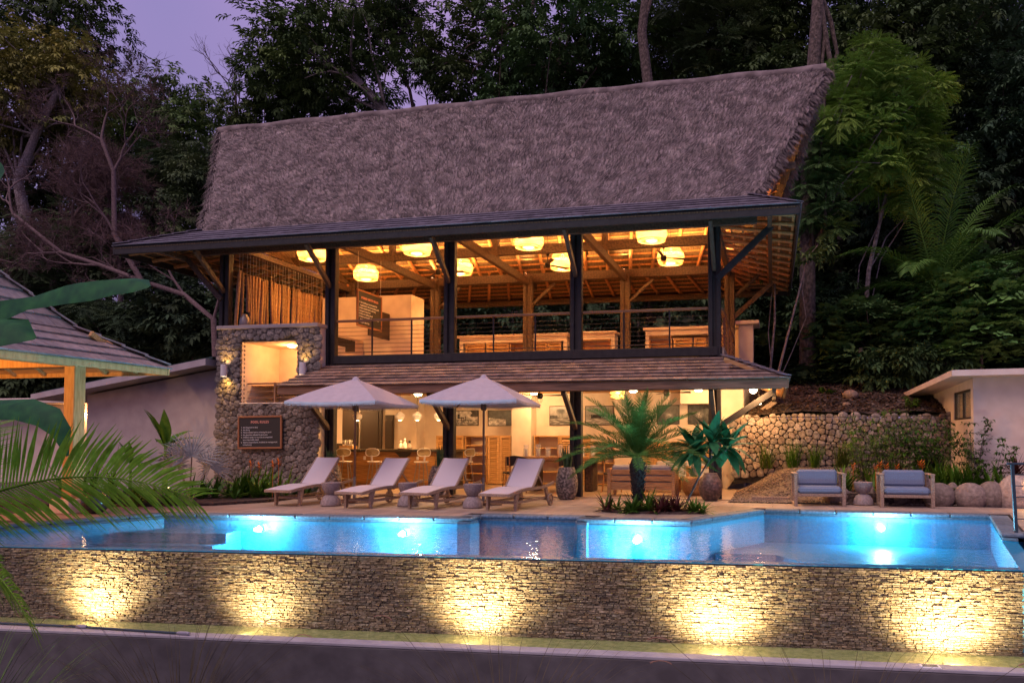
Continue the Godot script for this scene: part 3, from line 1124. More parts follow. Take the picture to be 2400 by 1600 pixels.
func thatch_roof() -> void:
	var shell := MB.new()
	shell.tinted = true
	for b in [false, true]:
		for inner in [0.0, 0.20]:
			var g := []
			for j in 25:
				var row := []
				for i in 61:
					row.append(thatch_pt(j / 24.0, i / 60.0, b, inner + (0.05 if inner == 0.0 else 0.0)))
				g.append(row)
			if b != (inner > 0.0):
				g.reverse()
			if inner == 0.0:
				shell.grid(g)
			else:
				var un := MB.new()
				un.grid(g)
				part("thatch_underside", un, M.thatch_under, house)
		for u in [0.0, 1.0]: # closed verge
			for j in 24:
				shell.quad_out(thatch_pt(j / 24.0, u, b, 0.05), thatch_pt((j + 1) / 24.0, u, b, 0.05), thatch_pt((j + 1) / 24.0, u, b, 0.20), thatch_pt(j / 24.0, u, b, 0.20), thatch_pt(j / 24.0, 0.5, b, 0.1))
	var gb := MB.new() # boarded gable at the bamboo end
	for j in 24:
		var f0 := j / 24.0
		var f1 := (j + 1) / 24.0
		var o := Vector3(0.5, 0, 0)
		gb.hexa([thatch_pt(f0, 0.0, false, 0.25) + o, thatch_pt(f0, 0.0, true, 0.25) + o, thatch_pt(f0, 0.0, true, 0.25) + o * 1.1, thatch_pt(f0, 0.0, false, 0.25) + o * 1.1, thatch_pt(f1, 0.0, false, 0.25) + o, thatch_pt(f1, 0.0, true, 0.25) + o, thatch_pt(f1, 0.0, true, 0.25) + o * 1.1, thatch_pt(f1, 0.0, false, 0.25) + o * 1.1])
	part("gable_board", gb, M.thatch_under, house)
	var pts := []
	for i in 41:
		pts.append(thatch_pt(1.0, i / 40.0) + Vector3(0, -0.13 + 0.02 * sin(i * 1.3), 0))
	shell.tube(pts, 0.17, 10)
	part("thatch_bed", shell, M.thatch, house)
	# palm-leaf strands, laid down the slope like hair
	var tuft := MB.new()
	var r2 := RandomNumberGenerator.new()
	r2.seed = 77
	for k in 4:
		var x := (k - 1.5) * 0.035 + r2.randf_range(-0.01, 0.01)
		var bend := r2.randf_range(-0.05, 0.05)
		var l := r2.randf_range(0.20, 0.30)
		var w := r2.randf_range(0.010, 0.017)
		tuft.leaf([Vector3(x, 0.0, 0), Vector3(x + bend * 0.5, 0.035, l * 0.5), Vector3(x + bend * 1.3, 0.022 + 0.02 * (k % 2), l)], [w * 0.7, w, w * 0.25], Vector3.RIGHT, 0.4)
	var tm := tuft.mesh()
	var where := []
	var tints := []
	var nz := FastNoiseLite.new()
	nz.seed = 9
	nz.frequency = 0.9
	for b in [false, true]:
		var cnt := 46000 if not b else 5000
		for i in cnt:
			var s := rng.randf()
			var u := rng.randf()
			var p := thatch_pt(s, u, b, 0.03)
			var ds := (thatch_pt(maxf(s - 0.02, 0.0), u, b, 0.03) - thatch_pt(minf(s + 0.02, 1.0), u, b, 0.03)).normalized()
			var nn := Vector3(0, 0.62, 0.785 if not b else -0.785)
			var side := nn.cross(ds).normalized()
			var sway := -0.30 + 0.42 * smooth(0.2, 0.75, u) + 0.45 * nz.get_noise_2d(u * 26.0, s * 7.0) + rr(-0.22, 0.22)
			var d := (ds + side * -sway).normalized()
			var up := (nn + ds * 0.22 + rv(0.12)).normalized()
			var x := up.cross(d).normalized()
			where.append(Transform3D(Basis(x, d.cross(x), d).scaled_local(Vector3.ONE * rr(0.8, 1.35)), p))
			var k := rr(0.35, 1.45)
			tints.append(Color(k * rr(0.96, 1.05), k, k * rr(0.94, 1.04)))
	for i in 3400: # ragged ends along verges, eave and ridge
		var m := i % 4
		var b := rng.randf() < 0.35
		var s := rng.randf()
		var u := 1.0
		if m == 1:
			u = 0.0
		elif m == 2:
			u = rng.randf()
			s = 0.01
			b = false
		elif m == 3:
			u = rng.randf()
			s = 1.0
		var p := thatch_pt(s, u, b, rr(0.0, 0.18))
		var d := (Vector3(0, -1, 0.4 if not b else -0.4) + rv(0.35) + Vector3((0.5 if u == 1.0 else -0.5) if m < 2 else 0.0, 0, 0)).normalized()
		var x := Vector3.UP.cross(d).normalized()
		if m < 2:
			x = Vector3.RIGHT.lerp(x, 0.4).normalized()
		where.append(Transform3D(Basis(x, d.cross(x).normalized(), d).scaled_local(Vector3.ONE * rr(0.7, 1.15)), p))
		var k := rr(0.5, 1.2)
		tints.append(Color(k, k, k))
	many("thatch", tm, M.thatch, where, tints, house)


const SK := {"xl": -16.25, "xr": 0.60, "zf": -16.08, "zb": -25.3, "ye": 6.22, "txl": -14.75, "txr": -0.42, "tzf": -17.30, "tzb": -23.95, "yt": 6.84}


func slate_skirt() -> void:
	# the grey tile skirt round the foot of the thatch
	var E := [Vector3(SK.xl, SK.ye, SK.zf), Vector3(SK.xr, SK.ye, SK.zf), Vector3(SK.xr, SK.ye, SK.zb), Vector3(SK.xl, SK.ye, SK.zb)]
	var T := [Vector3(SK.txl, SK.yt, SK.tzf), Vector3(SK.txr, SK.yt, SK.tzf), Vector3(SK.txr, SK.yt, SK.tzb), Vector3(SK.txl, SK.yt, SK.tzb)]
	var own := 0
	var rest := MB.new()
	for k in 4:
		var e0: Vector3 = E[k]
		var e1: Vector3 = E[(k + 1) % 4]
		var t0: Vector3 = T[k]
		var t1: Vector3 = T[(k + 1) % 4]
		var board := MB.new()
		var dn := Vector3(0, -0.035, 0)
		board.hexa([e0 + dn * 2.0, e1 + dn * 2.0, t1 + dn * 2.0, t0 + dn * 2.0, e0 + dn, e1 + dn, t1 + dn, t0 + dn])
		part("skirt_board", board, M.thatch_under, house)
		var fa := MB.new()
		var along := (e1 - e0).normalized()
		var inw := ((t0 + t1) * 0.5 - (e0 + e1) * 0.5)
		inw.y = 0
		inw = inw.normalized()
		fa.bar(e0 + Vector3(0, -0.11, 0) + inw * 0.03 - along * 0.0, e1 + Vector3(0, -0.11, 0) + inw * 0.03, 0.05, 0.20, Vector3.UP, 0.008)
		part("fascia", fa, M.steel, house)
		# tiles, five courses
		var up := (t0 + t1 - e0 - e1).normalized()
		var nn := along.cross(up)
		if nn.y < 0:
			nn = -nn
		var courses := 5
		for r in courses:
			var f0 := float(r) / courses
			var f1 := float(r + 1) / courses
			var a := e0.lerp(t0, f0)
			var bb := e1.lerp(t1, f0)
			var a2 := e0.lerp(t0, f1)
			var b2 := e1.lerp(t1, f1)
			var ln := (bb - a).length()
			var n := roundi(ln / 0.42)
			for i in n:
				var u0 := (i + (0.5 if r % 2 == 1 else 0.0) - 0.0) / n
				var u1 := (i + 1.0 + (0.5 if r % 2 == 1 else 0.0)) / n
				u1 = minf(u1, 1.0)
				if r % 2 == 1 and i == 0:
					u0 = 0.0
				if u1 - u0 < 0.002:
					continue
				var g := 0.004 / ln
				var q := [a.lerp(bb, u0 + g), a.lerp(bb, u1 - g), a2.lerp(b2, u1 - g), a2.lerp(b2, u0 + g)]
				var lift := rr(0.0, 0.006)
				var m := MB.new() if k == 0 and own < 300 else rest
				var c: Vector3 = (q[0] + q[1] + q[2] + q[3]) * 0.25
				var sh := c if m != rest else Vector3.ZERO
				var lo: Vector3 = -up * 0.03
				m.hexa([q[0] - sh + lo + nn * (0.012 + lift), q[1] - sh + lo + nn * (0.012 + lift), q[2] - sh - nn * 0.012, q[3] - sh - nn * 0.012, q[0] - sh + lo + nn * (0.036 + lift), q[1] - sh + lo + nn * (0.036 + lift), q[2] - sh + nn * 0.008, q[3] - sh + nn * 0.008])
				if m != rest:
					own += 1
					part("slate", m, tone("slate", [0.8, 0.95, 1.05, 1.25][rng.randi() % 4]), house, c)
	part("slate", rest, M.slate, house).set_meta("kind", "stuff")
	# hip capping
	for k in 4:
		for i in 6:
			var a: Vector3 = E[k].lerp(T[k], i / 6.0)
			var b: Vector3 = E[k].lerp(T[k], (i + 1.15) / 6.0)
			var m := MB.new()
			m.bar(a + Vector3(0, 0.055 - 0.0, 0), b + Vector3(0, 0.035, 0), 0.20, 0.02)
			part("hip_tile", m, tone("slate", 1.05), house)


func lower_roof() -> void:
	# the brown tiled canopy over the terrace edge, hipped at its free end
	var ye := 2.615
	var yt := 3.21
	var E := [Vector3(-11.52, ye, -16.08), Vector3(0.34, ye, -16.08), Vector3(0.34, ye, -21.6)]
	var T := [Vector3(-11.20, yt, -17.30), Vector3(-1.05, yt, -17.30), Vector3(-1.05, yt, -21.6)]
	var own := 0
	var rest := MB.new()
	for k in 2:
		var e0: Vector3 = E[k]
		var e1: Vector3 = E[k + 1]
		var t0: Vector3 = T[k]
		var t1: Vector3 = T[k + 1]
		var along := (e1 - e0).normalized()
		var up := (t0 + t1 - e0 - e1).normalized()
		up = (up - along * up.dot(along)).normalized()
		var nn := up.cross(along)
		if nn.y < 0:
			nn = -nn
		var dn := -nn
		var sof := MB.new()
		sof.hexa([e0 + dn * 0.05, e1 + dn * 0.05, t1 + dn * 0.05, t0 + dn * 0.05, e0 + dn * 0.02, e1 + dn * 0.02, t1 + dn * 0.02, t0 + dn * 0.02])
		part("soffit", sof, M.soffit_wood, house)
		var inw := ((t0 + t1) * 0.5 - (e0 + e1) * 0.5)
		inw.y = 0
		inw -= along * inw.dot(along)
		inw = inw.normalized()
		var fa := MB.new()
		fa.bar(e0 + Vector3(0, -0.105, 0) + inw * 0.035 + (along * 0.06 if k == 1 else Vector3.ZERO), e1 + Vector3(0, -0.105, 0) + inw * 0.035, 0.05, 0.185, Vector3.UP, 0.008)
		part("fascia", fa, M.fascia_wood if k == 0 else M.dark_wood, house)
		var courses := 7
		for r in courses:
			var f0 := float(r) / courses
			var f1 := float(r + 1) / courses
			var a := e0.lerp(t0, f0)
			var bb := e1.lerp(t1, f0)
			var a2 := e0.lerp(t0, f1)
			var b2 := e1.lerp(t1, f1)
			var x0 := (a - e0).dot(along)
			var x1 := (bb - e0).dot(along)
			var y0 := (a2 - e0).dot(along)
			var y1 := (b2 - e0).dot(along)
			var w := 0.315
			var ofs = [0.0, 0.17, 0.07, 0.23][r % 4]
			var i := -3
			while i * w + ofs < x1:
				var s0 = i * w + ofs
				var s1 = s0 + w
				i += 1
				var lo0 := maxf(s0, x0)
				var lo1 := minf(s1, x1)
				if lo1 - lo0 < 0.05:
					continue
				var hi0 := clampf(lo0, y0, y1)
				var hi1 := clampf(lo1, y0, y1)
				if hi1 - hi0 < 0.01:
					hi1 = hi0 + 0.01
				var base0 := e0 + (t0 - e0 - along * (t0 - e0).dot(along)) * f0
				var base1 := e0 + (t0 - e0 - along * (t0 - e0).dot(along)) * f1
				var q := [base0 + along * (lo0 + 0.004), base0 + along * (lo1 - 0.004), base1 + along * (hi1 - 0.004), base1 + along * (hi0 + 0.004)]
				var lift := rr(0.0, 0.008)
				var mine := k == 0 and own < 300
				var m := MB.new() if mine else rest
				var c: Vector3 = (q[0] + q[1] + q[2] + q[3]) * 0.25
				var sh := c if mine else Vector3.ZERO
				var lo := -up * 0.03
				m.hexa([q[0] - sh + lo + nn * (0.014 + lift), q[1] - sh + lo + nn * (0.014 + lift * 0.6), q[2] - sh - nn * 0.012, q[3] - sh - nn * 0.012, q[0] - sh + lo + nn * (0.040 + lift), q[1] - sh + lo + nn * (0.040 + lift * 0.6), q[2] - sh + nn * 0.008, q[3] - sh + nn * 0.008])
				if mine:
					own += 1
					part("roof_tile", m, tone("brown_tile", [0.72, 0.9, 1.0, 1.12, 1.25][rng.randi() % 5], [0.0, 0.04, -0.03][rng.randi() % 3]), house, c)
	part("roof_tile", rest, M.brown_tile, house).set_meta("kind", "stuff")
	for i in 8:
		var a: Vector3 = E[1].lerp(T[1], i / 8.0)
		var b: Vector3 = E[1].lerp(T[1], (i + 1.12) / 8.0)
		var m := MB.new()
		m.bar(a + Vector3(0, 0.065, 0), b + Vector3(0, 0.045, 0), 0.17, 0.022)
		part("hip_tile", m, tone("slate", 1.15), house)
	# struts from the columns to the canopy and to the upper eave, rafters below the canopy
	for x in COLX:
		if x > -13.0:
			var b := MB.new()
			b.bar(Vector3(x, 1.62, FZ - 0.02), Vector3(x, 2.42, -16.22), 0.10, 0.12, Vector3.UP, 0.01)
			part("strut", b, M.dark_wood, house)
			var pl := MB.new()
			pl.bar(Vector3(x, 2.50, -16.15), Vector3(x, 2.98, -17.2), 0.09, 0.1)
			part("rafter", pl, M.dark_wood, house)
		var u := MB.new()
		u.bar(Vector3(x, 5.20, FZ - 0.02), Vector3(x, 6.05, -16.25), 0.09, 0.12, Vector3.UP, 0.01)
		part("strut", u, M.dark_wood, house)
	for q in [[Vector3(-1.2, 1.62, FZ), Vector3(0.05, 2.42, FZ), "steel"], [Vector3(-1.0, 1.62, -21.3), Vector3(0.10, 2.40, -21.3), "teak"], [Vector3(-1.2, 4.98, FZ), Vector3(0.02, 6.12, FZ), "steel"], [Vector3(-1.2, 5.0, -23.4), Vector3(0.05, 6.08, -23.4), "dark_wood"], [Vector3(-14.05, 5.0, FZ), Vector3(-15.1, 6.12, FZ), "dark_wood"], [Vector3(-14.05, 5.0, -23.4), Vector3(-15.1, 6.12, -23.4), "dark_wood"]]:
		var b := MB.new()
		b.bar(q[0], q[1], 0.10, 0.14, Vector3.UP, 0.01)
		part("strut", b, M[q[2]], house)
	for i in 14: # rafter tails under the hipped side
		var z := -16.5 - i * 0.38
		var b := MB.new()
		b.bar(Vector3(0.27, 2.55, z), Vector3(-1.0, 3.08, z), 0.05, 0.08)
		part("rafter", b, M.soffit_wood, house)
	var pur := MB.new()
	pur.bar(Vector3(0.05, 2.44, -16.3), Vector3(0.05, 2.44, -21.5), 0.09, 0.12)
	part("purlin", pur, M.dark_wood, house)
	var pur2 := MB.new()
	pur2.bar(Vector3(-11.4, 2.46, -16.25), Vector3(0.2, 2.46, -16.25), 0.09, 0.10)
	part("purlin", pur2, M.fascia_wood, house)


func roof_timber() -> void:
	# tie beams, king posts, long beams
	for x in COLX:
		var t := MB.new()
		t.bar(Vector3(x, 6.43, -16.9), Vector3(x, 6.43, -24.2), 0.13, 0.22, Vector3.UP, 0.01)
		part("tie_beam", t, M.dark_wood, house)
		var k := MB.new()
		k.bar(Vector3(x, 6.5, -20.5), Vector3(x, 10.6, -20.5), 0.16, 0.16, Vector3.BACK, 0.01)
		part("king_post", k, M.dark_wood, house)
		for q in [[Vector3(x, 5.55, -23.42), Vector3(x + 0.9, 6.35, -23.42)]]:
			var b := MB.new()
			b.bar(q[0], q[1], 0.08, 0.1, Vector3.UP, 0.01)
			part("strut", b, M.dark_wood, house)
	for q in [[6.72, -20.5, 0.26], [6.56, -23.42, 0.26], [6.30, -17.25, 0.25], [6.02, -24.9, 0.16], [10.45, -20.6, 0.2], [7.95, -18.75, 0.18], [7.95, -22.45, 0.18]]:
		var b := MB.new()
		var ex := 0.3 if q[0] < 7.0 else 1.2
		b.bar(Vector3(-14.4 - ex * 1.2, q[0], q[1]), Vector3(-0.6 + ex, q[0], q[1]), 0.13, q[2], Vector3.UP, 0.01)
		part("long_beam", b, M.dark_wood, house)
	for x in [-0.02, -15.15]:
		var b := MB.new()
		b.bar(Vector3(x, 6.13, -16.3), Vector3(x, 6.13, -25.0), 0.10, 0.12, Vector3.UP, 0.01)
		part("purlin", b, M.dark_wood, house)
	# round rafters down both slopes, battens across them
	for b in [false, true]:
		for i in 20:
			var u := (i + 0.5) / 20.0
			var pts := []
			var rads := []
			for j in 7:
				pts.append(thatch_pt(j / 6.0 * 0.95, u, b, 0.30) + rv(0.02))
				rads.append(rr(0.05, 0.062))
			var m := MB.new()
			m.tube(pts, rads, 7)
			part("rafter", m, tone("rafter_wood", [0.85, 1.0, 1.15][i % 3]), house)
		for j in 24:
			var s := (j + 0.5) / 25.5
			var m := MB.new()
			m.bar(thatch_pt(s, 0.012, b, 0.225), thatch_pt(s, 0.988, b, 0.225), 0.05, 0.035, Vector3(0, 0.62, 0.785 if not b else -0.785))
			part("batten", m, tone("rafter_wood", [0.95, 1.1, 1.25][j % 3]), house)
	# skirt rafters and battens: front, back and both ends
	var sides := [
		[Vector3(SK.txl, SK.yt, SK.tzf), Vector3(SK.txr, SK.yt, SK.tzf), Vector3(SK.xl, SK.ye, SK.zf), Vector3(SK.xr, SK.ye, SK.zf), 22],
		[Vector3(SK.txl, SK.yt, SK.tzb), Vector3(SK.txr, SK.yt, SK.tzb), Vector3(SK.xl, SK.ye, SK.zb), Vector3(SK.xr, SK.ye, SK.zb), 22],
		[Vector3(-1.40, 6.66, -17.0), Vector3(-1.40, 6.66, SK.tzb), Vector3(SK.xr, 6.24, SK.zf), Vector3(SK.xr, 6.24, SK.zb), 12],
		[Vector3(-13.9, 6.66, -17.0), Vector3(-13.9, 6.66, SK.tzb), Vector3(SK.xl, 6.24, SK.zf), Vector3(SK.xl, 6.24, SK.zb), 12]]
	var dn := Vector3(0, -0.14, 0)
	for q in sides:
		for i in q[4]:
			var u: float = (i + 0.5) / q[4]
			var m := MB.new()
			var a: Vector3 = q[0].lerp(q[1], u)
			var b: Vector3 = q[2].lerp(q[3], u)
			m.tube([a + (a - b) * (0.25 if q[4] > 12 else 0.0) + dn, b.lerp(a, 0.04) + dn], [0.048, 0.055], 7)
			part("rafter", m, tone("rafter_wood", [0.85, 1.0, 1.15][i % 3]), house)
		for j in 7:
			var f := (j + 0.4) / 7.0
			var m := MB.new()
			var a: Vector3 = q[2].lerp(q[0], f) + dn * 0.6
			var b: Vector3 = q[3].lerp(q[1], f) + dn * 0.6
			m.bar(a, b, 0.055, 0.03)
			part("batten", m, tone("rafter_wood", [0.95, 1.1, 1.25][j % 3]), house)


# stones of mixed size thrown into a rectangle until it is full: (x, y, radius)
func pack(area: Rect2, r0: float, r1: float, tries: int, seed_: int) -> Array:
	var r := RandomNumberGenerator.new()
	r.seed = seed_
	var cell := r1 * 2.0
	var grid := {}
	var out := []
	for i in tries:
		var f := 1.0 - float(i) / tries
		var rad := lerpf(r0, r1, clampf(f * f * 1.1 + r.randf_range(-0.2, 0.2), 0.0, 1.0))
		var p := Vector3(area.position.x + r.randf() * area.size.x, area.position.y + r.randf() * area.size.y, rad)
		var cx := int(floor(p.x / cell))
		var cy := int(floor(p.y / cell))
		var ok := true
		for dx in [-1, 0, 1]:
			for dy in [-1, 0, 1]:
				for q in grid.get(Vector2i(cx + dx, cy + dy), []):
					if Vector2(q.x - p.x, q.y - p.y).length() < (q.z + rad) * 0.95:
						ok = false
						break
				if not ok:
					break
			if not ok:
				break
		if ok:
			var key := Vector2i(cx, cy)
			if not grid.has(key):
				grid[key] = []
			grid[key].append(p)
			out.append(p)
	return out


# cells between the points of pack(): each a polygon round its point, joint of the given width
func cells(points: Array, area: Rect2, reach: float, joint: float) -> Array:
	var grid := {}
	for q in points:
		var key := Vector2i(int(floor(q.x / reach)), int(floor(q.y / reach)))
		if not grid.has(key):
			grid[key] = []
		grid[key].append(q)
	var out := []
	for q in points:
		var c := Vector2(q.x, q.y)
		var w: float = q.z * 1.9
		var poly := PackedVector2Array()
		for k in 12:
			poly.append(c + Vector2(cos(TAU * k / 12), sin(TAU * k / 12)) * w)
		var key := Vector2i(int(floor(q.x / reach)), int(floor(q.y / reach)))
		for dx in [-1, 0, 1]:
			for dy in [-1, 0, 1]:
				for o in grid.get(key + Vector2i(dx, dy), []):
					if o == q:
						continue
					var d := Vector2(o.x, o.y) - c
					var l := d.length()
					if l > (q.z + o.z) * 2.2:
						continue
					var n := d / l
					var lim: float = l * q.z / (q.z + o.z) - joint * 0.5
					var np := PackedVector2Array()
					for i in poly.size():
						var a := poly[i]
						var b := poly[(i + 1) % poly.size()]
						var da := (a - c).dot(n) - lim
						var db := (b - c).dot(n) - lim
						if da <= 0.0:
							np.append(a)
						if (da < 0.0) != (db < 0.0) and absf(da - db) > 1e-9:
							np.append(a.lerp(b, da / (da - db)))
					poly = np
		if poly.size() >= 3:
			out.append([q, poly])
	return out


# one bulging stone over a polygon, its corners rounded off
func cell_stone(m: MB, poly: PackedVector2Array, c: Vector2, depth: float, at: Vector3, rough: float) -> void:
	var p := PackedVector2Array()
	for i in poly.size(): # corner cutting
		var a := poly[i]
		var b := poly[(i + 1) % poly.size()]
		if a.distance_to(b) < 0.006:
			p.append((a + b) * 0.5)
			continue
		p.append(a.lerp(b, 0.24))
		p.append(a.lerp(b, 0.76))
	if p.size() < 3:
		return
	if Geometry2D.is_polygon_clockwise(p):
		p.reverse()
	var n := p.size()
	var first := m.v.size()
	var tilt := Vector2(rr(-1, 1), rr(-1, 1)) * rough
	var rings := [[1.0, -0.35, 0.1], [1.0, 0.25, 0.45], [0.86, 0.72, 0.8], [0.52, 0.98, 1.0]]
	for r in rings:
		for i in n:
			var d := p[i] - c
			var q: Vector2 = c + d * r[0]
			var zz: float = depth * r[1] * (1.0 + (tilt.dot(d.normalized()) if r[0] < 0.95 else 0.0)) + (rr(-0.12, 0.12) * depth * rough * 4.0 if r[0] < 0.9 else 0.0)
			var nn := Vector3(d.normalized().x * (1.0 - r[2]), d.normalized().y * (1.0 - r[2]), r[2] + 0.02)
			nn += Vector3(-tilt.x, -tilt.y, 0) * r[2] * 0.8
			m._p(at + Vector3(q.x, q.y, zz), nn)
	var top := m._p(at + Vector3(c.x, c.y, depth), Vector3(-tilt.x * 0.8, -tilt.y * 0.8, 1))
	for r in rings.size() - 1:
		for i in n:
			var a := first + r * n + i
			var b := first + r * n + (i + 1) % n
			m.ix.append_array(PackedInt32Array([a, b + n, b, a, a + n, b + n]))
	for i in n:
		m.ix.append_array(PackedInt32Array([first + 3 * n + i, top, first + 3 * n + (i + 1) % n]))


func stone_tower() -> void:
	var t := thing("stone_tower", "river stone clad stair tower with lit niche and two wall sconces", "tower")
	var x0 := -13.76
	var x1 := -11.04
	var zf := -16.93
	var nx0 := -13.20
	var nx1 := -11.56
	var ny0 := 2.25
	var ny1 := 3.84
	var m := MB.new()
	m.ab(x0, 0, -19.6, nx0, 4.14, zf)
	m.ab(nx1, 0, zf - 0.38, x1, 4.14, zf)
	m.ab(nx0, 0, zf - 0.30, nx1, ny0, zf - 0.0005)
	m.ab(nx0, ny1, -19.6, nx1, 4.14, zf - 0.0005)
	part("tower_core", m, M.mortar, t)
	var w := MB.new() # smooth plastered return and the stairwell behind the opening
	w.ab(x1, 0.0, FZ + 0.0, x1 + 0.03, 4.14, zf - 0.03)
	w.ab(nx0 - 0.001, ny0, -18.6, nx1 + 0.3, ny1, -18.5)
	part("plaster_wall", w, M.plaster, t)
	var w2 := MB.new()
	w2.ab(nx0, ny0 - 1.0, -18.5, nx0 + 0.02, ny1, zf - 0.06)
	w2.ab(nx1 + 0.27, ny0 - 1.0, -18.5, nx1 + 0.3, ny1, zf - 0.39)
	part("plaster_wall", w2, M.plaster, t)
	var w3 := MB.new()
	w3.ab(nx0 + 0.02, ny1 - 0.02, -18.5, nx1 + 0.27, ny1 - 0.0, zf - 0.06)
	part("plaster_ceiling", w3, M.plaster, t)
	var fl := MB.new()
	fl.ab(nx0 + 0.02, ny0 - 0.4, -18.5, nx1 + 0.27, ny0 - 0.36, zf - 0.31)
	part("landing", fl, M.plaster, t)
	var sill := MB.new()
	sill.cbox(Vector3((nx0 + nx1) * 0.5, ny0 + 0.012, zf - 0.13), Vector3(nx1 - nx0 - 0.02, 0.03, 0.32), 0.008)
	part("sill", sill, M.plaster, t)
	var cap := MB.new()
	cap.cbox(Vector3((x0 + x1) * 0.5 - 0.0, 4.19, -17.2), Vector3(x1 - x0 + 0.16, 0.10, 0.72), 0.015)
	part("cap", cap, tone("plaster_grey", 0.85), t)
	# railing in the opening
	for q in [[2.78, 0.022], [2.58, 0.009], [2.42, 0.009]]:
		var r := MB.new()
		r.tube([Vector3(nx0 + 0.03, q[0], zf - 0.28), Vector3(nx1 + 0.02, q[0], zf - 0.28)], q[1], 6)
		part("rail_rod", r, M.rail_wood, t)
	var rp := MB.new()
	rp.cbox(Vector3(-12.38, 2.53, zf - 0.28), Vector3(0.045, 0.56, 0.045), 0.004)
	part("rail_post", rp, M.rail_wood, t)
	# river stones set close together, the largest as pieces of their own
	var spots := []
	for q in cells(pack(Rect2(x0 - 0.02, 0.05, x1 - x0 + 0.05, 4.07), 0.036, 0.078, 26000, 77), Rect2(), 0.34, 0.004):
		var c: Vector3 = q[0]
		if c.x > nx0 + 0.01 and c.x < nx1 - 0.01 and c.y > ny0 + 0.0 and c.y < ny1 - 0.0:
			continue
		var poly := PackedVector2Array()
		for v in q[1]: # keep clear of the opening
			var w9: Vector2 = v
			if w9.x > nx0 and w9.x < nx1 and w9.y > ny0 and w9.y < ny1:
				if c.x < nx0 + 0.02: w9.x = minf(w9.x, nx0 + 0.03)
				elif c.x > nx1 - 0.02: w9.x = maxf(w9.x, nx1 - 0.03)
				elif c.y < ny0 + 0.02: w9.y = minf(w9.y, ny0 + 0.02)
				else: w9.y = maxf(w9.y, ny1 - 0.02)
			poly.append(w9)
		spots.append([-c.z, spots.size(), c, poly])
	spots.sort()
	var rest := MB.new()
	rest.tinted = true
	M["river_stone_rest"] = M.river_stone.duplicate()
	M["river_stone_rest"].vertex_color_use_as_albedo = true
	for o in spots.size():
		var c: Vector3 = spots[o][2]
		var dep := rr(0.045, 0.085)
		if o < 300:
			var m1 := MB.new()
			cell_stone(m1, spots[o][3], Vector2(c.x, c.y), dep, Vector3(-c.x, -c.y, 0), 0.10)
			part("stone", m1, tone("river_stone", snappedf(rr(0.55, 1.5), 0.2)), t, Vector3(c.x, c.y, zf))
		else:
			var g := rr(0.5, 1.5)
			rest.col = Color(g, g * 0.98, g * 0.95)
			cell_stone(rest, spots[o][3], Vector2(c.x, c.y), dep, Vector3(0, 0, zf), 0.10)
	part("stone", rest, M.river_stone_rest, t).set_meta("kind", "stuff")
	var nz := FastNoiseLite.new()
	nz.seed = 31
	for jamb in [nx0, nx1]: # stones turning into the opening
		var yy := ny0 + 0.05
		while yy < ny1:
			for zz in [zf - 0.04, zf - 0.15]:
				var b := MB.new()
				b.blob(Vector3.ZERO, Vector3(0.04, rr(0.05, 0.07), rr(0.06, 0.08)), nz, 0.5, Vector3(yy * 9, zz * 20, 0), 7, 4)
				part("stone", b, tone("river_stone", snappedf(rr(0.55, 1.4), 0.2)), t, Vector3(jamb, yy, zz))
			yy += 0.11


func label_text(s: String, size: float, mat_: Material, parent: Node, at: Vector3, basis := Basis(), bold := false, called := "lettering", align := HORIZONTAL_ALIGNMENT_LEFT) -> void:
	var tm := TextMesh.new()
	var f := SystemFont.new()
	f.font_names = PackedStringArray(["Droid Sans"])
	f.font_weight = 700 if bold else 400
	f.font_italic = not bold
	tm.font = f
	tm.text = s
	tm.font_size = 24
	tm.pixel_size = size / 24.0
	tm.depth = 0.003
	tm.curve_step = 4.0
	tm.horizontal_alignment = align
	var o := MeshInstance3D.new()
	o.name = called
	o.mesh = tm
	o.material_override = mat_
	o.transform = Transform3D(basis, at)
	parent.add_child(o, true)


func blackboard(called: String, label: String, w: float, h: float, at: Vector3, turn: Basis, title: String, lines: Array, ts: float, ls: float, top: float) -> Node3D:
	var t := thing(called, label, "sign", at)
	t.basis = turn
	var b := MB.new()
	b.cbox(Vector3.ZERO, Vector3(w - 0.04, h - 0.04, 0.02), 0.004)
	part("board", b, M.black, t)
	for q in [[0, h * 0.5 - 0.02, w, 0.045], [0, -h * 0.5 + 0.02, w, 0.045]]:
		var f := MB.new()
		f.cbox(Vector3(q[0], q[1], 0.005), Vector3(q[2], q[3], 0.045), 0.006)
		part("frame", f, M.board_frame, t)
	for s in [-1.0, 1.0]:
		var f := MB.new()
		f.cbox(Vector3(s * (w * 0.5 - 0.02), 0, 0.005), Vector3(0.045, h - 0.09, 0.045), 0.006)
		part("frame", f, M.board_frame, t)
	label_text(title, ts, M.chalk_pink, t, Vector3(0, h * 0.5 - top, 0.013), Basis(), true, "lettering", HORIZONTAL_ALIGNMENT_CENTER)
	for i in lines.size():
		label_text(lines[i], ls, M.chalk, t, Vector3(-w * 0.5 + 0.09, h * 0.5 - top - ts * 1.5 - i * (h - top - ts * 1.7) / (lines.size() + 0.4), 0.013))
	return t


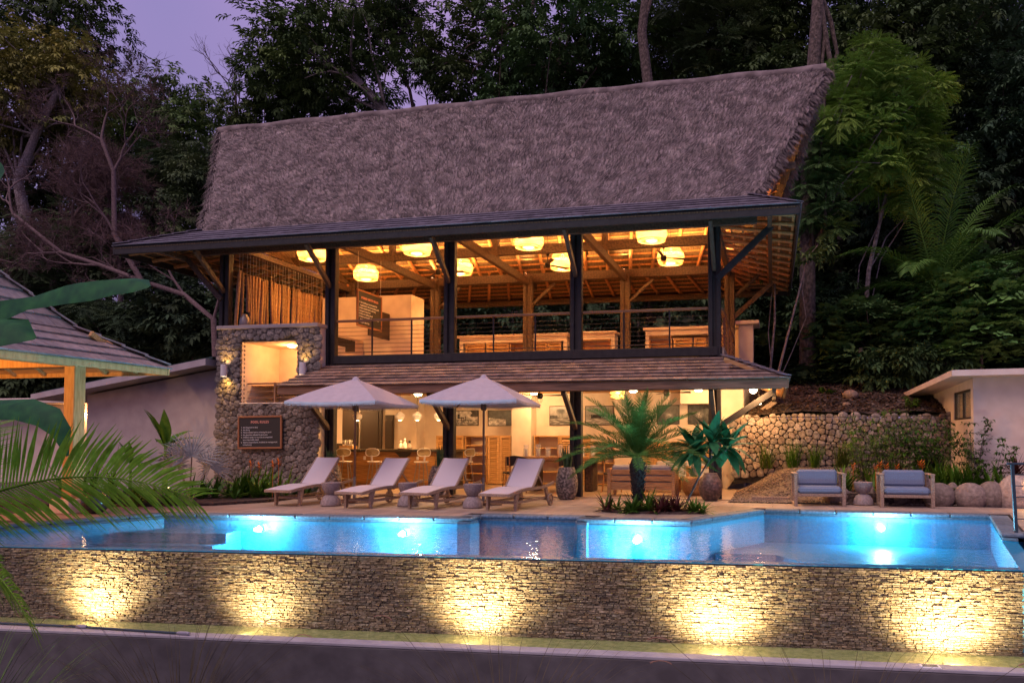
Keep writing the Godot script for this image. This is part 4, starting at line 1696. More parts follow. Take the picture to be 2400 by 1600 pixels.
func upper_floor() -> void:
	# bamboo poles on wires along the open end wall
	var t := thing("bamboo_screen", "screen of hanging bamboo poles on wires above the stone tower", "screen")
	for i in 33:
		var z := -17.55 - i * 0.126
		var x := -13.72 + rr(-0.025, 0.025)
		var top := 5.78 + rr(-0.03, 0.03) - (0.06 if i % 5 == 2 else 0.0)
		var bot = rr(3.7, 3.95) if i not in [2, 5, 8, 11] else [4.75, 4.55, 4.5, 4.35][[2, 5, 8, 11].find(i)]
		var lean := Vector3(rr(-0.03, 0.03), 0, rr(-0.05, 0.05)) + (Vector3(0, 0, 0.16) if i == 0 else Vector3.ZERO)
		var pts := []
		var rad := []
		var r := rr(0.034, 0.052)
		for k in 10:
			var f := k / 9.0
			pts.append(Vector3(x, lerpf(bot, top, f), z) + lean * (1.0 - f) + Vector3(0, 0, 0.015 * sin(f * 5.0 + i)))
			rad.append(r * (1.08 if k % 3 == 1 else 0.98))
		var b := MB.new()
		b.tube(pts, rad, 8)
		part("bamboo_pole", b, tone("bamboo", [0.8, 1.0, 1.2][rng.randi() % 3]), t)
		var w := MB.new()
		w.tube([Vector3(x, top, z), Vector3(x + 0.01, 6.36, z)], 0.005, 4, false)
		part("wire", w, M.wire, t)
	var rail := MB.new()
	rail.bar(Vector3(-13.70, 6.38, -17.4), Vector3(-13.70, 6.38, -21.8), 0.1, 0.14)
	part("beam", rail, M.dark_wood, t)
	var urn := thing("dark_vase", "dark grey rounded vase among the hanging bamboo poles", "vase", Vector3(-13.45, 4.24, -17.42))
	var um := MB.new()
	um.lathe([Vector2(0.001, 0), Vector2(0.09, 0.0), Vector2(0.14, 0.10), Vector2(0.13, 0.24), Vector2(0.07, 0.34), Vector2(0.055, 0.38), Vector2(0.045, 0.38), Vector2(0.04, 0.30)], 18)
	part("body", um, M.grey_metal, urn)
	# plastered room block
	var rm := thing("plastered_room", "cream plastered room block standing on the upper floor", "room")
	var b := MB.new()
	b.ab(-13.6, 3.44, -22.0, -10.62, 5.72, -21.15)
	part("wall", b, M.plaster, rm)
	var low := MB.new()
	low.ab(-13.6, 3.44, -21.14, -12.2, 4.35, -19.0)
	part("low_wall", low, M.plaster, rm)
	# louvred cupboard parapet across the back
	var wl := thing("louvred_parapet", "low cream parapet with louvred cupboards along the upper floor's rear", "cupboard")
	var zz := -24.05
	var pieces := [[-10.3, -6.55, 4.82], [-6.25, -4.95, 4.84], [-3.95, -1.0, 4.90]]
	for q in pieces:
		var m := MB.new()
		m.ab(q[0], 3.44, zz - 0.52, q[1], q[2] - 0.06, zz - 0.5)
		m.ab(q[0], q[2] - 0.24, zz - 0.5, q[1], q[2] - 0.06, zz)
		m.ab(q[0], 3.44, zz - 0.5, q[0] + 0.12, q[2] - 0.24, zz)
		m.ab(q[1] - 0.12, 3.44, zz - 0.5, q[1], q[2] - 0.24, zz)
		part("wall", m, M.plaster, wl)
		var c := MB.new()
		c.cbox(Vector3((q[0] + q[1]) * 0.5, q[2] - 0.02, zz - 0.24), Vector3(q[1] - q[0] + 0.14, 0.08, 0.64), 0.01)
		part("cap", c, tone("plaster", 1.1), wl)
	var bays := [[-10.1, -9.45, 1], [-9.35, -8.55, 1], [-8.5, -7.75, 0], [-7.7, -6.75, 2], [-6.1, -5.1, 0], [-3.8, -3.02, 0], [-2.95, -2.2, 0], [-3.78, -3.0, 3], [-2.62, -1.98, 0], [-1.9, -1.25, 1]]
	bays = [[-10.1, -9.4, 1], [-9.35, -8.55, 1], [-8.5, -7.75, 0], [-7.7, -6.75, 2], [-6.1, -5.1, 0], [-3.82, -3.12, 0], [-3.05, -2.45, 1], [-2.4, -2.0, 1], [-1.95, -1.5, 0], [-1.47, -1.13, 1]]
	for q in bays:
		shutter_bay(wl, q[0], q[1], 3.46, 4.56, zz - 0.02, q[2])
	# mid-height louvre panel and end pier
	var pier := MB.new()
	pier.ab(-0.98, 0.6, -24.5, -0.55, 4.86, -23.6)
	part("end_pier", pier, M.plaster, wl)
	var pc := MB.new()
	pc.cbox(Vector3(-0.72, 4.92, -24.0), Vector3(0.72, 0.11, 1.1), 0.01)
	part("cap", pc, M.plaster, wl)
	# sign board and screen hung in the room
	blackboard("studio_rules_board", "black studio safety rules board hanging on wires upstairs", 1.30, 0.98, Vector3(-10.74, 4.86, -18.92), Basis(Vector3.UP, PI / 2), "STUDIO SAFETY RULES", ["1. This building is not intended for", "    equipment or the surrounding yard", "2. Wait outside before entering", "3. Respect instructors", "4. Please no talking aloud", "5. Please use boards, props out of the", "    proper shelf", "6. Respect all of the"], 0.085, 0.062, 0.20)
	var bw := get_node("studio_rules_board")
	for s in [-0.6, 0.6]:
		var w := MB.new()
		w.tube([Vector3(s, 0.49, 0), Vector3(s, 1.5, 0)], 0.006, 4, false)
		part("wire", w, M.wire, bw)
	var tv := thing("wall_screen", "dark flat screen mounted on edge behind the hanging rules board", "screen", Vector3(-11.35, 4.75, -20.55))
	var ts := MB.new()
	ts.cbox(Vector3.ZERO, Vector3(0.06, 0.80, 1.2), 0.01)
	part("panel", ts, M.dark_panel, tv)
	var arm := MB.new()
	arm.ab(-0.06, -0.1, -0.1, -0.03, 0.1, 0.1)
	arm.tube([Vector3(-0.04, 0, 0), Vector3(-0.25, 0, -0.58)], 0.02, 6)
	part("bracket", arm, M.dark_metal, tv)


# louvred doors (1, 2 = pair), open niche with a shelf (0)
func shutter_bay(parent: Node, x0: float, x1: float, y0: float, y1: float, z: float, kind: int) -> void:
	if kind == 0:
		var n := MB.new()
		n.ab(x0, y0, z - 0.44, x1, y1, z - 0.42)
		part("niche_back", n, M.louvre_wood, parent)
		var s := MB.new()
		s.cbox(Vector3((x0 + x1) * 0.5, lerpf(y0, y1, 0.3), z - 0.2), Vector3(x1 - x0, 0.035, 0.38), 0.005)
		part("shelf", s, M.louvre_wood, parent)
		for x in [x0, x1]:
			var j := MB.new()
			j.cbox(Vector3(x, (y0 + y1) * 0.5, z - 0.2), Vector3(0.03, y1 - y0, 0.42), 0.004)
			part("jamb", j, M.louvre_wood, parent)
		return
	var cnt := kind
	var w := (x1 - x0) / cnt
	for d in cnt:
		var a := x0 + d * w + 0.006
		var b := x0 + (d + 1) * w - 0.006
		var f := MB.new()
		f.cbox(Vector3(a + 0.035, (y0 + y1) * 0.5, z), Vector3(0.07, y1 - y0, 0.035), 0.005)
		f.cbox(Vector3(b - 0.035, (y0 + y1) * 0.5, z), Vector3(0.07, y1 - y0, 0.035), 0.005)
		f.cbox(Vector3((a + b) * 0.5, y1 - 0.035, z), Vector3(b - a - 0.14, 0.07, 0.035), 0.005)
		f.cbox(Vector3((a + b) * 0.5, y0 + 0.035, z), Vector3(b - a - 0.14, 0.07, 0.035), 0.005)
		part("door_frame", f, M.louvre_wood, parent)
		var n := int((y1 - y0 - 0.14) / 0.062)
		for i in n:
			var s := MB.new()
			s.box(Vector3.ZERO, Vector3(b - a - 0.14, 0.062, 0.010), Basis(Vector3.RIGHT, -0.7))
			part("slat", s, tone("louvre_wood", [0.9, 1.0, 1.08][i % 3]), parent, Vector3((a + b) * 0.5, y0 + 0.10 + i * 0.062, z - 0.004))
		var back := MB.new()
		back.ab(a, y0, z - 0.06, b, y1, z - 0.045)
		part("panel", back, tone("louvre_wood", 0.8), parent)


# ---------------------------------------------------------------- ground storey
func ground_floor() -> void:
	var t := thing("ground_floor_room", "cream plastered open ground floor room with wooden ceiling", "room")
	var w := MB.new()
	w.ab(-14.0, 0.0, -22.2, -0.75, 3.0, -21.95)
	w.ab(-14.0, 0.0, -21.95, -13.85, 3.0, -17.4)
	part("wall", w, M.plaster, t)
	var rw := MB.new() # end wall block with its opening
	rw.ab(-1.55, 0.0, -21.94, -0.76, 2.98, -21.2)
	part("wall", rw, M.plaster, t)
	var rh := MB.new()
	rh.ab(-2.5, 2.35, -21.94, -1.555, 2.98, -21.22)
	part("bulkhead", rh, M.plaster, t)
	var tl := MB.new() # wall between tower and bar
	tl.ab(-11.02, 0.0, -17.44, -10.98, 3.0, -17.31)
	tl.ab(-13.84, 0.0, -17.75, -11.03, 2.2, -17.7)
	part("wall", tl, M.plaster, t)
	var nz := 0
	for i in 34: # ceiling planks
		var m := MB.new()
		m.cbox(Vector3(0, 0, 0), Vector3(13.0, 0.02, 0.133), 0.004)
		part("ceiling_plank", m, tone("soffit_wood", [0.92, 1.0, 1.07][rng.randi() % 3]), t, Vector3(-7.35, 2.735, -17.43 - i * 0.135))
	for q in [[-7.52, -6.92], [-4.42, -3.84], [-10.75, -10.55]]:
		var p := MB.new()
		p.ab(q[0], 0.0, -21.94, q[1], 2.98, -21.42)
		part("pier", p, M.plaster, t)
	# louvred built-in cupboards and open shelves
	var cab := thing("built_in_cupboards", "long wall of louvred wooden cupboards and open shelves downstairs", "cupboard")
	for q in [[-9.95, -9.05, 1], [-8.30, -7.55, 2], [-6.08, -5.55, 1], [-5.5, -5.14, 1], [-3.78, -2.84, 2], [-2.22, -1.58, 1]]:
		shutter_bay(cab, q[0], q[1], 0.04, 1.47 if q[0] < -5.0 else 1.30, -21.5, q[2])
	for q in [[-9.03, -8.32, 1.47, 5], [-6.86, -6.10, 1.47, 4], [-5.12, -4.44, 1.30, 4], [-2.82, -2.24, 1.30, 4]]:
		for x in [q[0] + 0.015, q[1] - 0.015]:
			var j := MB.new()
			j.cbox(Vector3(x, q[2] * 0.5, -21.72), Vector3(0.03, q[2], 0.42), 0.004)
			part("upright", j, M.louvre_wood, cab)
		for k in q[3] + 1:
			var s := MB.new()
			s.cbox(Vector3((q[0] + q[1]) * 0.5, 0.06 + (q[2] - 0.08) * k / q[3], -21.71), Vector3(q[1] - q[0] - 0.06, 0.03, 0.42), 0.004)
			part("shelf", s, M.louvre_wood, cab)
	# dark kitchen openings behind the bar
	var kd := thing("kitchen_door", "dark brown panelled kitchen doors behind the bar counter", "door")
	for q in [[-13.5, -12.78, 2.4], [-12.70, -11.95, 2.4], [-11.84, -11.55, 2.12]]:
		var d := MB.new()
		d.cbox(Vector3((q[0] + q[1]) * 0.5, q[2] * 0.5, -21.90), Vector3(q[1] - q[0], q[2], 0.06), 0.008)
		part("panel", d, M.dark_panel, kd)
		var f := MB.new()
		f.cbox(Vector3((q[0] + q[1]) * 0.5, q[2] * 0.5, -21.865), Vector3((q[1] - q[0]) * 0.72, q[2] * 0.86, 0.03), 0.012)
		part("inset", f, tone("dark_panel_tex", 1.0) if M.has("dark_panel_tex") else M.dark_panel, kd)
	# framed black-and-white photographs, flat prints
	var ph := [[-9.21, 2.01, 0.90, 0.47, 0, "framed black and white photo of a bicycle on the beach"], [-8.03, 2.0, 0.84, 0.47, 1, "framed black and white photo of a cliff and surf"], [-6.12, 2.06, 0.78, 0.58, 2, "framed black and white photo of palms by the sea"], [-4.98, 2.06, 0.86, 0.57, 3, "framed black and white photo of a rocky shore"], [-2.94, 2.07, 0.66, 0.56, 4, "framed dark photo behind the palm crown"], [-2.06, 2.08, 0.62, 0.58, 5, "framed dark photo of breaking spray beside the corner column"]]
	for q in ph:
		var o := thing("framed_photo", q[5], "picture", Vector3(q[0], q[1], -21.93), "framed photos on the ground floor wall")
		var f := MB.new()
		for s in [-1.0, 1.0]:
			f.cbox(Vector3(s * (q[2] * 0.5 - 0.01), 0, 0), Vector3(0.02, q[3], 0.03), 0.003)
			f.cbox(Vector3(0, s * (q[3] * 0.5 - 0.01), 0), Vector3(q[2] - 0.04, 0.02, 0.03), 0.003)
		part("frame", f, M.black, o)
		var p := MB.new()
		p.quad(Vector3(-q[2] * 0.5 + 0.02, -q[3] * 0.5 + 0.02, 0.006), Vector3(q[2] * 0.5 - 0.02, -q[3] * 0.5 + 0.02, 0.006), Vector3(q[2] * 0.5 - 0.02, q[3] * 0.5 - 0.02, 0.006), Vector3(-q[2] * 0.5 + 0.02, q[3] * 0.5 - 0.02, 0.006))
		part("print", p, photo_print(q[4]), o)
	bar_and_stools()
	dining()
	lounge()


func photo_print(k: int) -> StandardMaterial3D:
	var im := Image.create(96, 64, false, Image.FORMAT_RGB8)
	var nz := FastNoiseLite.new()
	nz.seed = 50 + k
	nz.frequency = 0.06
	nz.fractal_octaves = 4
	for y in 64:
		for x in 96:
			var n := nz.get_noise_2d(x, y)
			var v := 0.62 - 0.15 * y / 64.0 + n * 0.08
			var hz := 36.0
			if k == 0:
				v = 0.75 + n * 0.25 if y < 40 else 0.55 + n * 0.4
				if y < 26 and x > 70 + n * 20.0: v = 0.2 + n * 0.2
			elif k == 1:
				v = 0.16 + n * 0.16
				if y > 30 + x * 0.12 and x < 66: v = 0.7 + n * 0.4
			elif k == 2:
				if y > hz: v = 0.45 + nz.get_noise_2d(x * 0.4, y * 4.0) * 0.5
				if y > 30 and y < 42 and x < 30: v = 0.22 + n * 0.15
			elif k == 3:
				if y > hz: v = 0.6 + nz.get_noise_2d(x * 0.5, y * 3.0) * 0.4
				if y > 28 and y < 42 and absf(x - 40) < 22.0 + n * 20.0: v = 0.14 + n * 0.2
			else:
				v = 0.18 + n * 0.15 + maxf(0.0, 0.55 - Vector2(x - 52, (y - 34) * 1.6).length() / 45.0) * (0.8 + 1.2 * nz.get_noise_2d(x * 3.0, y * 3.0))
			im.set_pixel(x, y, Color(v, v * 0.985, v * 0.97).clamp())
	if k == 0: # wheels of the bicycle and its rider
		for c in [Vector2(30, 48), Vector2(54, 48)]:
			for a in 60:
				for r in [9.0, 8.2]:
					var p: Vector2 = c + Vector2(cos(a * TAU / 60), sin(a * TAU / 60)) * r
					im.set_pixel(int(p.x), int(p.y), Color(0.06, 0.06, 0.06))
		for q in [[22, 14, 8, 22], [26, 30, 20, 4], [36, 28, 3, 18], [44, 30, 3, 16], [50, 24, 3, 22]]:
			im.fill_rect(Rect2i(q[0], q[1], q[2], q[3]), Color(0.12, 0.11, 0.11))
	if k == 2: # palms
		for tx in [36, 44, 50]:
			im.fill_rect(Rect2i(tx, 16, 1, 24), Color(0.12, 0.12, 0.12))
			for a in 22:
				for r in range(2, 12):
					var p := Vector2(tx, 14) + Vector2(cos(a * TAU / 22), sin(a * TAU / 22) * 0.8 + 0.02 * r) * r
					im.set_pixel(clampi(int(p.x), 0, 95), clampi(int(p.y), 0, 63), Color(0.14, 0.14, 0.14))
	var m := StandardMaterial3D.new()
	m.albedo_texture = ImageTexture.create_from_image(im)
	m.roughness = 0.35
	return m


func bar_and_stools() -> void:
	var b := thing("bar_counter", "plank fronted bar counter with dark stone top", "bar counter")
	var body := MB.new()
	body.ab(-12.6, 0.0, -20.5, -8.65, 1.02, -19.86)
	part("carcass", body, M.dark_panel, b)
	for i in 8:
		var m := MB.new()
		m.cbox(Vector3.ZERO, Vector3(3.96, 0.122, 0.03), 0.006)
		part("plank", m, tone("bar_wood", [0.85, 0.95, 1.05, 1.15][(i * 3) % 4]), b, Vector3(-10.62, 0.075 + i * 0.1245, -19.835))
	var top := MB.new()
	top.cbox(Vector3(-10.6, 1.045, -20.12), Vector3(4.15, 0.07, 0.86), 0.012)
	part("stone_top", top, M.granite, b)
	var br := MB.new()
	br.hexa([Vector3(-10.22, 0.86, -19.80), Vector3(-10.02, 0.86, -19.80), Vector3(-10.02, 0.86, -19.73), Vector3(-10.22, 0.86, -19.73), Vector3(-10.36, 1.005, -19.80), Vector3(-9.88, 1.005, -19.80), Vector3(-9.88, 1.005, -19.72), Vector3(-10.36, 1.005, -19.72)])
	part("tap_tray", br, M.dark_metal, b)
	for x in [-11.35, -9.72]:
		var so := MB.new()
		so.cbox(Vector3(x, 0.83, -19.815), Vector3(0.07, 0.10, 0.012), 0.003)
		part("socket", so, M.white_metal, b)
	var labs := ["rattan bar stool at the tower end of the bar", "rattan bar stool just behind the first umbrella pole", "rattan bar stool between the bottles and the snake plant pot", "rattan bar stool near the open shelves"]
	var xs := [-11.62, -10.72, -9.33, -8.15]
	var turns := [0.25, 0.1, 0.9, 1.2]
	for i in 4:
		var s := thing("bar_stool", labs[i], "bar stool", Vector3(xs[i], 0.02, -19.25 if i < 3 else -19.5), "rattan bar stools along the bar", turns[i])
		var seat := MB.new()
		seat.lathe([Vector2(0.001, 0.70), Vector2(0.18, 0.70), Vector2(0.20, 0.72), Vector2(0.19, 0.74), Vector2(0.001, 0.745)], 18)
		part("seat", seat, M.white_metal, s)
		for a in 4:
			var l := MB.new()
			var o := Vector3(cos(a * PI / 2 + PI / 4), 0, sin(a * PI / 2 + PI / 4))
			l.tube([o * 0.24, o * 0.13 + Vector3(0, 0.70, 0)], [0.012, 0.014], 7)
			part("leg", l, M.grey_metal, s)
		var fr := MB.new()
		var ring := []
		for k in 17:
			var a := TAU * k / 16.0
			ring.append(Vector3(cos(a) * 0.19, 0.24, sin(a) * 0.19))
		fr.tube(ring, 0.008, 5, false)
		part("foot_ring", fr, M.grey_metal, s)
		var bk := MB.new()
		var oval := []
		for k in 25:
			var a := TAU * k / 24.0
			var c := cos(a)
			var sn := sin(a)
			oval.append(Vector3(0.19 * signf(c) * pow(absf(c), 0.7), 0.98 + 0.105 * signf(sn) * pow(absf(sn), 0.7), 0.20 - 0.05 * c * c))
		bk.tube(oval, 0.011, 6, false)
		part("back_frame", bk, M.white_metal, s)
		var pn := MB.new()
		for k in 12:
			var a := oval[k + 1] as Vector3
			var a2 := oval[(k + 2) % 25] as Vector3
			if k < 11:
				pn.quad(Vector3(0, 0.98, 0.195), Vector3(0, 0.98, 0.195) + (a2 - Vector3(0, 0.98, 0.195)) * 0.97, a2, a) if false else pn.tri(Vector3(0, 0.98, 0.195), a, a2)
		for k in range(12, 24):
			pn.tri(Vector3(0, 0.98, 0.195), oval[k], oval[k + 1])
		pn.tri(Vector3(0, 0.98, 0.195), oval[0], oval[1])
		pn.tri(Vector3(0, 0.98, 0.195), oval[11], oval[12])
		part("back_panel", pn, tone("rattan", 0.55), s)
		var st := MB.new()
		st.bar(Vector3(0, 0.73, 0.17), Vector3(0, 0.90, 0.215), 0.05, 0.012, Vector3.BACK)
		part("back_stem", st, M.white_metal, s)
	# things on the bar
	var rack := thing("cup_rack", "small wooden crate filled with glass cups on the bar", "rack", Vector3(-11.98, 1.08, -20.0))
	var rk := MB.new()
	for q in [[0, 0.01, 0, 0.42, 0.02, 0.26], [0, 0.05, 0.125, 0.42, 0.09, 0.012], [0, 0.05, -0.125, 0.42, 0.09, 0.012], [0.204, 0.05, 0, 0.012, 0.09, 0.24], [-0.204, 0.05, 0, 0.012, 0.09, 0.24]]:
		rk.cbox(Vector3(q[0], q[1], q[2]), Vector3(q[3], q[4], q[5]), 0.003)
	part("crate", rk, M.louvre_wood, rack)
	for i in 10:
		var c := thing("drinking_glass", "clear drinking glass standing in the small crate on the bar", "glass", Vector3(-12.12 + (i % 5) * 0.07, 1.10 + (0.12 if i > 4 else 0.0), -19.98 + (0.03 if i > 4 else 0.0)), "glasses in the bar crate")
		var g := MB.new()
		g.lathe([Vector2(0.001, 0.0), Vector2(0.024, 0.0), Vector2(0.022, 0.05), Vector2(0.03, 0.115), Vector2(0.026, 0.112), Vector2(0.018, 0.05), Vector2(0.001, 0.01)], 10)
		part("bowl", g, M.white_paint if i % 2 == 0 else M.glass, c)
	var tray := thing("bottle_tray", "flat tray under the water bottles on the bar", "tray", Vector3(-10.20, 1.08, -20.0))
	var tm := MB.new()
	tm.lathe([Vector2(0.001, 0.0), Vector2(0.19, 0.0), Vector2(0.21, 0.03), Vector2(0.20, 0.03), Vector2(0.18, 0.012), Vector2(0.001, 0.012)], 20)
	part("dish", tm, M.rail_wood, tray)
	var bl := ["square clear glass bottle with loop stopper on the bar tray", "tall round glass decanter with ball stopper on the bar tray", "stout glass bottle with black stopper on the bar tray"]
	for i in 3:
		var o := thing("glass_bottle", bl[i], "bottle", Vector3(-10.33 + i * 0.135, 1.095, -20.0 + 0.02 * (i % 2)), "bottles on the bar tray")
		var g := MB.new()
		var hh: float = [0.17, 0.22, 0.16][i]
		g.lathe([Vector2(0.001, 0.0), Vector2(0.055, 0.0), Vector2(0.058, 0.02), Vector2(0.056, hh * 0.7), Vector2(0.02, hh * 0.86), Vector2(0.018, hh), Vector2(0.024, hh + 0.01)], 14)
		part("glass", g, M.white_paint if i < 2 else M.glass, o)
		var s := MB.new()
		s.lathe([Vector2(0.015, hh), Vector2(0.03, hh + 0.02), Vector2(0.03, hh + 0.05), Vector2(0.012, hh + 0.07), Vector2(0.001, hh + 0.07)], 10)
		part("stopper", s, M.white_paint if i < 2 else M.black, o)


func dining() -> void:
	var t := thing("dining_table", "thick rustic wooden dining table with glass lanterns on it", "table", Vector3(-5.35, 0.02, -19.3))
	var top := MB.new()
	top.cbox(Vector3(0, 0.83, 0), Vector3(2.2, 0.12, 0.95), 0.03)
	part("tabletop", top, M.stump, t)
	for s in [-0.75, 0.75]:
		var l := MB.new()
		l.cbox(Vector3(s, 0.385, 0), Vector3(0.22, 0.77, 0.6), 0.03)
		part("leg", l, M.dark_wood, t)
	var where := ["glass candle lantern at the end of the table by the louvred doors", "second glass candle lantern beside the lounger back", "short glass candle lantern between two tall ones", "glass lantern with wooden hoop in the table's middle", "second glass lantern with wooden hoop near the snake plant", "glass candle cylinder close to the potted snake plant", "last glass candle cylinder behind the snake plant leaves"]
	for i in 7:
		var x := -6.32 + i * 0.30
		var h: float = [0.30, 0.32, 0.24, 0.30, 0.30, 0.26, 0.28][i]
		var o := thing("glass_lantern", where[i], "lantern", Vector3(x, 0.912, -19.15 - 0.10 * (i % 2)), "glass candle lanterns on the dining table")
		var g := MB.new()
		g.lathe([Vector2(0.07, 0.0), Vector2(0.072, h), Vector2(0.066, h), Vector2(0.064, 0.01)], 14)
		part("glass", g, M.glass, o)
		var c := MB.new()
		c.lathe([Vector2(0.001, 0.0), Vector2(0.042, 0.0), Vector2(0.042, h * 0.62), Vector2(0.001, h * 0.63)], 12)
		part("candle", c, M.white_paint, o)
		if i in [3, 4]:
			var hp := MB.new()
			var pts := []
			for k in 9:
				var a := PI * k / 8.0
				pts.append(Vector3(cos(a) * 0.08, h * 0.6 + sin(a) * 0.15, 0))
			pts.insert(0, Vector3(0.08, 0, 0))
			pts.append(Vector3(-0.08, 0, 0))
			hp.tube(pts, 0.010, 6)
			part("hoop", hp, M.teak, o)
	var ch := [[-6.62, -18.95, 0.5, "dark leather high chair at the table's bar end"], [-6.30, -18.55, 0.15, "dark leather high chair just behind the last lounger"], [-4.95, -18.45, -0.1, "dark leather high chair hidden behind the large worn pot"], [-4.02, -19.2, -1.4, "dark leather high chair beside the column and cupboards"]]
	for q in ch:
		var o := thing("high_chair", q[3], "chair", Vector3(q[0], 0.02, q[1]), "leather chairs round the dining table", q[2])
		var s := MB.new()
		s.cbox(Vector3(0, 0.47, 0), Vector3(0.46, 0.05, 0.44), 0.02)
		part("seat", s, M.leather, o)
		var g := []
		for i in 4:
			var row := []
			for j in 7:
				var f := j / 6.0 - 0.5
				row.append(Vector3(f * 0.46, 0.90 - i * 0.075 + 0.02 * cos(f * 6.0), 0.20 + 0.05 * cos(f * PI)))
			g.append(row)
		var b := MB.new()
		b.grid(g)
		var g2 := []
		for row in g:
			var r2 := []
			for p in row:
				r2.append(p + Vector3(0, 0, 0.015))
			g2.append(r2)
		g2.reverse()
		b.grid(g2)
		part("backrest", b, M.leather, o)
		for x in [-0.2, 0.2]:
			var l := MB.new()
			l.tube([Vector3(x * 1.12, 0, 0.26), Vector3(x, 0.48, 0.2), Vector3(x * 1.08, 0.90, 0.235)], [0.014, 0.019, 0.014], 7)
			part("leg", l, M.bar_wood, o)
			var l2 := MB.new()
			l2.tube([Vector3(x * 1.15, 0, -0.24), Vector3(x, 0.48, -0.18)], [0.013, 0.019], 7)
			part("leg", l2, M.bar_wood, o)
			var st := MB.new()
			st.tube([Vector3(x * 1.08, 0.25, -0.22), Vector3(x * 1.08, 0.25, 0.23)], 0.010, 6)
			part("stretcher", st, M.bar_wood, o)


func slatted_sofa(o: Node3D, w: float, d: float, cushions: int, cm: Material) -> void:
	# seen from behind: slatted timber back; front is -z
	for x in [-1.0, 1.0]:
		for z in [-1.0, 1.0]:
			var l := MB.new()
			l.cbox(Vector3(x * (w * 0.5 - 0.04), 0.31, z * (d * 0.5 - 0.04)), Vector3(0.08, 0.62, 0.07), 0.008)
			part("leg", l, M.sofa_wood, o)
		var a := MB.new()
		a.cbox(Vector3(x * (w * 0.5 - 0.04), 0.635, 0), Vector3(0.10, 0.035, d), 0.008)
		part("armrest", a, M.sofa_wood, o)
	for k in 3:
		var s := MB.new()
		s.cbox(Vector3(0, 0.28 + k * 0.145, d * 0.5 - 0.05), Vector3(w - 0.16, 0.115, 0.03), 0.008)
		part("slat", s, tone("sofa_wood", [0.95, 1.05, 1.0][k]), o)
	for z in [-0.5, 0.5]:
		var r := MB.new()
		r.cbox(Vector3(0, 0.20, z * (d - 0.12)), Vector3(w - 0.16, 0.09, 0.03), 0.006)
		part("rail", r, M.sofa_wood, o)
	var cw := (w - 0.18) / cushions
	for k in cushions:
		var x := -w * 0.5 + 0.09 + cw * (k + 0.5)
		var s := MB.new()
		s.cbox(Vector3(x, 0.33, -0.04), Vector3(cw - 0.015, 0.15, d - 0.16), 0.04)
		part("seat_cushion", s, cm, o)
		var b := MB.new()
		b.cbox(Vector3(x, 0.54, d * 0.5 - 0.15), Vector3(cw - 0.015, 0.40, 0.14), 0.05, Basis(Vector3.RIGHT, 0.15))
		part("back_cushion", b, cm, o)


func lounge() -> void:
	var a := thing("slatted_sofa", "slatted wooden sofa with grey cushions seen from behind the palm", "sofa", Vector3(-3.0, 0.02, -17.95))
	slatted_sofa(a, 1.60, 0.78, 2, M.grey_cushion)
	var b := thing("slatted_sofa", "second slatted sofa with grey cushions facing it by the cupboards", "sofa", Vector3(-2.35, 0.02, -20.6), "", PI)
	slatted_sofa(b, 1.75, 0.8, 2, M.grey_cushion)
	var c := thing("slatted_armchair", "slatted wooden armchair with grey cushions beside the stump table", "armchair", Vector3(-1.75, 0.02, -19.35), "", -1.45)
	slatted_sofa(c, 0.8, 0.78, 1, M.grey_cushion)
	var s := thing("stump_table", "glossy round tree stump side table behind the plumeria", "side table", Vector3(-1.80, 0.02, -18.35))
	var m := MB.new()
	m.lathe([Vector2(0.001, 0.0), Vector2(0.24, 0.0), Vector2(0.30, 0.12), Vector2(0.33, 0.26), Vector2(0.31, 0.40), Vector2(0.28, 0.44), Vector2(0.001, 0.445)], 26, Vector3.ZERO, 0.03, 4)
	part("stump", m, M.stump, s)
	var j := thing("glass_demijohn", "green glass demijohn bottle on the stump table", "bottle", Vector3(-1.82, 0.468, -18.35))
	var g := MB.new()
	g.lathe([Vector2(0.001, 0.0), Vector2(0.09, 0.0), Vector2(0.10, 0.03), Vector2(0.10, 0.22), Vector2(0.075, 0.28), Vector2(0.03, 0.33), Vector2(0.028, 0.40), Vector2(0.034, 0.41)], 18)
	part("glass", g, M.green_glass, j)
	var ct := thing("coffee_table", "low wooden coffee table between the two slatted sofas", "table", Vector3(-2.75, 0.02, -19.3))
	var top := MB.new()
	top.cbox(Vector3(0, 0.36, 0), Vector3(1.0, 0.05, 0.6), 0.01)
	part("tabletop", top, M.sofa_wood, ct)
	for q in [[-0.42, -0.24], [0.42, -0.24], [0.42, 0.24], [-0.42, 0.24]]:
		var l := MB.new()
		l.cbox(Vector3(q[0], 0.165, q[1]), Vector3(0.06, 0.33, 0.06), 0.006)
		part("leg", l, M.sofa_wood, ct)
	for q in [[-2.95, "white candle on the coffee table near the palm trunk"], [-2.68, "second white candle on the coffee table"]]:
		var cd := thing("candle", q[1], "candle", Vector3(q[0], 0.406, -19.25), "candles on the coffee table")
		var cm := MB.new()
		cm.lathe([Vector2(0.001, 0.0), Vector2(0.045, 0.0), Vector2(0.045, 0.28), Vector2(0.02, 0.285), Vector2(0.001, 0.28)], 12)
		part("wax", cm, M.white_paint, cd)
		var wk := MB.new()
		wk.tube([Vector3(0, 0.28, 0), Vector3(0.002, 0.30, 0)], 0.002, 5)
		part("wick", wk, M.black, cd)


# ---------------------------------------------------------------- lamps and fans of the house
func shade_prof(r: float, h: float, f: float) -> Vector2:
	return Vector2(r * (0.86 + 0.14 * sin(minf(f * 1.9, 1.0) * PI * 0.5)) * (1.0 - 0.30 * smoothstep(0.45, 1.05, f)), h * (f - 0.5))


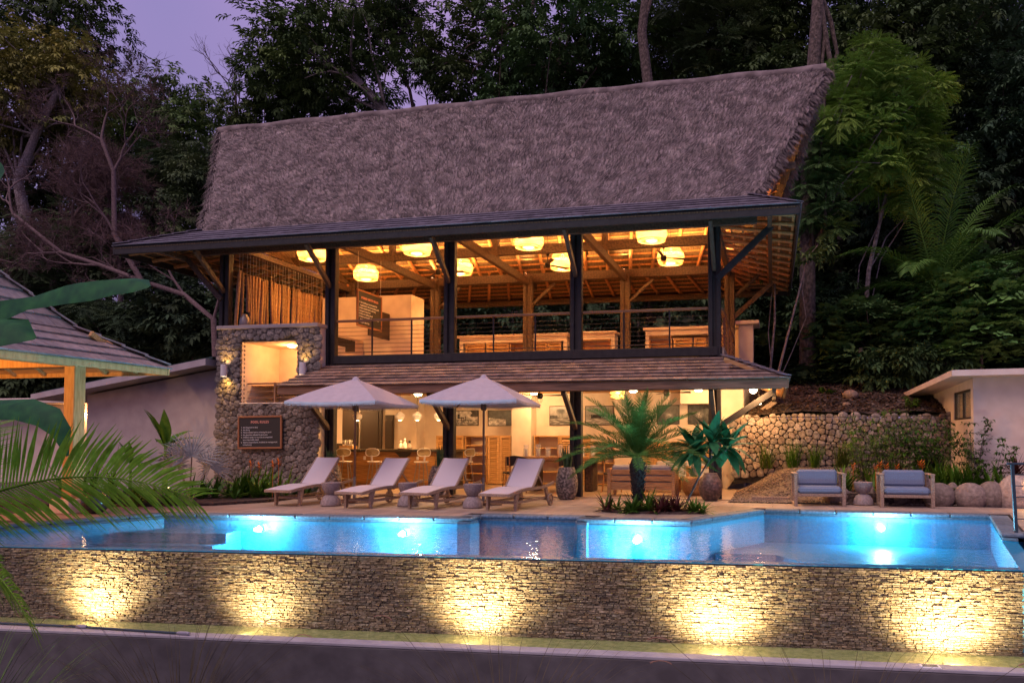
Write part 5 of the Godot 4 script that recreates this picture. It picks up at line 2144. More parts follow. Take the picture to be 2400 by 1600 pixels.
func rattan_shade(r: float, h: float) -> MB:
	# woven bell: open strands in both directions with gaps
	var m := MB.new()
	var n := 44
	for dirn in [-1.0, 1.0]:
		for i in n:
			var pts := []
			for k in 9:
				var f := k / 8.0
				var a = TAU * i / n + dirn * f * 0.75
				var q: Vector2 = shade_prof(r, h, f)
				pts.append(Vector3(cos(a) * q.x, q.y, sin(a) * q.x))
			for k in 8:
				var d: Vector3 = (pts[k + 1] - pts[k]).normalized()
				var o := Vector3(pts[k].x, 0, pts[k].z).normalized()
				var s := o.cross(d).normalized() * r * 0.031
				m.quad(pts[k] - s, pts[k] + s, pts[k + 1] + s, pts[k + 1] - s)
	for f in [0.0, 0.34, 0.68, 1.0]:
		var ring := []
		var q: Vector2 = shade_prof(r, h, f)
		for k in 29:
			ring.append(Vector3(cos(TAU * k / 28.0) * q.x * 1.01, q.y, sin(TAU * k / 28.0) * q.x * 1.01))
		m.tube(ring, 0.012, 5, false)
	for i in 26: # woven floor of the bell with a round hole
		var a := TAU * i / 26.0
		var q: Vector2 = shade_prof(r, h, 0.0)
		m.bar(Vector3(cos(a) * q.x * 0.45, -h * 0.5, sin(a) * q.x * 0.45), Vector3(cos(a) * q.x, -h * 0.5, sin(a) * q.x), 0.03, 0.006)
	return m


func lamps() -> void:
	var shade := rattan_shade(0.40, 0.43).mesh()
	var bulb := MB.new()
	bulb.lathe([Vector2(0.001, -0.06), Vector2(0.035, -0.05), Vector2(0.05, 0.0), Vector2(0.035, 0.05), Vector2(0.015, 0.08), Vector2(0.001, 0.085)], 12)
	var bm := bulb.mesh()
	var names := ["rattan pendant lamp above the bamboo screen bay in the outer row", "rattan pendant lamp in the bamboo bay's inner row beside the rules board", "rattan pendant lamp in the outer row between second and third columns", "rattan pendant lamp half hidden behind the third column", "rattan pendant lamp in the outer row of the middle bay", "rattan pendant lamp behind the fan, half hidden by the fourth column", "rattan pendant lamp in the outer row of the end bay", "rattan pendant lamp in the inner row behind the end bay's fan"]
	var xs := [-12.56, -12.62, -9.39, -9.42, -6.22, -6.14, -2.96, -2.86]
	for i in 8:
		var front := i % 2 == 0
		var pos := Vector3(xs[i], 6.60 if front else 6.70, -19.0 if front else -22.0)
		if i == 1:
			pos.y = 6.66
		var o := thing("rattan_pendant_lamp", names[i], "pendant lamp", pos, "rattan pendant lamps upstairs")
		part("shade", shade, M.rattan, o)
		part("bulb", bm, M.bulb_warm, o, Vector3(0, 0.17, 0))
		var w := MB.new()
		var topy := 10.9 - absf(pos.z + 20.6) * 1.28 - 0.4
		w.tube([Vector3(0, 0.24, 0), Vector3(0, topy - pos.y, 0)], 0.007, 5)
		part("cord", w, M.dark_metal, o)
		var sp := MB.new()
		for k in 3:
			var a := TAU * k / 3.0
			sp.tube([Vector3(0, 0.26, 0), Vector3(cos(a) * 0.31, 0.21, sin(a) * 0.31)], 0.006, 4)
		part("spider", sp, M.dark_metal, o)
		omni(o, Vector3(0, 0.17, 0), 17.0, WARM, 0.06)
	# up-lights on the tie beams at the back columns
	var un := ["small brass up-light on the tie beam of the second column", "small brass up-light on the tie beam of the third column", "small brass up-light on the tie beam of the fourth column", "small brass up-light on the tie beam of the corner column"]
	for i in 4:
		var p := Vector3(COLX[i + 1] + 0.02, 6.60, -23.15)
		var o := thing("up_light", un[i], "lamp", p, "up-lights on the tie beams")
		var b := MB.new()
		b.lathe([Vector2(0.001, -0.05), Vector2(0.04, -0.05), Vector2(0.045, 0.05), Vector2(0.036, 0.05), Vector2(0.03, 0.0)], 12)
		part("body", b, M.rail_wood, o)
		var f := MB.new()
		f.lathe([Vector2(0.001, 0.02), Vector2(0.03, 0.02), Vector2(0.03, 0.055), Vector2(0.001, 0.058)], 12)
		part("lamp_face", f, M.bulb_white, o)
		spot(o, Vector3(0, 0.07, 0), Vector3(0, 1, 0.15), 3.0, WARM2, 38.0, 0.03, 0.8)
	# ceiling fans: three upstairs, two under the wooden ceiling
	var fans := [[Vector3(-9.69, 6.33, -21.0), 0.75, 0.2, "dark ceiling fan upstairs beside the third column"], [Vector3(-6.30, 6.38, -21.0), 0.75, 1.0, "dark ceiling fan upstairs in the middle bay"], [Vector3(-2.93, 6.42, -21.0), 0.75, 0.5, "dark ceiling fan upstairs in the end bay"], [Vector3(-6.06, 2.52, -19.5), 0.62, 0.1, "caged light ceiling fan above the dining table"], [Vector3(-2.65, 2.55, -19.5), 0.62, 0.0, "caged light ceiling fan above the slatted sofas"]]
	for k in fans.size():
		var q: Array = fans[k]
		var o := thing("ceiling_fan", q[3], "ceiling fan", q[0], "ceiling fans")
		o.rotation.y = q[2]
		var hub := MB.new()
		hub.lathe([Vector2(0.001, -0.09), Vector2(0.06, -0.08), Vector2(0.085, -0.03), Vector2(0.085, 0.04), Vector2(0.05, 0.07), Vector2(0.001, 0.075)], 16)
		part("motor", hub, M.dark_metal, o)
		var rod := MB.new()
		var tp := 0.30 if k < 3 else 0.18
		rod.tube([Vector3(0, 0.07, 0), Vector3(0, tp, 0)], 0.013, 6)
		rod.lathe([Vector2(0.02, tp - 0.05), Vector2(0.06, tp), Vector2(0.06, tp + 0.05), Vector2(0.001, tp + 0.05)], 12)
		part("downrod", rod, M.dark_metal, o)
		if k < 3:
			var lg := MB.new()
			lg.tube([Vector3(0, tp + 0.04, 0), Vector3(0, 3.6, 0)], 0.010, 5)
			part("hanging_rod", lg, M.dark_metal, o)
		else:
			var cg := MB.new()
			for r in 5:
				var a := TAU * r / 5.0
				cg.tube([Vector3(cos(a) * 0.07, -0.08, sin(a) * 0.07), Vector3(cos(a) * 0.075, -0.13, sin(a) * 0.075), Vector3(cos(a) * 0.04, -0.19, sin(a) * 0.04)], 0.005, 4)
			part("lamp_cage", cg, M.grey_metal, o)
		for r in 3:
			var a := TAU * r / 3.0
			var bl := MB.new()
			var d := Vector3(cos(a), 0, sin(a))
			var s := Vector3(-sin(a), 0, cos(a))
			bl.hexa([d * 0.10 - s * 0.03, d * 0.10 + s * 0.03, d * q[1] + s * 0.065 + Vector3(0, 0.02, 0), d * q[1] - s * 0.055 - Vector3(0, 0.01, 0), d * 0.10 - s * 0.03 + Vector3(0, 0.010, 0), d * 0.10 + s * 0.03 + Vector3(0, 0.010, 0), d * q[1] + s * 0.065 + Vector3(0, 0.03, 0), d * q[1] - s * 0.055])
			part("blade", bl, M.dark_wood, o)
	# white pendant lamps over the bar
	var pn := ["white pendant lamp over the bar behind the first umbrella pole", "white pendant lamp over the bar below the umbrella fringe", "white pendant lamp over the bar between the two umbrellas", "white pendant lamp over the bar half hidden by the strut"]
	var px := [-11.58, -10.26, -9.73, -9.09]
	for i in 4:
		var o := thing("bar_pendant_lamp", pn[i], "pendant lamp", Vector3(px[i], 2.0, -19.8), "white pendant lamps over the bar")
		var s := MB.new()
		s.lathe([Vector2(0.085, -0.10), Vector2(0.135, -0.02), Vector2(0.13, 0.05), Vector2(0.06, 0.11), Vector2(0.02, 0.14), Vector2(0.012, 0.135), Vector2(0.055, 0.10), Vector2(0.122, 0.045), Vector2(0.127, -0.02), Vector2(0.078, -0.10)], 20)
		part("shade", s, M.white_paint, o)
		part("bulb", bm, M.bulb_warm, o, Vector3(0, -0.07, 0))
		var c := MB.new()
		c.tube([Vector3(0, 0.13, 0), Vector3(0, 0.72, 0)], 0.005, 5)
		part("cord", c, M.dark_metal, o)
		omni(o, Vector3(0, -0.07, 0), 1.6, WARM, 0.05)
	# small rattan pendant and flush lights under the wooden ceiling
	var rp := thing("small_rattan_lamp", "small bright rattan lamp under the ceiling beside the palm crown", "pendant lamp", Vector3(-3.76, 2.50, -18.6))
	part("shade", rattan_shade(0.19, 0.26).mesh(), M.rattan, rp)
	part("bulb", bm, M.bulb_warm, rp)
	var rc := MB.new()
	rc.tube([Vector3(0, 0.08, 0), Vector3(0, 0.22, 0)], 0.006, 5)
	part("cord", rc, M.dark_metal, rp)
	omni(rp, Vector3.ZERO, 1.8, WARM, 0.05)
	for q in [[Vector3(-3.27, 2.535, -18.1), "flush white ceiling light just under the canopy above the palm", 3.0], [Vector3(-9.03, 2.535, -18.4), "flush ceiling light between the two umbrella tops", 3.0], [Vector3(-6.6, 2.66, -20.7), "flush ceiling light above the dining table end", 2.8], [Vector3(-1.9, 2.66, -20.2), "flush ceiling light above the far sofa", 2.0], [Vector3(-12.9, 2.66, -20.9), "flush ceiling light in the kitchen behind the bar", 2.0]]:
		var o := thing("flush_ceiling_light", q[1], "ceiling light", q[0], "flush ceiling lights")
		var base := MB.new()
		base.lathe([Vector2(0.10, 0.0), Vector2(0.12, 0.01), Vector2(0.12, 0.06 if q[0].y > 2.6 else 0.185), Vector2(0.001, 0.06 if q[0].y > 2.6 else 0.185)], 20)
		part("base", base, M.white_paint, o)
		var f := MB.new()
		f.lathe([Vector2(0.001, -0.05), Vector2(0.06, -0.045), Vector2(0.10, -0.015), Vector2(0.105, 0.012)], 20)
		part("lamp_dome", f, M.bulb_white, o)
		omni(o, Vector3(0, -0.10, 0), q[2], WARM2, 0.08)
	# two globes at the free corner
	for q in [[Vector3(-0.40, 2.44, -17.0), "round white globe lamp hanging under the canopy's outer corner"], [Vector3(-0.325, 2.31, -19.6), "second round globe lamp further back under the canopy's side"]]:
		var o := thing("globe_lamp", q[1], "lamp", q[0], "globe lamps at the house corner")
		var g := MB.new()
		g.lathe([Vector2(0.001, -0.085), Vector2(0.05, -0.07), Vector2(0.08, -0.03), Vector2(0.085, 0.0), Vector2(0.08, 0.035), Vector2(0.05, 0.07), Vector2(0.001, 0.085)], 18)
		part("lamp_globe", g, M.bulb_white, o)
		var c := MB.new()
		c.tube([Vector3(0, 0.08, 0), Vector3(0, 0.34, 0)], 0.012, 6)
		part("stem", c, M.dark_metal, o)
		omni(o, Vector3.ZERO, 3.4, WARM2, 0.08)
	# up-and-down wall sconces on the stone tower
	for q in [[Vector3(-13.52, 3.09, -16.76), "cylindrical up and down wall light beside the niche, on the outer pier"], [Vector3(-11.30, 3.10, -16.76), "cylindrical up and down wall light on the pier next to the canopy"]]:
		var o := thing("wall_sconce", q[1], "wall light", q[0], "up and down lights on the stone tower")
		var b := MB.new()
		b.lathe([Vector2(0.075, -0.15), Vector2(0.08, -0.15), Vector2(0.08, 0.15), Vector2(0.075, 0.15), Vector2(0.07, 0.10), Vector2(0.07, -0.10), Vector2(0.075, -0.15)], 20)
		part("tube", b, M.white_metal, o)
		var k := MB.new()
		k.ab(-0.03, -0.05, -0.17, 0.03, 0.05, -0.078)
		part("bracket", k, M.white_metal, o)
		for s in [-1.0, 1.0]:
			var f := MB.new()
			f.lathe([Vector2(0.001, s * 0.11 - 0.008), Vector2(0.066, s * 0.11 - 0.008), Vector2(0.066, s * 0.11 + 0.008), Vector2(0.001, s * 0.11 + 0.008)], 16)
			part("lamp_face", f, M.bulb_white, o)
			spot(o, Vector3(0, s * 0.13, 0), Vector3(0, s, -0.16), 1.3 if s < 0 else 0.75, Color(1.0, 0.76, 0.36), 62.0, 0.05, 1.0)
	var nl := thing("stairwell_light", "flush round light on the stairwell ceiling inside the niche", "ceiling light", Vector3(-12.3, 3.80, -17.75))
	var nf := MB.new()
	nf.lathe([Vector2(0.001, -0.04), Vector2(0.08, -0.03), Vector2(0.10, 0.0), Vector2(0.10, 0.02)], 18)
	part("lamp_dome", nf, M.bulb_white, nl)
	omni(nl, Vector3(0, -0.08, 0), 1.5, WARM, 0.08)
	blackboard("pool_rules_board", "black pool rules board in wooden frame on the stone tower", 1.24, 0.82, Vector3(-12.49, 1.53, -16.80), Basis(Vector3.BACK, 0.012), "POOL RULES", ["1.  No lifeguard on duty", "2.  No diving", "3.  Please shower before entering the pool", "4.  No glassware allowed in pool area", "5.  Children under 12 must be accompanied", "     by a responsible adult", "6.  Report any problems, incidents to management", "     immediately"], 0.088, 0.045, 0.15)


# ---------------------------------------------------------------- pavilion and neighbours
func pavilion() -> void:
	var t := thing("garden_pavilion", "open timber pavilion with hipped brown tile roof beside the pool steps", "pavilion")
	var C0 := Vector3(-11.30, 2.70, -12.55)
	# ring of heights: eave, break, ridge end; t inwards along the hip
	var lv := [[0.0, 0.0], [1.05, 0.63], [3.6, 3.45]]
	var xr := C0.x
	var xl := -18.5
	var zb := C0.z
	var zf := -5.3
	var ring := []
	for l in lv:
		var i: float = l[0]
		var y: float = C0.y + l[1]
		ring.append([Vector3(xr - i, y, zb + i), Vector3(xr - i, y, zf - i), Vector3(xl + i, y, zf - i), Vector3(xl + i, y, zb + i)])
	var own := 0
	var rest := MB.new()
	for b in 2:
		for k in 4:
			var e0: Vector3 = ring[b][k]
			var e1: Vector3 = ring[b][(k + 1) % 4]
			var t0: Vector3 = ring[b + 1][k]
			var t1: Vector3 = ring[b + 1][(k + 1) % 4]
			var along := (e1 - e0).normalized()
			var inner := (t0 - e0) - along * (t0 - e0).dot(along)
			var up := inner.normalized()
			var nn := along.cross(up)
			if nn.y < 0:
				nn = -nn
			var bd := MB.new()
			bd.hexa([e0 - nn * 0.06, e1 - nn * 0.06, t1 - nn * 0.06, t0 - nn * 0.06, e0 - nn * 0.02, e1 - nn * 0.02, t1 - nn * 0.02, t0 - nn * 0.02])
			part("soffit", bd, M.soffit_wood, t)
			var ln := (e1 - e0).length()
			var lt := (t1 - t0).length()
			var courses := maxi(2, roundi(inner.length() / 0.30))
			for r in courses:
				var f0 := float(r) / courses
				var f1 := float(r + 1) / courses
				var in0 := (t0 - e0).dot(along) * f0
				var in1 := (t0 - e0).dot(along) * f1
				var w := 0.46
				var i := -1
				while i * w + (r % 2) * 0.23 < ln - in0:
					var a := maxf(i * w + (r % 2) * 0.23, in0)
					var c := minf(i * w + (r % 2) * 0.23 + w, ln - in0)
					i += 1
					if c - a < 0.03:
						continue
					var a2 := clampf(a, in1, ln - in1)
					var c2 := clampf(c, in1, ln - in1)
					if c2 - a2 < 0.01:
						c2 = a2 + 0.01
					var q := [e0 + inner * f0 + along * (a + 0.004), e0 + inner * f0 + along * (c - 0.004), e0 + inner * f1 + along * (c2 - 0.004), e0 + inner * f1 + along * (a2 + 0.004)]
					var mine = k == 0 and own < 300 and q[0].z < -6.8
					var m := MB.new() if mine else rest
					var mid: Vector3 = (q[0] + q[1] + q[2] + q[3]) * 0.25
					var sh := mid if mine else Vector3.ZERO
					var lift := rr(0.0, 0.007)
					var lo := -up * 0.035
					m.hexa([q[0] - sh + lo + nn * (0.014 + lift), q[1] - sh + lo + nn * (0.014 + lift), q[2] - sh - nn * 0.012, q[3] - sh - nn * 0.012, q[0] - sh + lo + nn * (0.042 + lift), q[1] - sh + lo + nn * (0.042 + lift), q[2] - sh + nn * 0.010, q[3] - sh + nn * 0.010])
					if mine:
						own += 1
						part("roof_tile", m, tone("pav_tile", [0.8, 0.92, 1.0, 1.12][rng.randi() % 4], [0.0, 0.03, -0.02][rng.randi() % 3]), t, mid)
			if b == 0:
				var fa := MB.new()
				var inh := Vector3(inner.x, 0, inner.z).normalized()
				fa.bar(e0 + Vector3(0, -0.06, 0) + inh * 0.035, e1 + Vector3(0, -0.06, 0) + inh * 0.035, 0.04, 0.12, Vector3.UP, 0.006)
				part("fascia", fa, M.pine, t)
			# hip capping
			var hn := roundi((t0 - e0).length() / 0.42)
			for i in hn:
				var p0: Vector3 = e0.lerp(t0, float(i) / hn)
				var p1: Vector3 = e0.lerp(t0, (i + 1.15) / hn)
				var m := MB.new()
				m.bar(p0 + Vector3(0, 0.085, 0), p1 + Vector3(0, 0.055, 0), 0.22, 0.025)
				part("hip_tile", m, tone("pav_tile", 1.1), t)
	part("roof_tile", rest, M.pav_tile, t).set_meta("kind", "stuff")
	for q in [[-12.67, -11.78], [-17.2, -11.78], [-12.67, -6.2], [-17.2, -6.2]]:
		var p := MB.new()
		p.cbox(Vector3(q[0], 1.56, q[1]), Vector3(0.24, 2.68, 0.24), 0.012)
		part("post", p, M.pine, t)
		var f := MB.new()
		f.cbox(Vector3(q[0] - 0.02, 0.13, q[1] + 0.02), Vector3(0.46, 0.27, 0.46), 0.02)
		part("plinth", f, M.plaster, t)
	for q in [[Vector3(-17.3, 2.80, -11.78), Vector3(-12.5, 2.80, -11.78)], [Vector3(-12.67, 2.80, -11.7), Vector3(-12.67, 2.80, -6.2)], [Vector3(-17.2, 2.80, -11.7), Vector3(-17.2, 2.80, -6.2)]]:
		var b := MB.new()
		b.bar(q[0], q[1], 0.14, 0.2, Vector3.UP, 0.01)
		part("beam", b, M.pine, t)
	for i in 9: # rafters under the right-hand and rear slopes
		var z := -12.0 + i * 0.75
		var m := MB.new()
		m.bar(Vector3(-11.36, 2.655, z), Vector3(-12.4, 3.26, z), 0.06, 0.1)
		part("rafter", m, M.soffit_wood, t)
		var m2 := MB.new()
		m2.bar(Vector3(-12.0 - i * 0.72, 2.655, -12.49), Vector3(-12.0 - i * 0.72, 3.26, -11.45), 0.06, 0.1)
		part("rafter", m2, M.soffit_wood, t)
	var lt := thing("pavilion_light", "warm globe light hanging under the pavilion roof", "lamp", Vector3(-14.6, 2.55, -9.4))
	var g := MB.new()
	g.lathe([Vector2(0.001, -0.1), Vector2(0.08, -0.07), Vector2(0.11, 0.0), Vector2(0.08, 0.07), Vector2(0.001, 0.1)], 16)
	part("lamp_globe", g, M.bulb_white, lt)
	var cd := MB.new()
	cd.tube([Vector3(0, 0.1, 0), Vector3(0, 2.0, 0)], 0.008, 5)
	part("cord", cd, M.dark_metal, lt)
	omni(lt, Vector3.ZERO, 7.0, Color(1.0, 0.68, 0.34), 0.1)


func side_houses() -> void:
	# low pale house beside the tower, its roof rising towards it
	var h := thing("pale_side_house", "low pale plastered house with sloping white roof edge beside the tower", "building")
	var w := MB.new()
	w.hexa([Vector3(-18.3, -0.1, -17.40), Vector3(-14.16, -0.1, -17.40), Vector3(-14.16, -0.1, -24), Vector3(-18.3, -0.1, -24), Vector3(-18.3, 2.56, -17.40), Vector3(-14.16, 3.20, -17.40), Vector3(-14.16, 3.20, -24), Vector3(-18.3, 2.56, -24)])
	part("wall", w, M.plaster_grey, h)
	var r := MB.new()
	r.hexa([Vector3(-19.55, 2.42, -16.85), Vector3(-14.14, 3.25, -16.85), Vector3(-14.14, 3.25, -24.4), Vector3(-19.55, 2.42, -24.4), Vector3(-19.55, 2.57, -16.85), Vector3(-14.14, 3.42, -16.85), Vector3(-14.14, 3.42, -24.4), Vector3(-19.55, 2.57, -24.4)])
	part("roof", r, tone("plaster_grey", 1.15), h)
	var gr := MB.new()
	gr.hexa([Vector3(-19.5, 2.60, -17.1), Vector3(-14.14, 3.44, -17.1), Vector3(-14.14, 3.44, -24.3), Vector3(-19.5, 2.60, -24.3), Vector3(-19.5, 2.66, -17.1), Vector3(-14.14, 3.50, -17.1), Vector3(-14.14, 3.50, -24.3), Vector3(-19.5, 2.66, -24.3)])
	part("roof_sheet", gr, plain("green_sheet", lin(0.012, 0.035, 0.032), 0.6), h)
	var h2 := thing("low_annex", "low flat roofed annex with warm lit wall behind the pavilion post", "building")
	var w2 := MB.new()
	w2.ab(-30, -0.1, -26, -20.6, 2.5, -20.6)
	part("wall", w2, M.plaster_pink, h2)
	var r2 := MB.new()
	r2.cbox(Vector3(-25.0, 2.58, -22.9), Vector3(11.6, 0.17, 6.2), 0.02)
	part("roof", r2, M.plaster_pink, h2)
	var pl := thing("annex_wall_light", "small warm wall light under the low annex roof", "wall light", Vector3(-21.6, 2.15, -20.45))
	var b := MB.new()
	b.lathe([Vector2(0.001, -0.07), Vector2(0.06, -0.05), Vector2(0.07, 0.03), Vector2(0.001, 0.06)], 12)
	part("lamp_dome", b, M.bulb_white, pl)
	var bk := MB.new()
	bk.ab(-0.03, -0.03, -0.15, 0.03, 0.03, -0.06)
	part("bracket", bk, M.dark_metal, pl)
	omni(pl, Vector3(0, 0, 0.0), 1.2, WARM, 0.06)
	# pink annex at the other side
	var a := thing("pink_annex", "small pinkish plastered annex with overhanging flat roof and sliding window", "building")
	var x0 := 4.39
	var z0 := -18.30
	var zb := -23.0
	var m := MB.new() # side wall with a hole for the window, front wall with a doorway
	m.ab(x0, -0.1, zb, x0 + 0.16, 1.82, z0)
	m.ab(x0, 1.82, zb, x0 + 0.16, 2.72, -20.15)
	m.ab(x0, 1.82, -18.52, x0 + 0.16, 2.78, z0)
	m.ab(x0, 2.50, -20.15, x0 + 0.16, 2.76, -18.52)
	m.ab(x0 + 0.16, -0.1, z0 - 0.16, 5.74, 2.80, z0)
	m.ab(5.74, 2.35, z0 - 0.16, 9.5, 2.80, z0)
	m.ab(6.6, -0.1, z0 - 0.16, 9.5, 2.35, z0)
	part("wall", m, M.plaster_pink, a)
	var r3 := MB.new()
	r3.hexa([Vector3(3.86, 2.74, -17.85), Vector3(10.5, 2.80, -17.85), Vector3(10.5, 2.66, -23.3), Vector3(3.70, 2.56, -23.3), Vector3(3.86, 2.87, -17.85), Vector3(10.5, 2.93, -17.85), Vector3(10.5, 2.79, -23.3), Vector3(3.70, 2.69, -23.3)])
	part("roof", r3, tone("plaster_pink", 1.08), a)
	var wf := thing_part(a, "window")
	for q in [[-19.335, 1.845, 1.63, 0.05], [-19.335, 2.475, 1.63, 0.05]]:
		var f := MB.new()
		f.cbox(Vector3(x0 + 0.05, q[1], q[0]), Vector3(0.07, q[3], q[2]), 0.006)
		part("frame", f, M.dark_panel, wf)
	for z in [-20.12, -19.33, -18.55]:
		var f := MB.new()
		f.cbox(Vector3(x0 + 0.05, 2.16, z), Vector3(0.07, 0.58, 0.05), 0.006)
		part("frame", f, M.dark_panel, wf)
	for z in [-19.73, -18.94]:
		var p := MB.new()
		p.ab(x0 + 0.05, 1.87, z - 0.37, x0 + 0.056, 2.45, z + 0.37)
		part("pane", p, M.glass, wf)
	var cu := MB.new()
	cu.ab(x0 + 0.13, 1.80, -20.3, x0 + 0.15, 2.55, -18.4)
	part("curtain", cu, plain("curtain", lin(0.62, 0.38, 0.17), 0.9), a)
	var d := thing_part(a, "door")
	for x in [5.76, 6.57]:
		var f := MB.new()
		f.cbox(Vector3(x, 1.15, z0 - 0.05), Vector3(0.06, 2.4, 0.1), 0.006)
		part("frame", f, M.dark_panel, d)
	var dl := MB.new()
	dl.cbox(Vector3(6.16, 1.15, z0 - 0.1), Vector3(0.76, 2.36, 0.04), 0.006)
	part("leaf", dl, M.louvre_wood, d)


func thing_part(parent: Node3D, called: String) -> Node3D:
	var o := Node3D.new()
	o.name = called
	parent.add_child(o, true)
	return o


func gabion_and_bank() -> void:
	var t := thing("gabion_wall", "gabion retaining wall of pale rounded rubble stones below the dark bank", "wall")
	var core := MB.new()
	core.ab(-1.0, 0.2, -20.9, 4.38, 1.90, -20.62)
	part("wall_core", core, M.mortar, t)
	var nz := FastNoiseLite.new()
	nz.seed = 8
	for q in cells(pack(Rect2(-1.0, 0.46, 5.40, 1.46), 0.04, 0.085, 12000, 78), Rect2(), 0.5, 0.012):
		var c: Vector3 = q[0]
		var m := MB.new()
		cell_stone(m, q[1], Vector2(c.x, c.y), rr(0.06, 0.11), Vector3(-c.x, -c.y, 0), 0.22)
		part("stone", m, tone("gabion_stone", [0.6, 0.75, 0.85, 0.95, 1.1][rng.randi() % 5], [0.0, 0.06, -0.05][rng.randi() % 3]), t, Vector3(c.x, c.y, -20.60 + rr(-0.01, 0.03)))
	# wire cage: horizontal and vertical lacing
	var wires := MB.new()
	for yy in [1.23, 1.94]:
		wires.tube([Vector3(-0.62, yy, -20.49), Vector3(4.38, yy, -20.49)], 0.006, 4, false)
	for xx in [0.35, 1.35, 2.35, 3.35]:
		wires.tube([Vector3(xx, 0.5, -20.485), Vector3(xx, 1.94, -20.485)], 0.005, 4, false)
	part("wire", wires, M.dark_metal, t)
	# boulders edging the bed
	var bl := [[1.33, -16.95, 0.34, 0.25, "brown rounded boulder beside the first armchair"], [1.62, -17.25, 0.16, 0.16, "small boulder tucked behind the stone side table"], [1.98, -17.15, 0.22, 0.27, "rounded boulder between the stone table and second armchair"], [2.60, -17.0, 0.28, 0.2, "low boulder behind the second armchair's seat"], [3.12, -17.0, 0.20, 0.36, "small tan boulder sitting high beside the second armchair"], [3.34, -16.75, 0.34, 0.30, "broad grey boulder next to the second armchair"], [3.66, -17.05, 0.17, 0.30, "small boulder wedged between two round ones"], [3.93, -16.75, 0.33, 0.29, "round domed brown boulder in the row's middle"], [4.35, -16.85, 0.30, 0.29, "grey boulder beside the pale craggy rock"], [4.80, -16.75, 0.30, 0.33, "pale craggy rock lit by the garden lamp"], [5.30, -16.9, 0.33, 0.26, "pale boulder behind the railing"]]
	for i in bl.size():
		var q: Array = bl[i]
		var b := MB.new()
		b.blob(Vector3.ZERO, Vector3(q[2] * 0.86, q[3] * 0.9, q[2] * 0.8), nz, 0.75 if i != 9 else 1.6, Vector3(i * 9.1, 3.0, i), 16, 10)
		var o := part("boulder", b, tone("boulder", [0.75, 0.6, 0.75, 0.55, 0.85, 0.6, 0.65, 0.8, 0.65, 1.3, 1.1][i], 0.03), self, Vector3(q[0], q[3] * 0.6, q[1]), Basis(Vector3.UP, i * 1.3))
		tag(o, q[4], "boulder", "boulders edging the planting bed")
	for q in [[Vector3(1.27, 3.55, -26.0), 1.15, "weathered grey fence post on the bank beside the thick trunk"], [Vector3(2.64, 2.98, -24.0), 1.12, "weathered grey fence post standing alone on the bank"]]:
		var b := MB.new()
		b.cbox(Vector3(0, q[1] * 0.5 - 0.1, 0), Vector3(0.12, q[1] + 0.2, 0.12), 0.012, Basis(Vector3.BACK, 0.02))
		var o := part("fence_post", b, M.bark, self, q[0])
		tag(o, q[2], "fence post", "fence posts on the bank")
	for q in [[Vector3(2.18, 2.62, -22.6), 0.18, "reddish rock lying on the bank near the lone fence post"], [Vector3(2.0, 2.3, -21.9), 0.10, "small pale rock half sunk in the leaf litter of the bank"]]:
		var b := MB.new()
		b.blob(Vector3.ZERO, Vector3(q[1], q[1] * 0.7, q[1]), nz, 1.2, q[0], 10, 6)
		var o := part("rock", b, tone("boulder", 0.8, 0.15), self, q[0])
		tag(o, q[2], "rock")
	# timber edging across the gravel path
	var ed := MB.new()
	ed.bar(Vector3(-0.45, 0.06, -17.05), Vector3(0.38, 0.06, -17.1), 0.06, 0.10, Vector3.UP, 0.01)
	tag(part("path_edging", ed, M.teak, self), "short weathered timber edging set in the gravel", "edging")
	# railing at the second pool
	var rl := thing("pool_railing", "dark blue steel railing with rods at the second pool", "railing", Vector3(3.46, 0, -12.12))
	var ps := MB.new()
	ps.bar(Vector3(0, 0, 0), Vector3(-0.04, 1.0, 0), 0.045, 0.045, Vector3.BACK, 0.004)
	part("post", ps, M.hose, rl)
	var tr := MB.new()
	tr.bar(Vector3(-0.11, 1.0, 0), Vector3(2.6, 1.0, 0.1), 0.06, 0.03, Vector3.UP, 0.004)
	part("top_rail", tr, M.hose, rl)
	for k in 5:
		var rd := MB.new()
		rd.tube([Vector3(-0.03 + 0.0, 0.20 + k * 0.16, 0), Vector3(2.6, 0.20 + k * 0.16, 0.1)], 0.008, 5)
		part("rod", rd, M.hose, rl)
	var p2 := MB.new()
	p2.bar(Vector3(2.6, 0, 0.1), Vector3(2.6, 1.0, 0.1), 0.045, 0.045, Vector3.BACK, 0.004)
	part("post", p2, M.hose, rl)
	# garden lamp lighting the pale rock
	var gl := thing("garden_lamp", "small garden spike lamp lighting the pale rocks by the railing", "lamp", Vector3(5.02, 0.30, -16.42))
	var gb := MB.new()
	gb.lathe([Vector2(0.001, -0.3), Vector2(0.012, -0.28), Vector2(0.012, 0.0), Vector2(0.05, 0.02), Vector2(0.05, 0.05), Vector2(0.001, 0.06)], 12)
	part("body", gb, M.dark_metal, gl)
	var gf := MB.new()
	gf.lathe([Vector2(0.001, 0.10), Vector2(0.04, 0.09), Vector2(0.055, 0.065), Vector2(0.055, 0.05)], 12)
	part("lamp_lens", gf, M.bulb_white, gl)
	omni(gl, Vector3(0, 0.13, 0), 0.9, WARM2, 0.05)


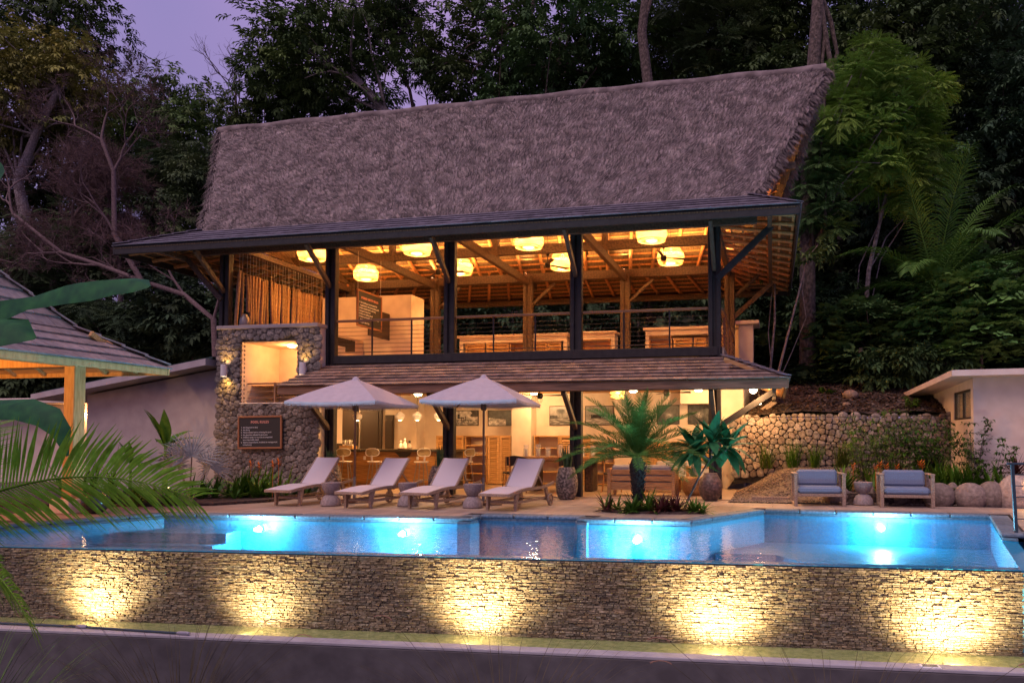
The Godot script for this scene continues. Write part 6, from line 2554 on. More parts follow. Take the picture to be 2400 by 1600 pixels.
# ---------------------------------------------------------------- terrace furniture
func lounger(label: String, at: Vector3, turn: float) -> void:
	var o := thing("sun_lounger", label, "sun lounger", at, "teak sun loungers with pale slings", turn)
	var rail := [Vector2(0.30, 0.325), Vector2(0.12, 0.350), Vector2(-0.15, 0.385), Vector2(-0.45, 0.405), Vector2(-0.80, 0.395), Vector2(-1.15, 0.40), Vector2(-1.40, 0.43), Vector2(-1.66, 0.475)]
	for s in [-1.0, 1.0]:
		var m := MB.new()
		for i in rail.size() - 1:
			var a: Vector2 = rail[i]
			var b: Vector2 = rail[i + 1]
			m.hexa([Vector3(s * 0.30, a.y - 0.042, a.x), Vector3(s * 0.335, a.y - 0.042, a.x), Vector3(s * 0.335, b.y - 0.042, b.x), Vector3(s * 0.30, b.y - 0.042, b.x), Vector3(s * 0.30, a.y + 0.012, a.x), Vector3(s * 0.335, a.y + 0.012, a.x), Vector3(s * 0.335, b.y + 0.012, b.x), Vector3(s * 0.30, b.y + 0.012, b.x)])
		part("side_rail", m, M.teak, o)
		var l := MB.new()
		l.hexa([Vector3(s * 0.275, 0, 0.03), Vector3(s * 0.32, 0, 0.03), Vector3(s * 0.32, 0, -0.025), Vector3(s * 0.275, 0, -0.025), Vector3(s * 0.275, 0.30, 0.035), Vector3(s * 0.32, 0.30, 0.035), Vector3(s * 0.32, 0.33, -0.10), Vector3(s * 0.275, 0.33, -0.10)])
		part("front_leg", l, M.teak, o)
		var r := MB.new()
		r.hexa([Vector3(s * 0.275, 0.10, -1.38), Vector3(s * 0.32, 0.10, -1.38), Vector3(s * 0.32, 0.10, -1.44), Vector3(s * 0.275, 0.10, -1.44), Vector3(s * 0.275, 0.39, -1.25), Vector3(s * 0.32, 0.39, -1.25), Vector3(s * 0.32, 0.39, -1.34), Vector3(s * 0.275, 0.39, -1.34)])
		part("rear_leg", r, M.teak, o)
		var w := thing_part(o, "wheel")
		var wm := MB.new()
		wm.T = Transform3D(Basis(Vector3.BACK, PI / 2), Vector3(s * 0.355, 0.125, -1.41))
		wm.lathe([Vector2(0.105, -0.02), Vector2(0.125, -0.018), Vector2(0.125, 0.018), Vector2(0.105, 0.02), Vector2(0.095, 0.0), Vector2(0.105, -0.02)], 22)
		part("rim", wm, M.teak, w)
		var sp := MB.new()
		for k in 5:
			var a := TAU * k / 5.0
			sp.bar(Vector3(s * 0.355, 0.125, -1.41), Vector3(s * 0.355, 0.125 + sin(a) * 0.10, -1.41 + cos(a) * 0.10), 0.03, 0.018, Vector3.RIGHT)
		sp.T = wm.T
		sp.lathe([Vector2(0.001, -0.02), Vector2(0.025, -0.02), Vector2(0.025, 0.02), Vector2(0.001, 0.02)], 10)
		part("spokes", sp, M.teak, w)
		var br := MB.new()
		br.bar(Vector3(s * 0.30, 0.405, -0.72), Vector3(s * 0.30, 0.95, -1.22), 0.035, 0.055, Vector3(0, 0.7, 0.7), 0.006)
		part("back_rail", br, M.teak, o)
		var pr := MB.new()
		pr.bar(Vector3(s * 0.24, 0.70, -1.02), Vector3(s * 0.24, 0.36, -1.34), 0.022, 0.03)
		part("prop", pr, M.teak, o)
		var ln := MB.new()
		ln.bar(Vector3(s * 0.285, 0.15, -0.02), Vector3(s * 0.285, 0.17, -1.38), 0.03, 0.045)
		part("stretcher", ln, M.teak, o)
	for q in [[0.30, 0.31, 0.60], [-0.02, 0.16, 0.54], [-1.36, 0.36, 0.54], [-0.74, 0.36, 0.60]]:
		var c := MB.new()
		c.cbox(Vector3(0, q[1], q[0]), Vector3(q[2], 0.05, 0.03), 0.006)
		part("crossbar", c, M.teak, o)
	var tb := MB.new()
	tb.cbox(Vector3(0, 0.945, -1.215), Vector3(0.60, 0.035, 0.03), 0.006)
	part("crossbar", tb, M.teak, o)
	var ax := MB.new()
	ax.tube([Vector3(-0.36, 0.125, -1.41), Vector3(0.36, 0.125, -1.41)], 0.012, 6)
	part("axle", ax, M.dark_metal, o)
	var g := []
	for i in 14: # seat sling, sagging a little between the rails
		var f := i / 13.0
		var z := lerpf(0.31, -0.73, f)
		var y := 0.0
		for k in rail.size() - 1:
			if z <= rail[k].x and z >= rail[k + 1].x:
				y = lerpf(rail[k].y, rail[k + 1].y, (rail[k].x - z) / (rail[k].x - rail[k + 1].x))
		if z > 0.30:
			y = 0.325
		var row := []
		for j in 7:
			var u := j / 6.0 * 2.0 - 1.0
			row.append(Vector3(u * 0.305, y + 0.016 - 0.012 * (1.0 - u * u) * sin(f * PI), z))
		g.append(row)
	g.reverse()
	var sl := MB.new()
	sl.grid(g)
	part("seat_sling", sl, M.sling, o)
	var g2 := []
	for i in 8:
		var f := i / 7.0
		var row := []
		for j in 7:
			var u := j / 6.0 * 2.0 - 1.0
			row.append(Vector3(u * 0.285, lerpf(0.42, 0.965, f) - 0.008 * (1.0 - u * u), lerpf(-0.715, -1.205, f) - 0.010 * (1.0 - u * u) * sin(f * PI)))
		g2.append(row)
	g2.reverse()
	var bs := MB.new()
	bs.grid(g2)
	part("back_sling", bs, M.sling, o)


func umbrella(label: String, at: Vector3, turn: float) -> void:
	var o := thing("patio_umbrella", label, "umbrella", at, "square fringed patio umbrellas", turn)
	var hw := 0.98
	var hd := 1.15
	var ye := 2.14
	var ya := 2.68
	var cn := [Vector3(-hw, ye, hd), Vector3(hw, ye, hd), Vector3(hw, ye, -hd), Vector3(-hw, ye, -hd)]
	var ap := Vector3(0, ya, 0)
	var cv := thing_part(o, "canopy")
	for k in 4:
		var a: Vector3 = cn[k]
		var b: Vector3 = cn[(k + 1) % 4]
		var g := []
		for i in 9:
			var f := i / 8.0
			var row := []
			for j in 9:
				var u := j / 8.0
				var p := a.lerp(b, u).lerp(ap, f * 0.965)
				var sag := 0.06 * sin(u * PI) * (1.0 - f) * sin(f * PI * 0.8 + 0.5)
				row.append(p - Vector3(0, sag, 0) + Vector3(0, 0.02 * sin(f * PI), 0))
			g.append(row)
		g.reverse()
		var m := MB.new()
		m.grid(g)
		part("panel", m, M.canvas, cv)
		var v := MB.new()
		var n := 44
		var out := (a + b) * 0.5
		out.y = 0
		out = out.normalized()
		var lastp := Vector3.ZERO
		for j in n: # rolled hem, then the hanging fringe
			var p0 := a.lerp(b, float(j) / n) - Vector3(0, 0.06 * sin(float(j) / n * PI) * 0.48, 0)
			var p1 := a.lerp(b, float(j + 1) / n) - Vector3(0, 0.06 * sin(float(j + 1) / n * PI) * 0.48, 0)
			v.quad(p0 - Vector3(0, 0.045, 0) + out * 0.004, p1 - Vector3(0, 0.045, 0) + out * 0.004, p1 + out * 0.004, p0 + out * 0.004)
		part("hem", v, M.canvas, cv)
		var fr := MB.new()
		for j in 130:
			var u := (j + 0.5) / 130.0
			var p := a.lerp(b, u) - Vector3(0, 0.045 + 0.06 * sin(u * PI) * 0.48, 0)
			var e := (b - a).normalized() * 0.0045
			var d := Vector3(rr(-0.006, 0.006), -rr(0.02, 0.045), rr(-0.006, 0.006))
			fr.quad(p - e + d, p + e + d, p + e, p - e)
		part("fringe", fr, M.canvas, cv)
		var rb := MB.new()
		rb.bar(a + Vector3(0, -0.03, 0) - a.normalized() * 0.05, ap - Vector3(0, 0.09, 0), 0.022, 0.028)
		part("rib", rb, M.umbrella_pole, o)
		var st := MB.new()
		var mid: Vector3 = a.lerp(ap, 0.45) - Vector3(0, 0.045, 0)
		st.bar(Vector3(0, 2.08, 0), mid, 0.02, 0.024)
		part("strut", st, M.umbrella_pole, o)
	var tp := MB.new()
	tp.lathe([Vector2(0.10, 2.63), Vector2(0.06, 2.69), Vector2(0.03, 2.72), Vector2(0.001, 2.725)], 14)
	part("cap", tp, M.canvas, cv)
	var p := MB.new()
	p.tube([Vector3(0, 0.06, 0), Vector3(0, 2.66, 0)], 0.024, 12)
	part("pole", p, M.umbrella_pole, o)
	var hb := MB.new()
	hb.cbox(Vector3(0, 2.03, 0), Vector3(0.11, 0.14, 0.11), 0.02)
	part("hub", hb, M.umbrella_pole, o)
	var sl := MB.new()
	sl.tube([Vector3(0, 0.06, 0), Vector3(0, 0.55, 0)], 0.031, 12)
	part("sleeve", sl, M.grey_metal, o)
	var bs := MB.new()
	bs.cbox(Vector3(0, 0.035, 0), Vector3(0.86, 0.045, 0.14), 0.01, Basis(Vector3.UP, 0.3))
	bs.cbox(Vector3(0, 0.042, 0), Vector3(0.14, 0.045, 0.86), 0.01, Basis(Vector3.UP, 0.3))
	bs.cbox(Vector3(0, 0.015, 0), Vector3(0.74, 0.025, 0.74), 0.008, Basis(Vector3.UP, 0.3))
	part("base", bs, M.fascia_wood, o)


func terrace_furniture() -> void:
	lounger("sun lounger nearest the stone tower, ahead of the first umbrella", Vector3(-9.72, 0, -13.98), -0.12)
	lounger("sun lounger right behind which the first umbrella pole rises", Vector3(-8.0, 0, -13.75), -0.17)
	lounger("third sun lounger from the tower, facing the pool notch", Vector3(-6.67, 0, -13.83), -0.15)
	lounger("sun lounger at the row's free end beside the second umbrella pole", Vector3(-5.05, 0, -13.84), -0.153)
	umbrella("square fringed umbrella nearer the stone tower", Vector3(-8.88, 0, -15.10), 0.08)
	umbrella("square fringed umbrella above the two loungers by the pool notch", Vector3(-5.94, 0, -15.16), 0.10)
	var tl := ["hourglass stone side table between the first two loungers", "hourglass stone side table between second and third lounger", "hourglass stone side table at the second umbrella pole", "hourglass stone side table between the two blue armchairs"]
	var tp := [Vector3(-8.82, 0, -14.10), Vector3(-7.25, 0, -14.35), Vector3(-5.80, 0, -14.25), Vector3(1.83, 0, -16.55)]
	for i in 4:
		var t := thing("hourglass_table", tl[i], "side table", tp[i], "hourglass stone side tables")
		var b := MB.new()
		b.lathe([Vector2(0.001, 0.0), Vector2(0.195, 0.0), Vector2(0.205, 0.03), Vector2(0.19, 0.12), Vector2(0.14, 0.20), Vector2(0.085, 0.235)], 26)
		part("base", b, M.cast_stone, t)
		var u := MB.new()
		u.lathe([Vector2(0.085, 0.235), Vector2(0.13, 0.27), Vector2(0.175, 0.36), Vector2(0.19, 0.47), Vector2(0.182, 0.478), Vector2(0.168, 0.462), Vector2(0.001, 0.458)], 26)
		part("bowl", u, tone("cast_stone", 0.92), t)
	var al := ["teak armchair with blue cushions next to the gravel yard", "teak armchair with blue cushions backed by boulders and heliconias"]
	var ap := [Vector3(0.92, 0, -16.40), Vector3(2.62, 0, -16.40)]
	for i in 2:
		var o := thing("garden_armchair", al[i], "armchair", ap[i], "teak armchairs with blue cushions", [0.05, -0.02][i])
		var w := 1.02
		for s in [-1.0, 1.0]:
			for z in [0.33, -0.33]:
				var l := MB.new()
				l.cbox(Vector3(s * (w * 0.5 - 0.035), 0.32, z), Vector3(0.07, 0.64, 0.06), 0.008)
				part("leg", l, M.teak, o)
			var a := MB.new()
			a.cbox(Vector3(s * (w * 0.5 - 0.035), 0.655, -0.02), Vector3(0.09, 0.03, 0.76), 0.008)
			part("armrest", a, M.teak, o)
			var f := MB.new()
			f.cbox(Vector3(s * (w * 0.5 - 0.035), 0.03, 0), Vector3(0.068, 0.06, 0.60), 0.008)
			part("foot_rail", f, M.teak, o)
		for z in [0.33, -0.33]:
			var r := MB.new()
			r.cbox(Vector3(0, 0.225, z), Vector3(w - 0.14, 0.06, 0.04), 0.006)
			part("rail", r, M.teak, o)
		for k in 2:
			var b := MB.new()
			b.cbox(Vector3(0, 0.40 + k * 0.16, -0.34), Vector3(w - 0.14, 0.09, 0.025), 0.006)
			part("back_slat", b, M.teak, o)
		var sc := MB.new()
		sc.cbox(Vector3(0, 0.325, 0.03), Vector3(w - 0.16, 0.15, 0.66), 0.045)
		part("seat_cushion", sc, M.blue_cushion, o)
		var sp := MB.new()
		sp.cbox(Vector3(0, 0.325, 0.03), Vector3(w - 0.155, 0.012, 0.665), 0.004)
		part("piping", sp, tone("blue_cushion", 1.3), o)
		var bc := MB.new()
		bc.cbox(Vector3(0, 0.555, -0.22), Vector3(w - 0.20, 0.34, 0.15), 0.05, Basis(Vector3.RIGHT, -0.16))
		part("back_cushion", bc, M.blue_cushion, o)


# ---------------------------------------------------------------- plants
# a feather palm frond: rachis bending down, leaflets on both sides
func frond(m: MB, root: Vector3, dir: Vector3, length: float, droop: float, pairs: int, ll: float, lw: float, vee := 0.5, hang := 0.25, sd := Vector3.ZERO, r0 := 0.012) -> void:
	var p := root
	var d := dir.normalized()
	var pts := [p]
	var n := 12
	for i in n:
		d = (d + Vector3(0, -droop / n * (0.5 + i / float(n)), 0)).normalized()
		p += d * length / n
		pts.append(p)
	var rad := []
	for i in n + 1:
		rad.append(lerpf(r0, 0.002, i / float(n)))
	m.tube(pts, rad, 4, false)
	for i in pairs:
		var f := lerpf(0.10, 1.0, float(i) / (pairs - 1))
		var k := minf(f * n, n - 0.001)
		var a: Vector3 = pts[int(k)].lerp(pts[int(k) + 1], k - int(k))
		var t: Vector3 = (pts[int(k) + 1] - pts[int(k)]).normalized()
		var s := sd
		if s == Vector3.ZERO:
			s = t.cross(Vector3.UP)
		s = (s - t * s.dot(t)).normalized()
		var u := s.cross(t).normalized()
		if u.y < 0 and sd == Vector3.ZERO:
			u = -u
		var l := ll * (0.45 + 0.55 * sin(PI * clampf(f * 0.82 + 0.16, 0.0, 1.0))) * rr(0.9, 1.08)
		for q in [-1.0, 1.0]:
			var dd: Vector3 = (s * q * (1.0 - 0.35 * f) + t * (0.45 + 0.55 * f) + u * vee * rr(0.6, 1.2) + rv(0.06)).normalized()
			var d2: Vector3 = (dd + Vector3(0, -hang, 0)).normalized()
			var w := lw * (0.6 + 0.4 * sin(PI * f))
			m.leaf([a, a + dd * l * 0.45, a + dd * l * 0.45 + d2 * l * 0.55], [w * 0.45, w, 0.001], t.cross(dd).cross(dd).normalized() if false else (t - dd * t.dot(dd)).normalized(), 0.25)


# strap leaves rising from one point
func rosette(m: MB, at: Vector3, n: int, len0: float, len1: float, w: float, tilt0: float, tilt1: float, bend: float, segs := 5) -> void:
	for i in n:
		var a := i * 2.399 + rr(-0.3, 0.3)
		var tilt := lerpf(tilt0, tilt1, i / maxf(1.0, n - 1.0)) + rr(-0.08, 0.08)
		var l := rr(len0, len1)
		var h := Vector3(cos(a), 0, sin(a))
		var d := (h * sin(tilt) + Vector3.UP * cos(tilt)).normalized()
		var p := at + h * 0.02
		var pts := [p]
		var hw := [w * 0.5]
		for k in segs:
			d = (d + Vector3(0, -bend / segs, 0) + h * bend * 0.15 / segs).normalized()
			p += d * l / segs
			pts.append(p)
			var f := (k + 1.0) / segs
			hw.append(w * maxf(0.03, sin(PI * clampf(0.22 + 0.78 * f, 0.0, 1.0))) if f < 1.0 else 0.002)
		m.leaf(pts, hw, h.cross(Vector3.UP).normalized(), 0.3, 0.04, i)


# broad oblong leaf from a point along d
func broad_leaf(m: MB, at: Vector3, d: Vector3, l: float, w: float, bend: float, fold := 0.2, segs := 6) -> void:
	var h := d
	h.y = 0
	if h.length() < 0.05:
		h = Vector3(rr(-1, 1), 0, rr(-1, 1))
	var side := h.normalized().cross(Vector3.UP).normalized()
	var p := at
	var dd := d.normalized()
	var pts := [p]
	var hw := [0.004]
	for k in segs:
		dd = (dd + Vector3(0, -bend / segs, 0)).normalized()
		p += dd * l / segs
		pts.append(p)
		var f := (k + 1.0) / segs
		hw.append(w * sin(PI * pow(f, 0.85)) if f < 1.0 else 0.003)
	m.leaf(pts, hw, side, fold, 0.10, at.x * 9.0 + at.y * 7.0)


func worn_pot(label: String, at: Vector3, s: float, key: String, wide := 1.0) -> Node3D:
	var o := thing("large_pot", label, "pot", at, "", at.x)
	var m := MB.new()
	m.lathe([Vector2(0.001, 0.0), Vector2(0.15, 0.0), Vector2(0.19, 0.03), Vector2(0.235 * wide, 0.18), Vector2(0.25 * wide, 0.33), Vector2(0.235 * wide, 0.50), Vector2(0.19, 0.66), Vector2(0.17, 0.70), Vector2(0.175, 0.715), Vector2(0.155, 0.715), Vector2(0.15, 0.66), Vector2(0.001, 0.64)], 30, Vector3.ZERO, 0.006, 3)
	m.v = scaled(m.v, s)
	part("jar", m, M[key], o)
	return o


func scaled(v: PackedVector3Array, s: float) -> PackedVector3Array:
	var r := PackedVector3Array()
	for p in v:
		r.append(p * s)
	return r


func snake_plant(label: String, at: Vector3, n: int, h: float) -> void:
	var o := thing("snake_plant", label, "plant", at)
	for k in n:
		var m := MB.new()
		var a := k * 2.4
		var b := Vector3(cos(a), 0, sin(a)) * rr(0.02, 0.10)
		var l := h * rr(0.6, 1.05)
		var lean := Vector3(cos(a), 0, sin(a)) * rr(0.02, 0.22) * l
		m.leaf([b, b + lean * 0.3 + Vector3(0, l * 0.35, 0), b + lean * 0.7 + Vector3(0, l * 0.7, 0), b + lean + Vector3(0, l, 0)], [0.018, 0.027, 0.022, 0.002], Vector3(-sin(a), 0, cos(a)), 0.45)
		part("leaf", m, M.snake_leaf, o)


func terrace_plants() -> void:
	# pots
	worn_pot("tall worn pot with flaking dark glaze at the fourth column", Vector3(-4.56, 0, -16.75), 1.02, "old_jar")
	snake_plant("snake plant in the tall worn pot at the fourth column", Vector3(-4.56, 0.66, -16.75), 22, 0.52)
	worn_pot("worn pot half hidden behind the third lounger", Vector3(-7.66, 0, -16.75), 1.02, "old_jar")
	snake_plant("snake plant in the pot behind the third lounger", Vector3(-7.66, 0.66, -16.75), 20, 0.55)
	worn_pot("worn pot at the tower's foot behind the first lounger", Vector3(-10.55, 0, -16.85), 1.02, "old_jar")
	snake_plant("snake plant in the pot at the tower's foot", Vector3(-10.55, 0.66, -16.85), 20, 0.50)
	worn_pot("broad reddish brown pot behind the plumeria", Vector3(-1.34, 0, -17.0), 0.86, "brown_jar", 1.22)
	worn_pot("glossy dark round urn at the foot of the pavilion post", Vector3(-12.12, 0, -11.75), 0.62, "dark_jar", 1.5)
	# young date palm
	var p := thing("date_palm", "young date palm with dark scaly trunk in the terrace bed", "palm", Vector3(-2.52, 0.0, -14.45))
	var tr := MB.new()
	tr.tube([Vector3(0, 0, 0), Vector3(0.0, 0.3, 0), Vector3(-0.01, 0.6, 0), Vector3(-0.02, 0.86, 0), Vector3(-0.02, 1.0, 0)], [0.085, 0.10, 0.13, 0.15, 0.09], 14)
	for k in 110: # old leaf bases
		var a := k * 2.399
		var y := 0.04 + k * 0.0078
		var r := lerpf(0.085, 0.15, y / 0.9)
		var o := Vector3(cos(a), 0, sin(a))
		tr.leaf([o * r * 0.85 + Vector3(0, y - 0.03, 0), o * (r + 0.03) + Vector3(0, y + 0.015, 0), o * (r + 0.035) + Vector3(0, y + 0.05, 0)], [0.035, 0.03, 0.012], Vector3(-sin(a), 0, cos(a)), 0.3)
	part("trunk", tr, M.palm_bark, p)
	for k in 40:
		var a := k * 2.399
		var el := lerpf(1.45, 0.02, pow(k / 39.0, 0.9))
		var m := MB.new()
		var l := rr(1.3, 1.55) * (0.82 if k < 5 else 1.0)
		frond(m, Vector3(-0.02, 1.0 + rr(0, 0.05), 0), Vector3(cos(a) * cos(el), sin(el), sin(a) * cos(el)), l, 0.85, 46, 0.30, 0.009, 0.45, 0.25)
		part("frond", m, M.palm_leaf, p)
	# leaning plumeria
	var fr := thing("plumeria", "leaning plumeria with big glossy leaves on a thin grey stem", "tree", Vector3(-1.66, 0, -14.6))
	var st := MB.new()
	var hub := Vector3(0.52, 1.02, 0.0)
	st.tube([Vector3(0, 0, 0), Vector3(0.10, 0.25, 0), Vector3(0.28, 0.62, 0), hub], [0.026, 0.022, 0.018, 0.016], 8)
	var tips := []
	for k in 6:
		var a := k * TAU / 6.0 + 0.4
		var tip := hub + Vector3(cos(a) * 0.36, 0.20 + 0.10 * sin(k * 2.0), sin(a) * 0.30)
		tips.append(tip)
		st.tube([hub - Vector3(0, 0.06, 0), hub.lerp(tip, 0.6) + Vector3(0, -0.03, 0), tip], [0.014, 0.013, 0.012], 6)
	tips.append(hub + Vector3(0.02, 0.22, 0.05))
	part("stem", st, M.bark, fr)
	for q in tips.size():
		for k in 11:
			var a := k * 2.399 + q
			var el := lerpf(1.2, -0.75, k / 10.0)
			var d = Vector3(cos(a) * cos(el), sin(el), sin(a) * cos(el)) + (tips[q] - hub).normalized() * 0.35
			var m := MB.new()
			broad_leaf(m, tips[q], d, rr(0.50, 0.72), rr(0.075, 0.10), rr(0.35, 0.9), 0.18)
			part("leaf", m, M.plumeria, fr)
	# low plants of the round bed
	var sb := MB.new()
	var oval := PackedVector2Array()
	for k in 26:
		oval.append(Vector2(-2.18 + cos(TAU * k / 26) * 0.98, -14.12 + sin(TAU * k / 26) * 0.36))
	sb.slab(oval, 0.035, 0.04)
	struct("planting_bed", sb, M.soil)
	var kinds := [["green bromeliad with spreading leaves under the palm trunk", -2.62, -13.95, "garden_leaf", 0.26, 26, Color(0.55, 0.7, 0.5)], ["pale striped bromeliad at the bed's tower end", -2.98, -14.05, "garden_leaf", 0.24, 24, Color(1.0, 0.95, 0.6)], ["tall pale bromeliad behind the palm trunk", -2.28, -14.35, "garden_leaf", 0.33, 18, Color(1.1, 1.0, 0.7)], ["dark red foliage plant in the middle of the bed", -1.95, -13.98, "red_leaf", 0.24, 40, Color.WHITE], ["dark purple foliage plant at the foot of the plumeria stem", -1.72, -14.1, "red_leaf", 0.25, 40, Color.WHITE], ["low green plant at the bed's free end", -1.38, -14.0, "garden_leaf", 0.20, 30, Color(0.75, 0.9, 0.45)], ["upright green plant between palm and dark red foliage", -2.20, -13.95, "garden_leaf", 0.28, 22, Color(0.7, 0.85, 0.5)], ["small dry stemmed plant at the bed's outer tip", -3.16, -14.0, "red_leaf", 0.26, 9, Color.WHITE], ["low bright plant behind the dark red foliage", -1.6, -14.3, "garden_leaf", 0.2, 24, Color(0.9, 0.9, 0.5)], ["low green plant in front of the palm trunk", -2.42, -13.82, "garden_leaf", 0.20, 26, Color(0.5, 0.65, 0.4)]]
	for q in kinds:
		var o := thing("bed_plant", q[0], "plant", Vector3(q[1], 0.03, q[2]))
		var m := MB.new()
		m.tinted = true
		m.col = q[6]
		for c in 3:
			rosette(m, Vector3(rr(-0.16, 0.16), 0, rr(-0.09, 0.09)), int(q[5] * 0.6), q[4] * 0.9, q[4] * 1.65, 0.024, 0.1, 1.35, 0.7)
		part("foliage", m, M[q[3]], o)


func clump(label: String, at: Vector3, count: int, spread: Vector2, l: float, w: float, key: String, tint: Color, flowers := 0, called := "heliconia_clump", tilt := 1.0) -> void:
	var o := thing(called, label, "plant", at)
	var m := MB.new()
	m.tinted = true
	for c in count:
		var p := Vector3(rr(-spread.x, spread.x), 0, rr(-spread.y, spread.y))
		var k := rr(0.7, 1.25)
		m.col = Color(tint.r * k, tint.g * k, tint.b * k * 0.9)
		rosette(m, p, 7, l * 0.6, l, w, 0.06, tilt, 0.75)
	part("foliage", m, M[key], o)
	for f in flowers:
		var fm := MB.new()
		var p := Vector3(rr(-spread.x, spread.x), 0, rr(-spread.y, spread.y) + 0.1)
		var hgt := l * rr(0.75, 1.0)
		fm.tube([p, p + Vector3(0.01, hgt * 0.85, 0)], 0.006, 4, false)
		for k in 7:
			var a := k * 2.0
			fm.leaf([p + Vector3(0.01, hgt * (0.80 + k * 0.028), 0), p + Vector3(0.01 + cos(a) * 0.045, hgt * (0.84 + k * 0.03), sin(a) * 0.045), p + Vector3(0.01 + cos(a) * 0.06, hgt * (0.90 + k * 0.03), sin(a) * 0.06)], [0.012, 0.016, 0.002], Vector3(-sin(a), 0, cos(a)), 0.3)
		part("flower", fm, M.flower, o)


func thin_shrub(label: String, at: Vector3, h: float, spread: float, stems: int, leaf_l: float, leaf_w: float, key: String, tint: Color, called := "slender_shrub", arching := 0.3) -> void:
	var o := thing(called, label, "shrub", at)
	var st := MB.new()
	var m := MB.new()
	m.tinted = true
	for s in stems:
		var a := rr(0, TAU)
		var d := (Vector3.UP + Vector3(cos(a), 0, sin(a)) * rr(0.05, 0.35)).normalized()
		var p := Vector3(cos(a), 0, sin(a)) * rr(0.0, spread * 0.25)
		var l := h * rr(0.65, 1.0)
		var pts := [p]
		for k in 7:
			d = (d + Vector3(cos(a), -0.25 * k / 7.0, sin(a)) * arching / 7.0 + rv(0.05)).normalized()
			p += d * l / 7.0
			pts.append(p)
			if k < 1:
				continue
			for q in 5: # side twig with leaves
				var ta := rr(0, TAU)
				var tl := spread * rr(0.25, 0.7) * (1.0 - 0.07 * k)
				var td := Vector3(cos(ta), rr(0.0, 0.5), sin(ta)).normalized()
				var e := p + td * tl
				st.tube([p, e], [0.003, 0.0015], 3, false)
				for j in 6:
					var f := (j + 1) / 6.0
					var g := rr(0.7, 1.3)
					m.col = Color(tint.r * g, tint.g * g, tint.b * g)
					var ld := (td * 0.6 + Vector3(rr(-1, 1), rr(-0.7, 0.3), rr(-1, 1))).normalized()
					var b := p.lerp(e, f)
					m.leaf([b, b + ld * leaf_l * 0.5, b + ld * leaf_l + Vector3(0, -leaf_l * 0.15, 0)], [0.002, leaf_w, 0.001], ld.cross(Vector3.UP), 0.2)
		st.tube(pts, [0.010, 0.009, 0.008, 0.007, 0.006, 0.005, 0.004, 0.002], 5, false)
	part("stems", st, M.bark, o)
	part("foliage", m, M[key], o)


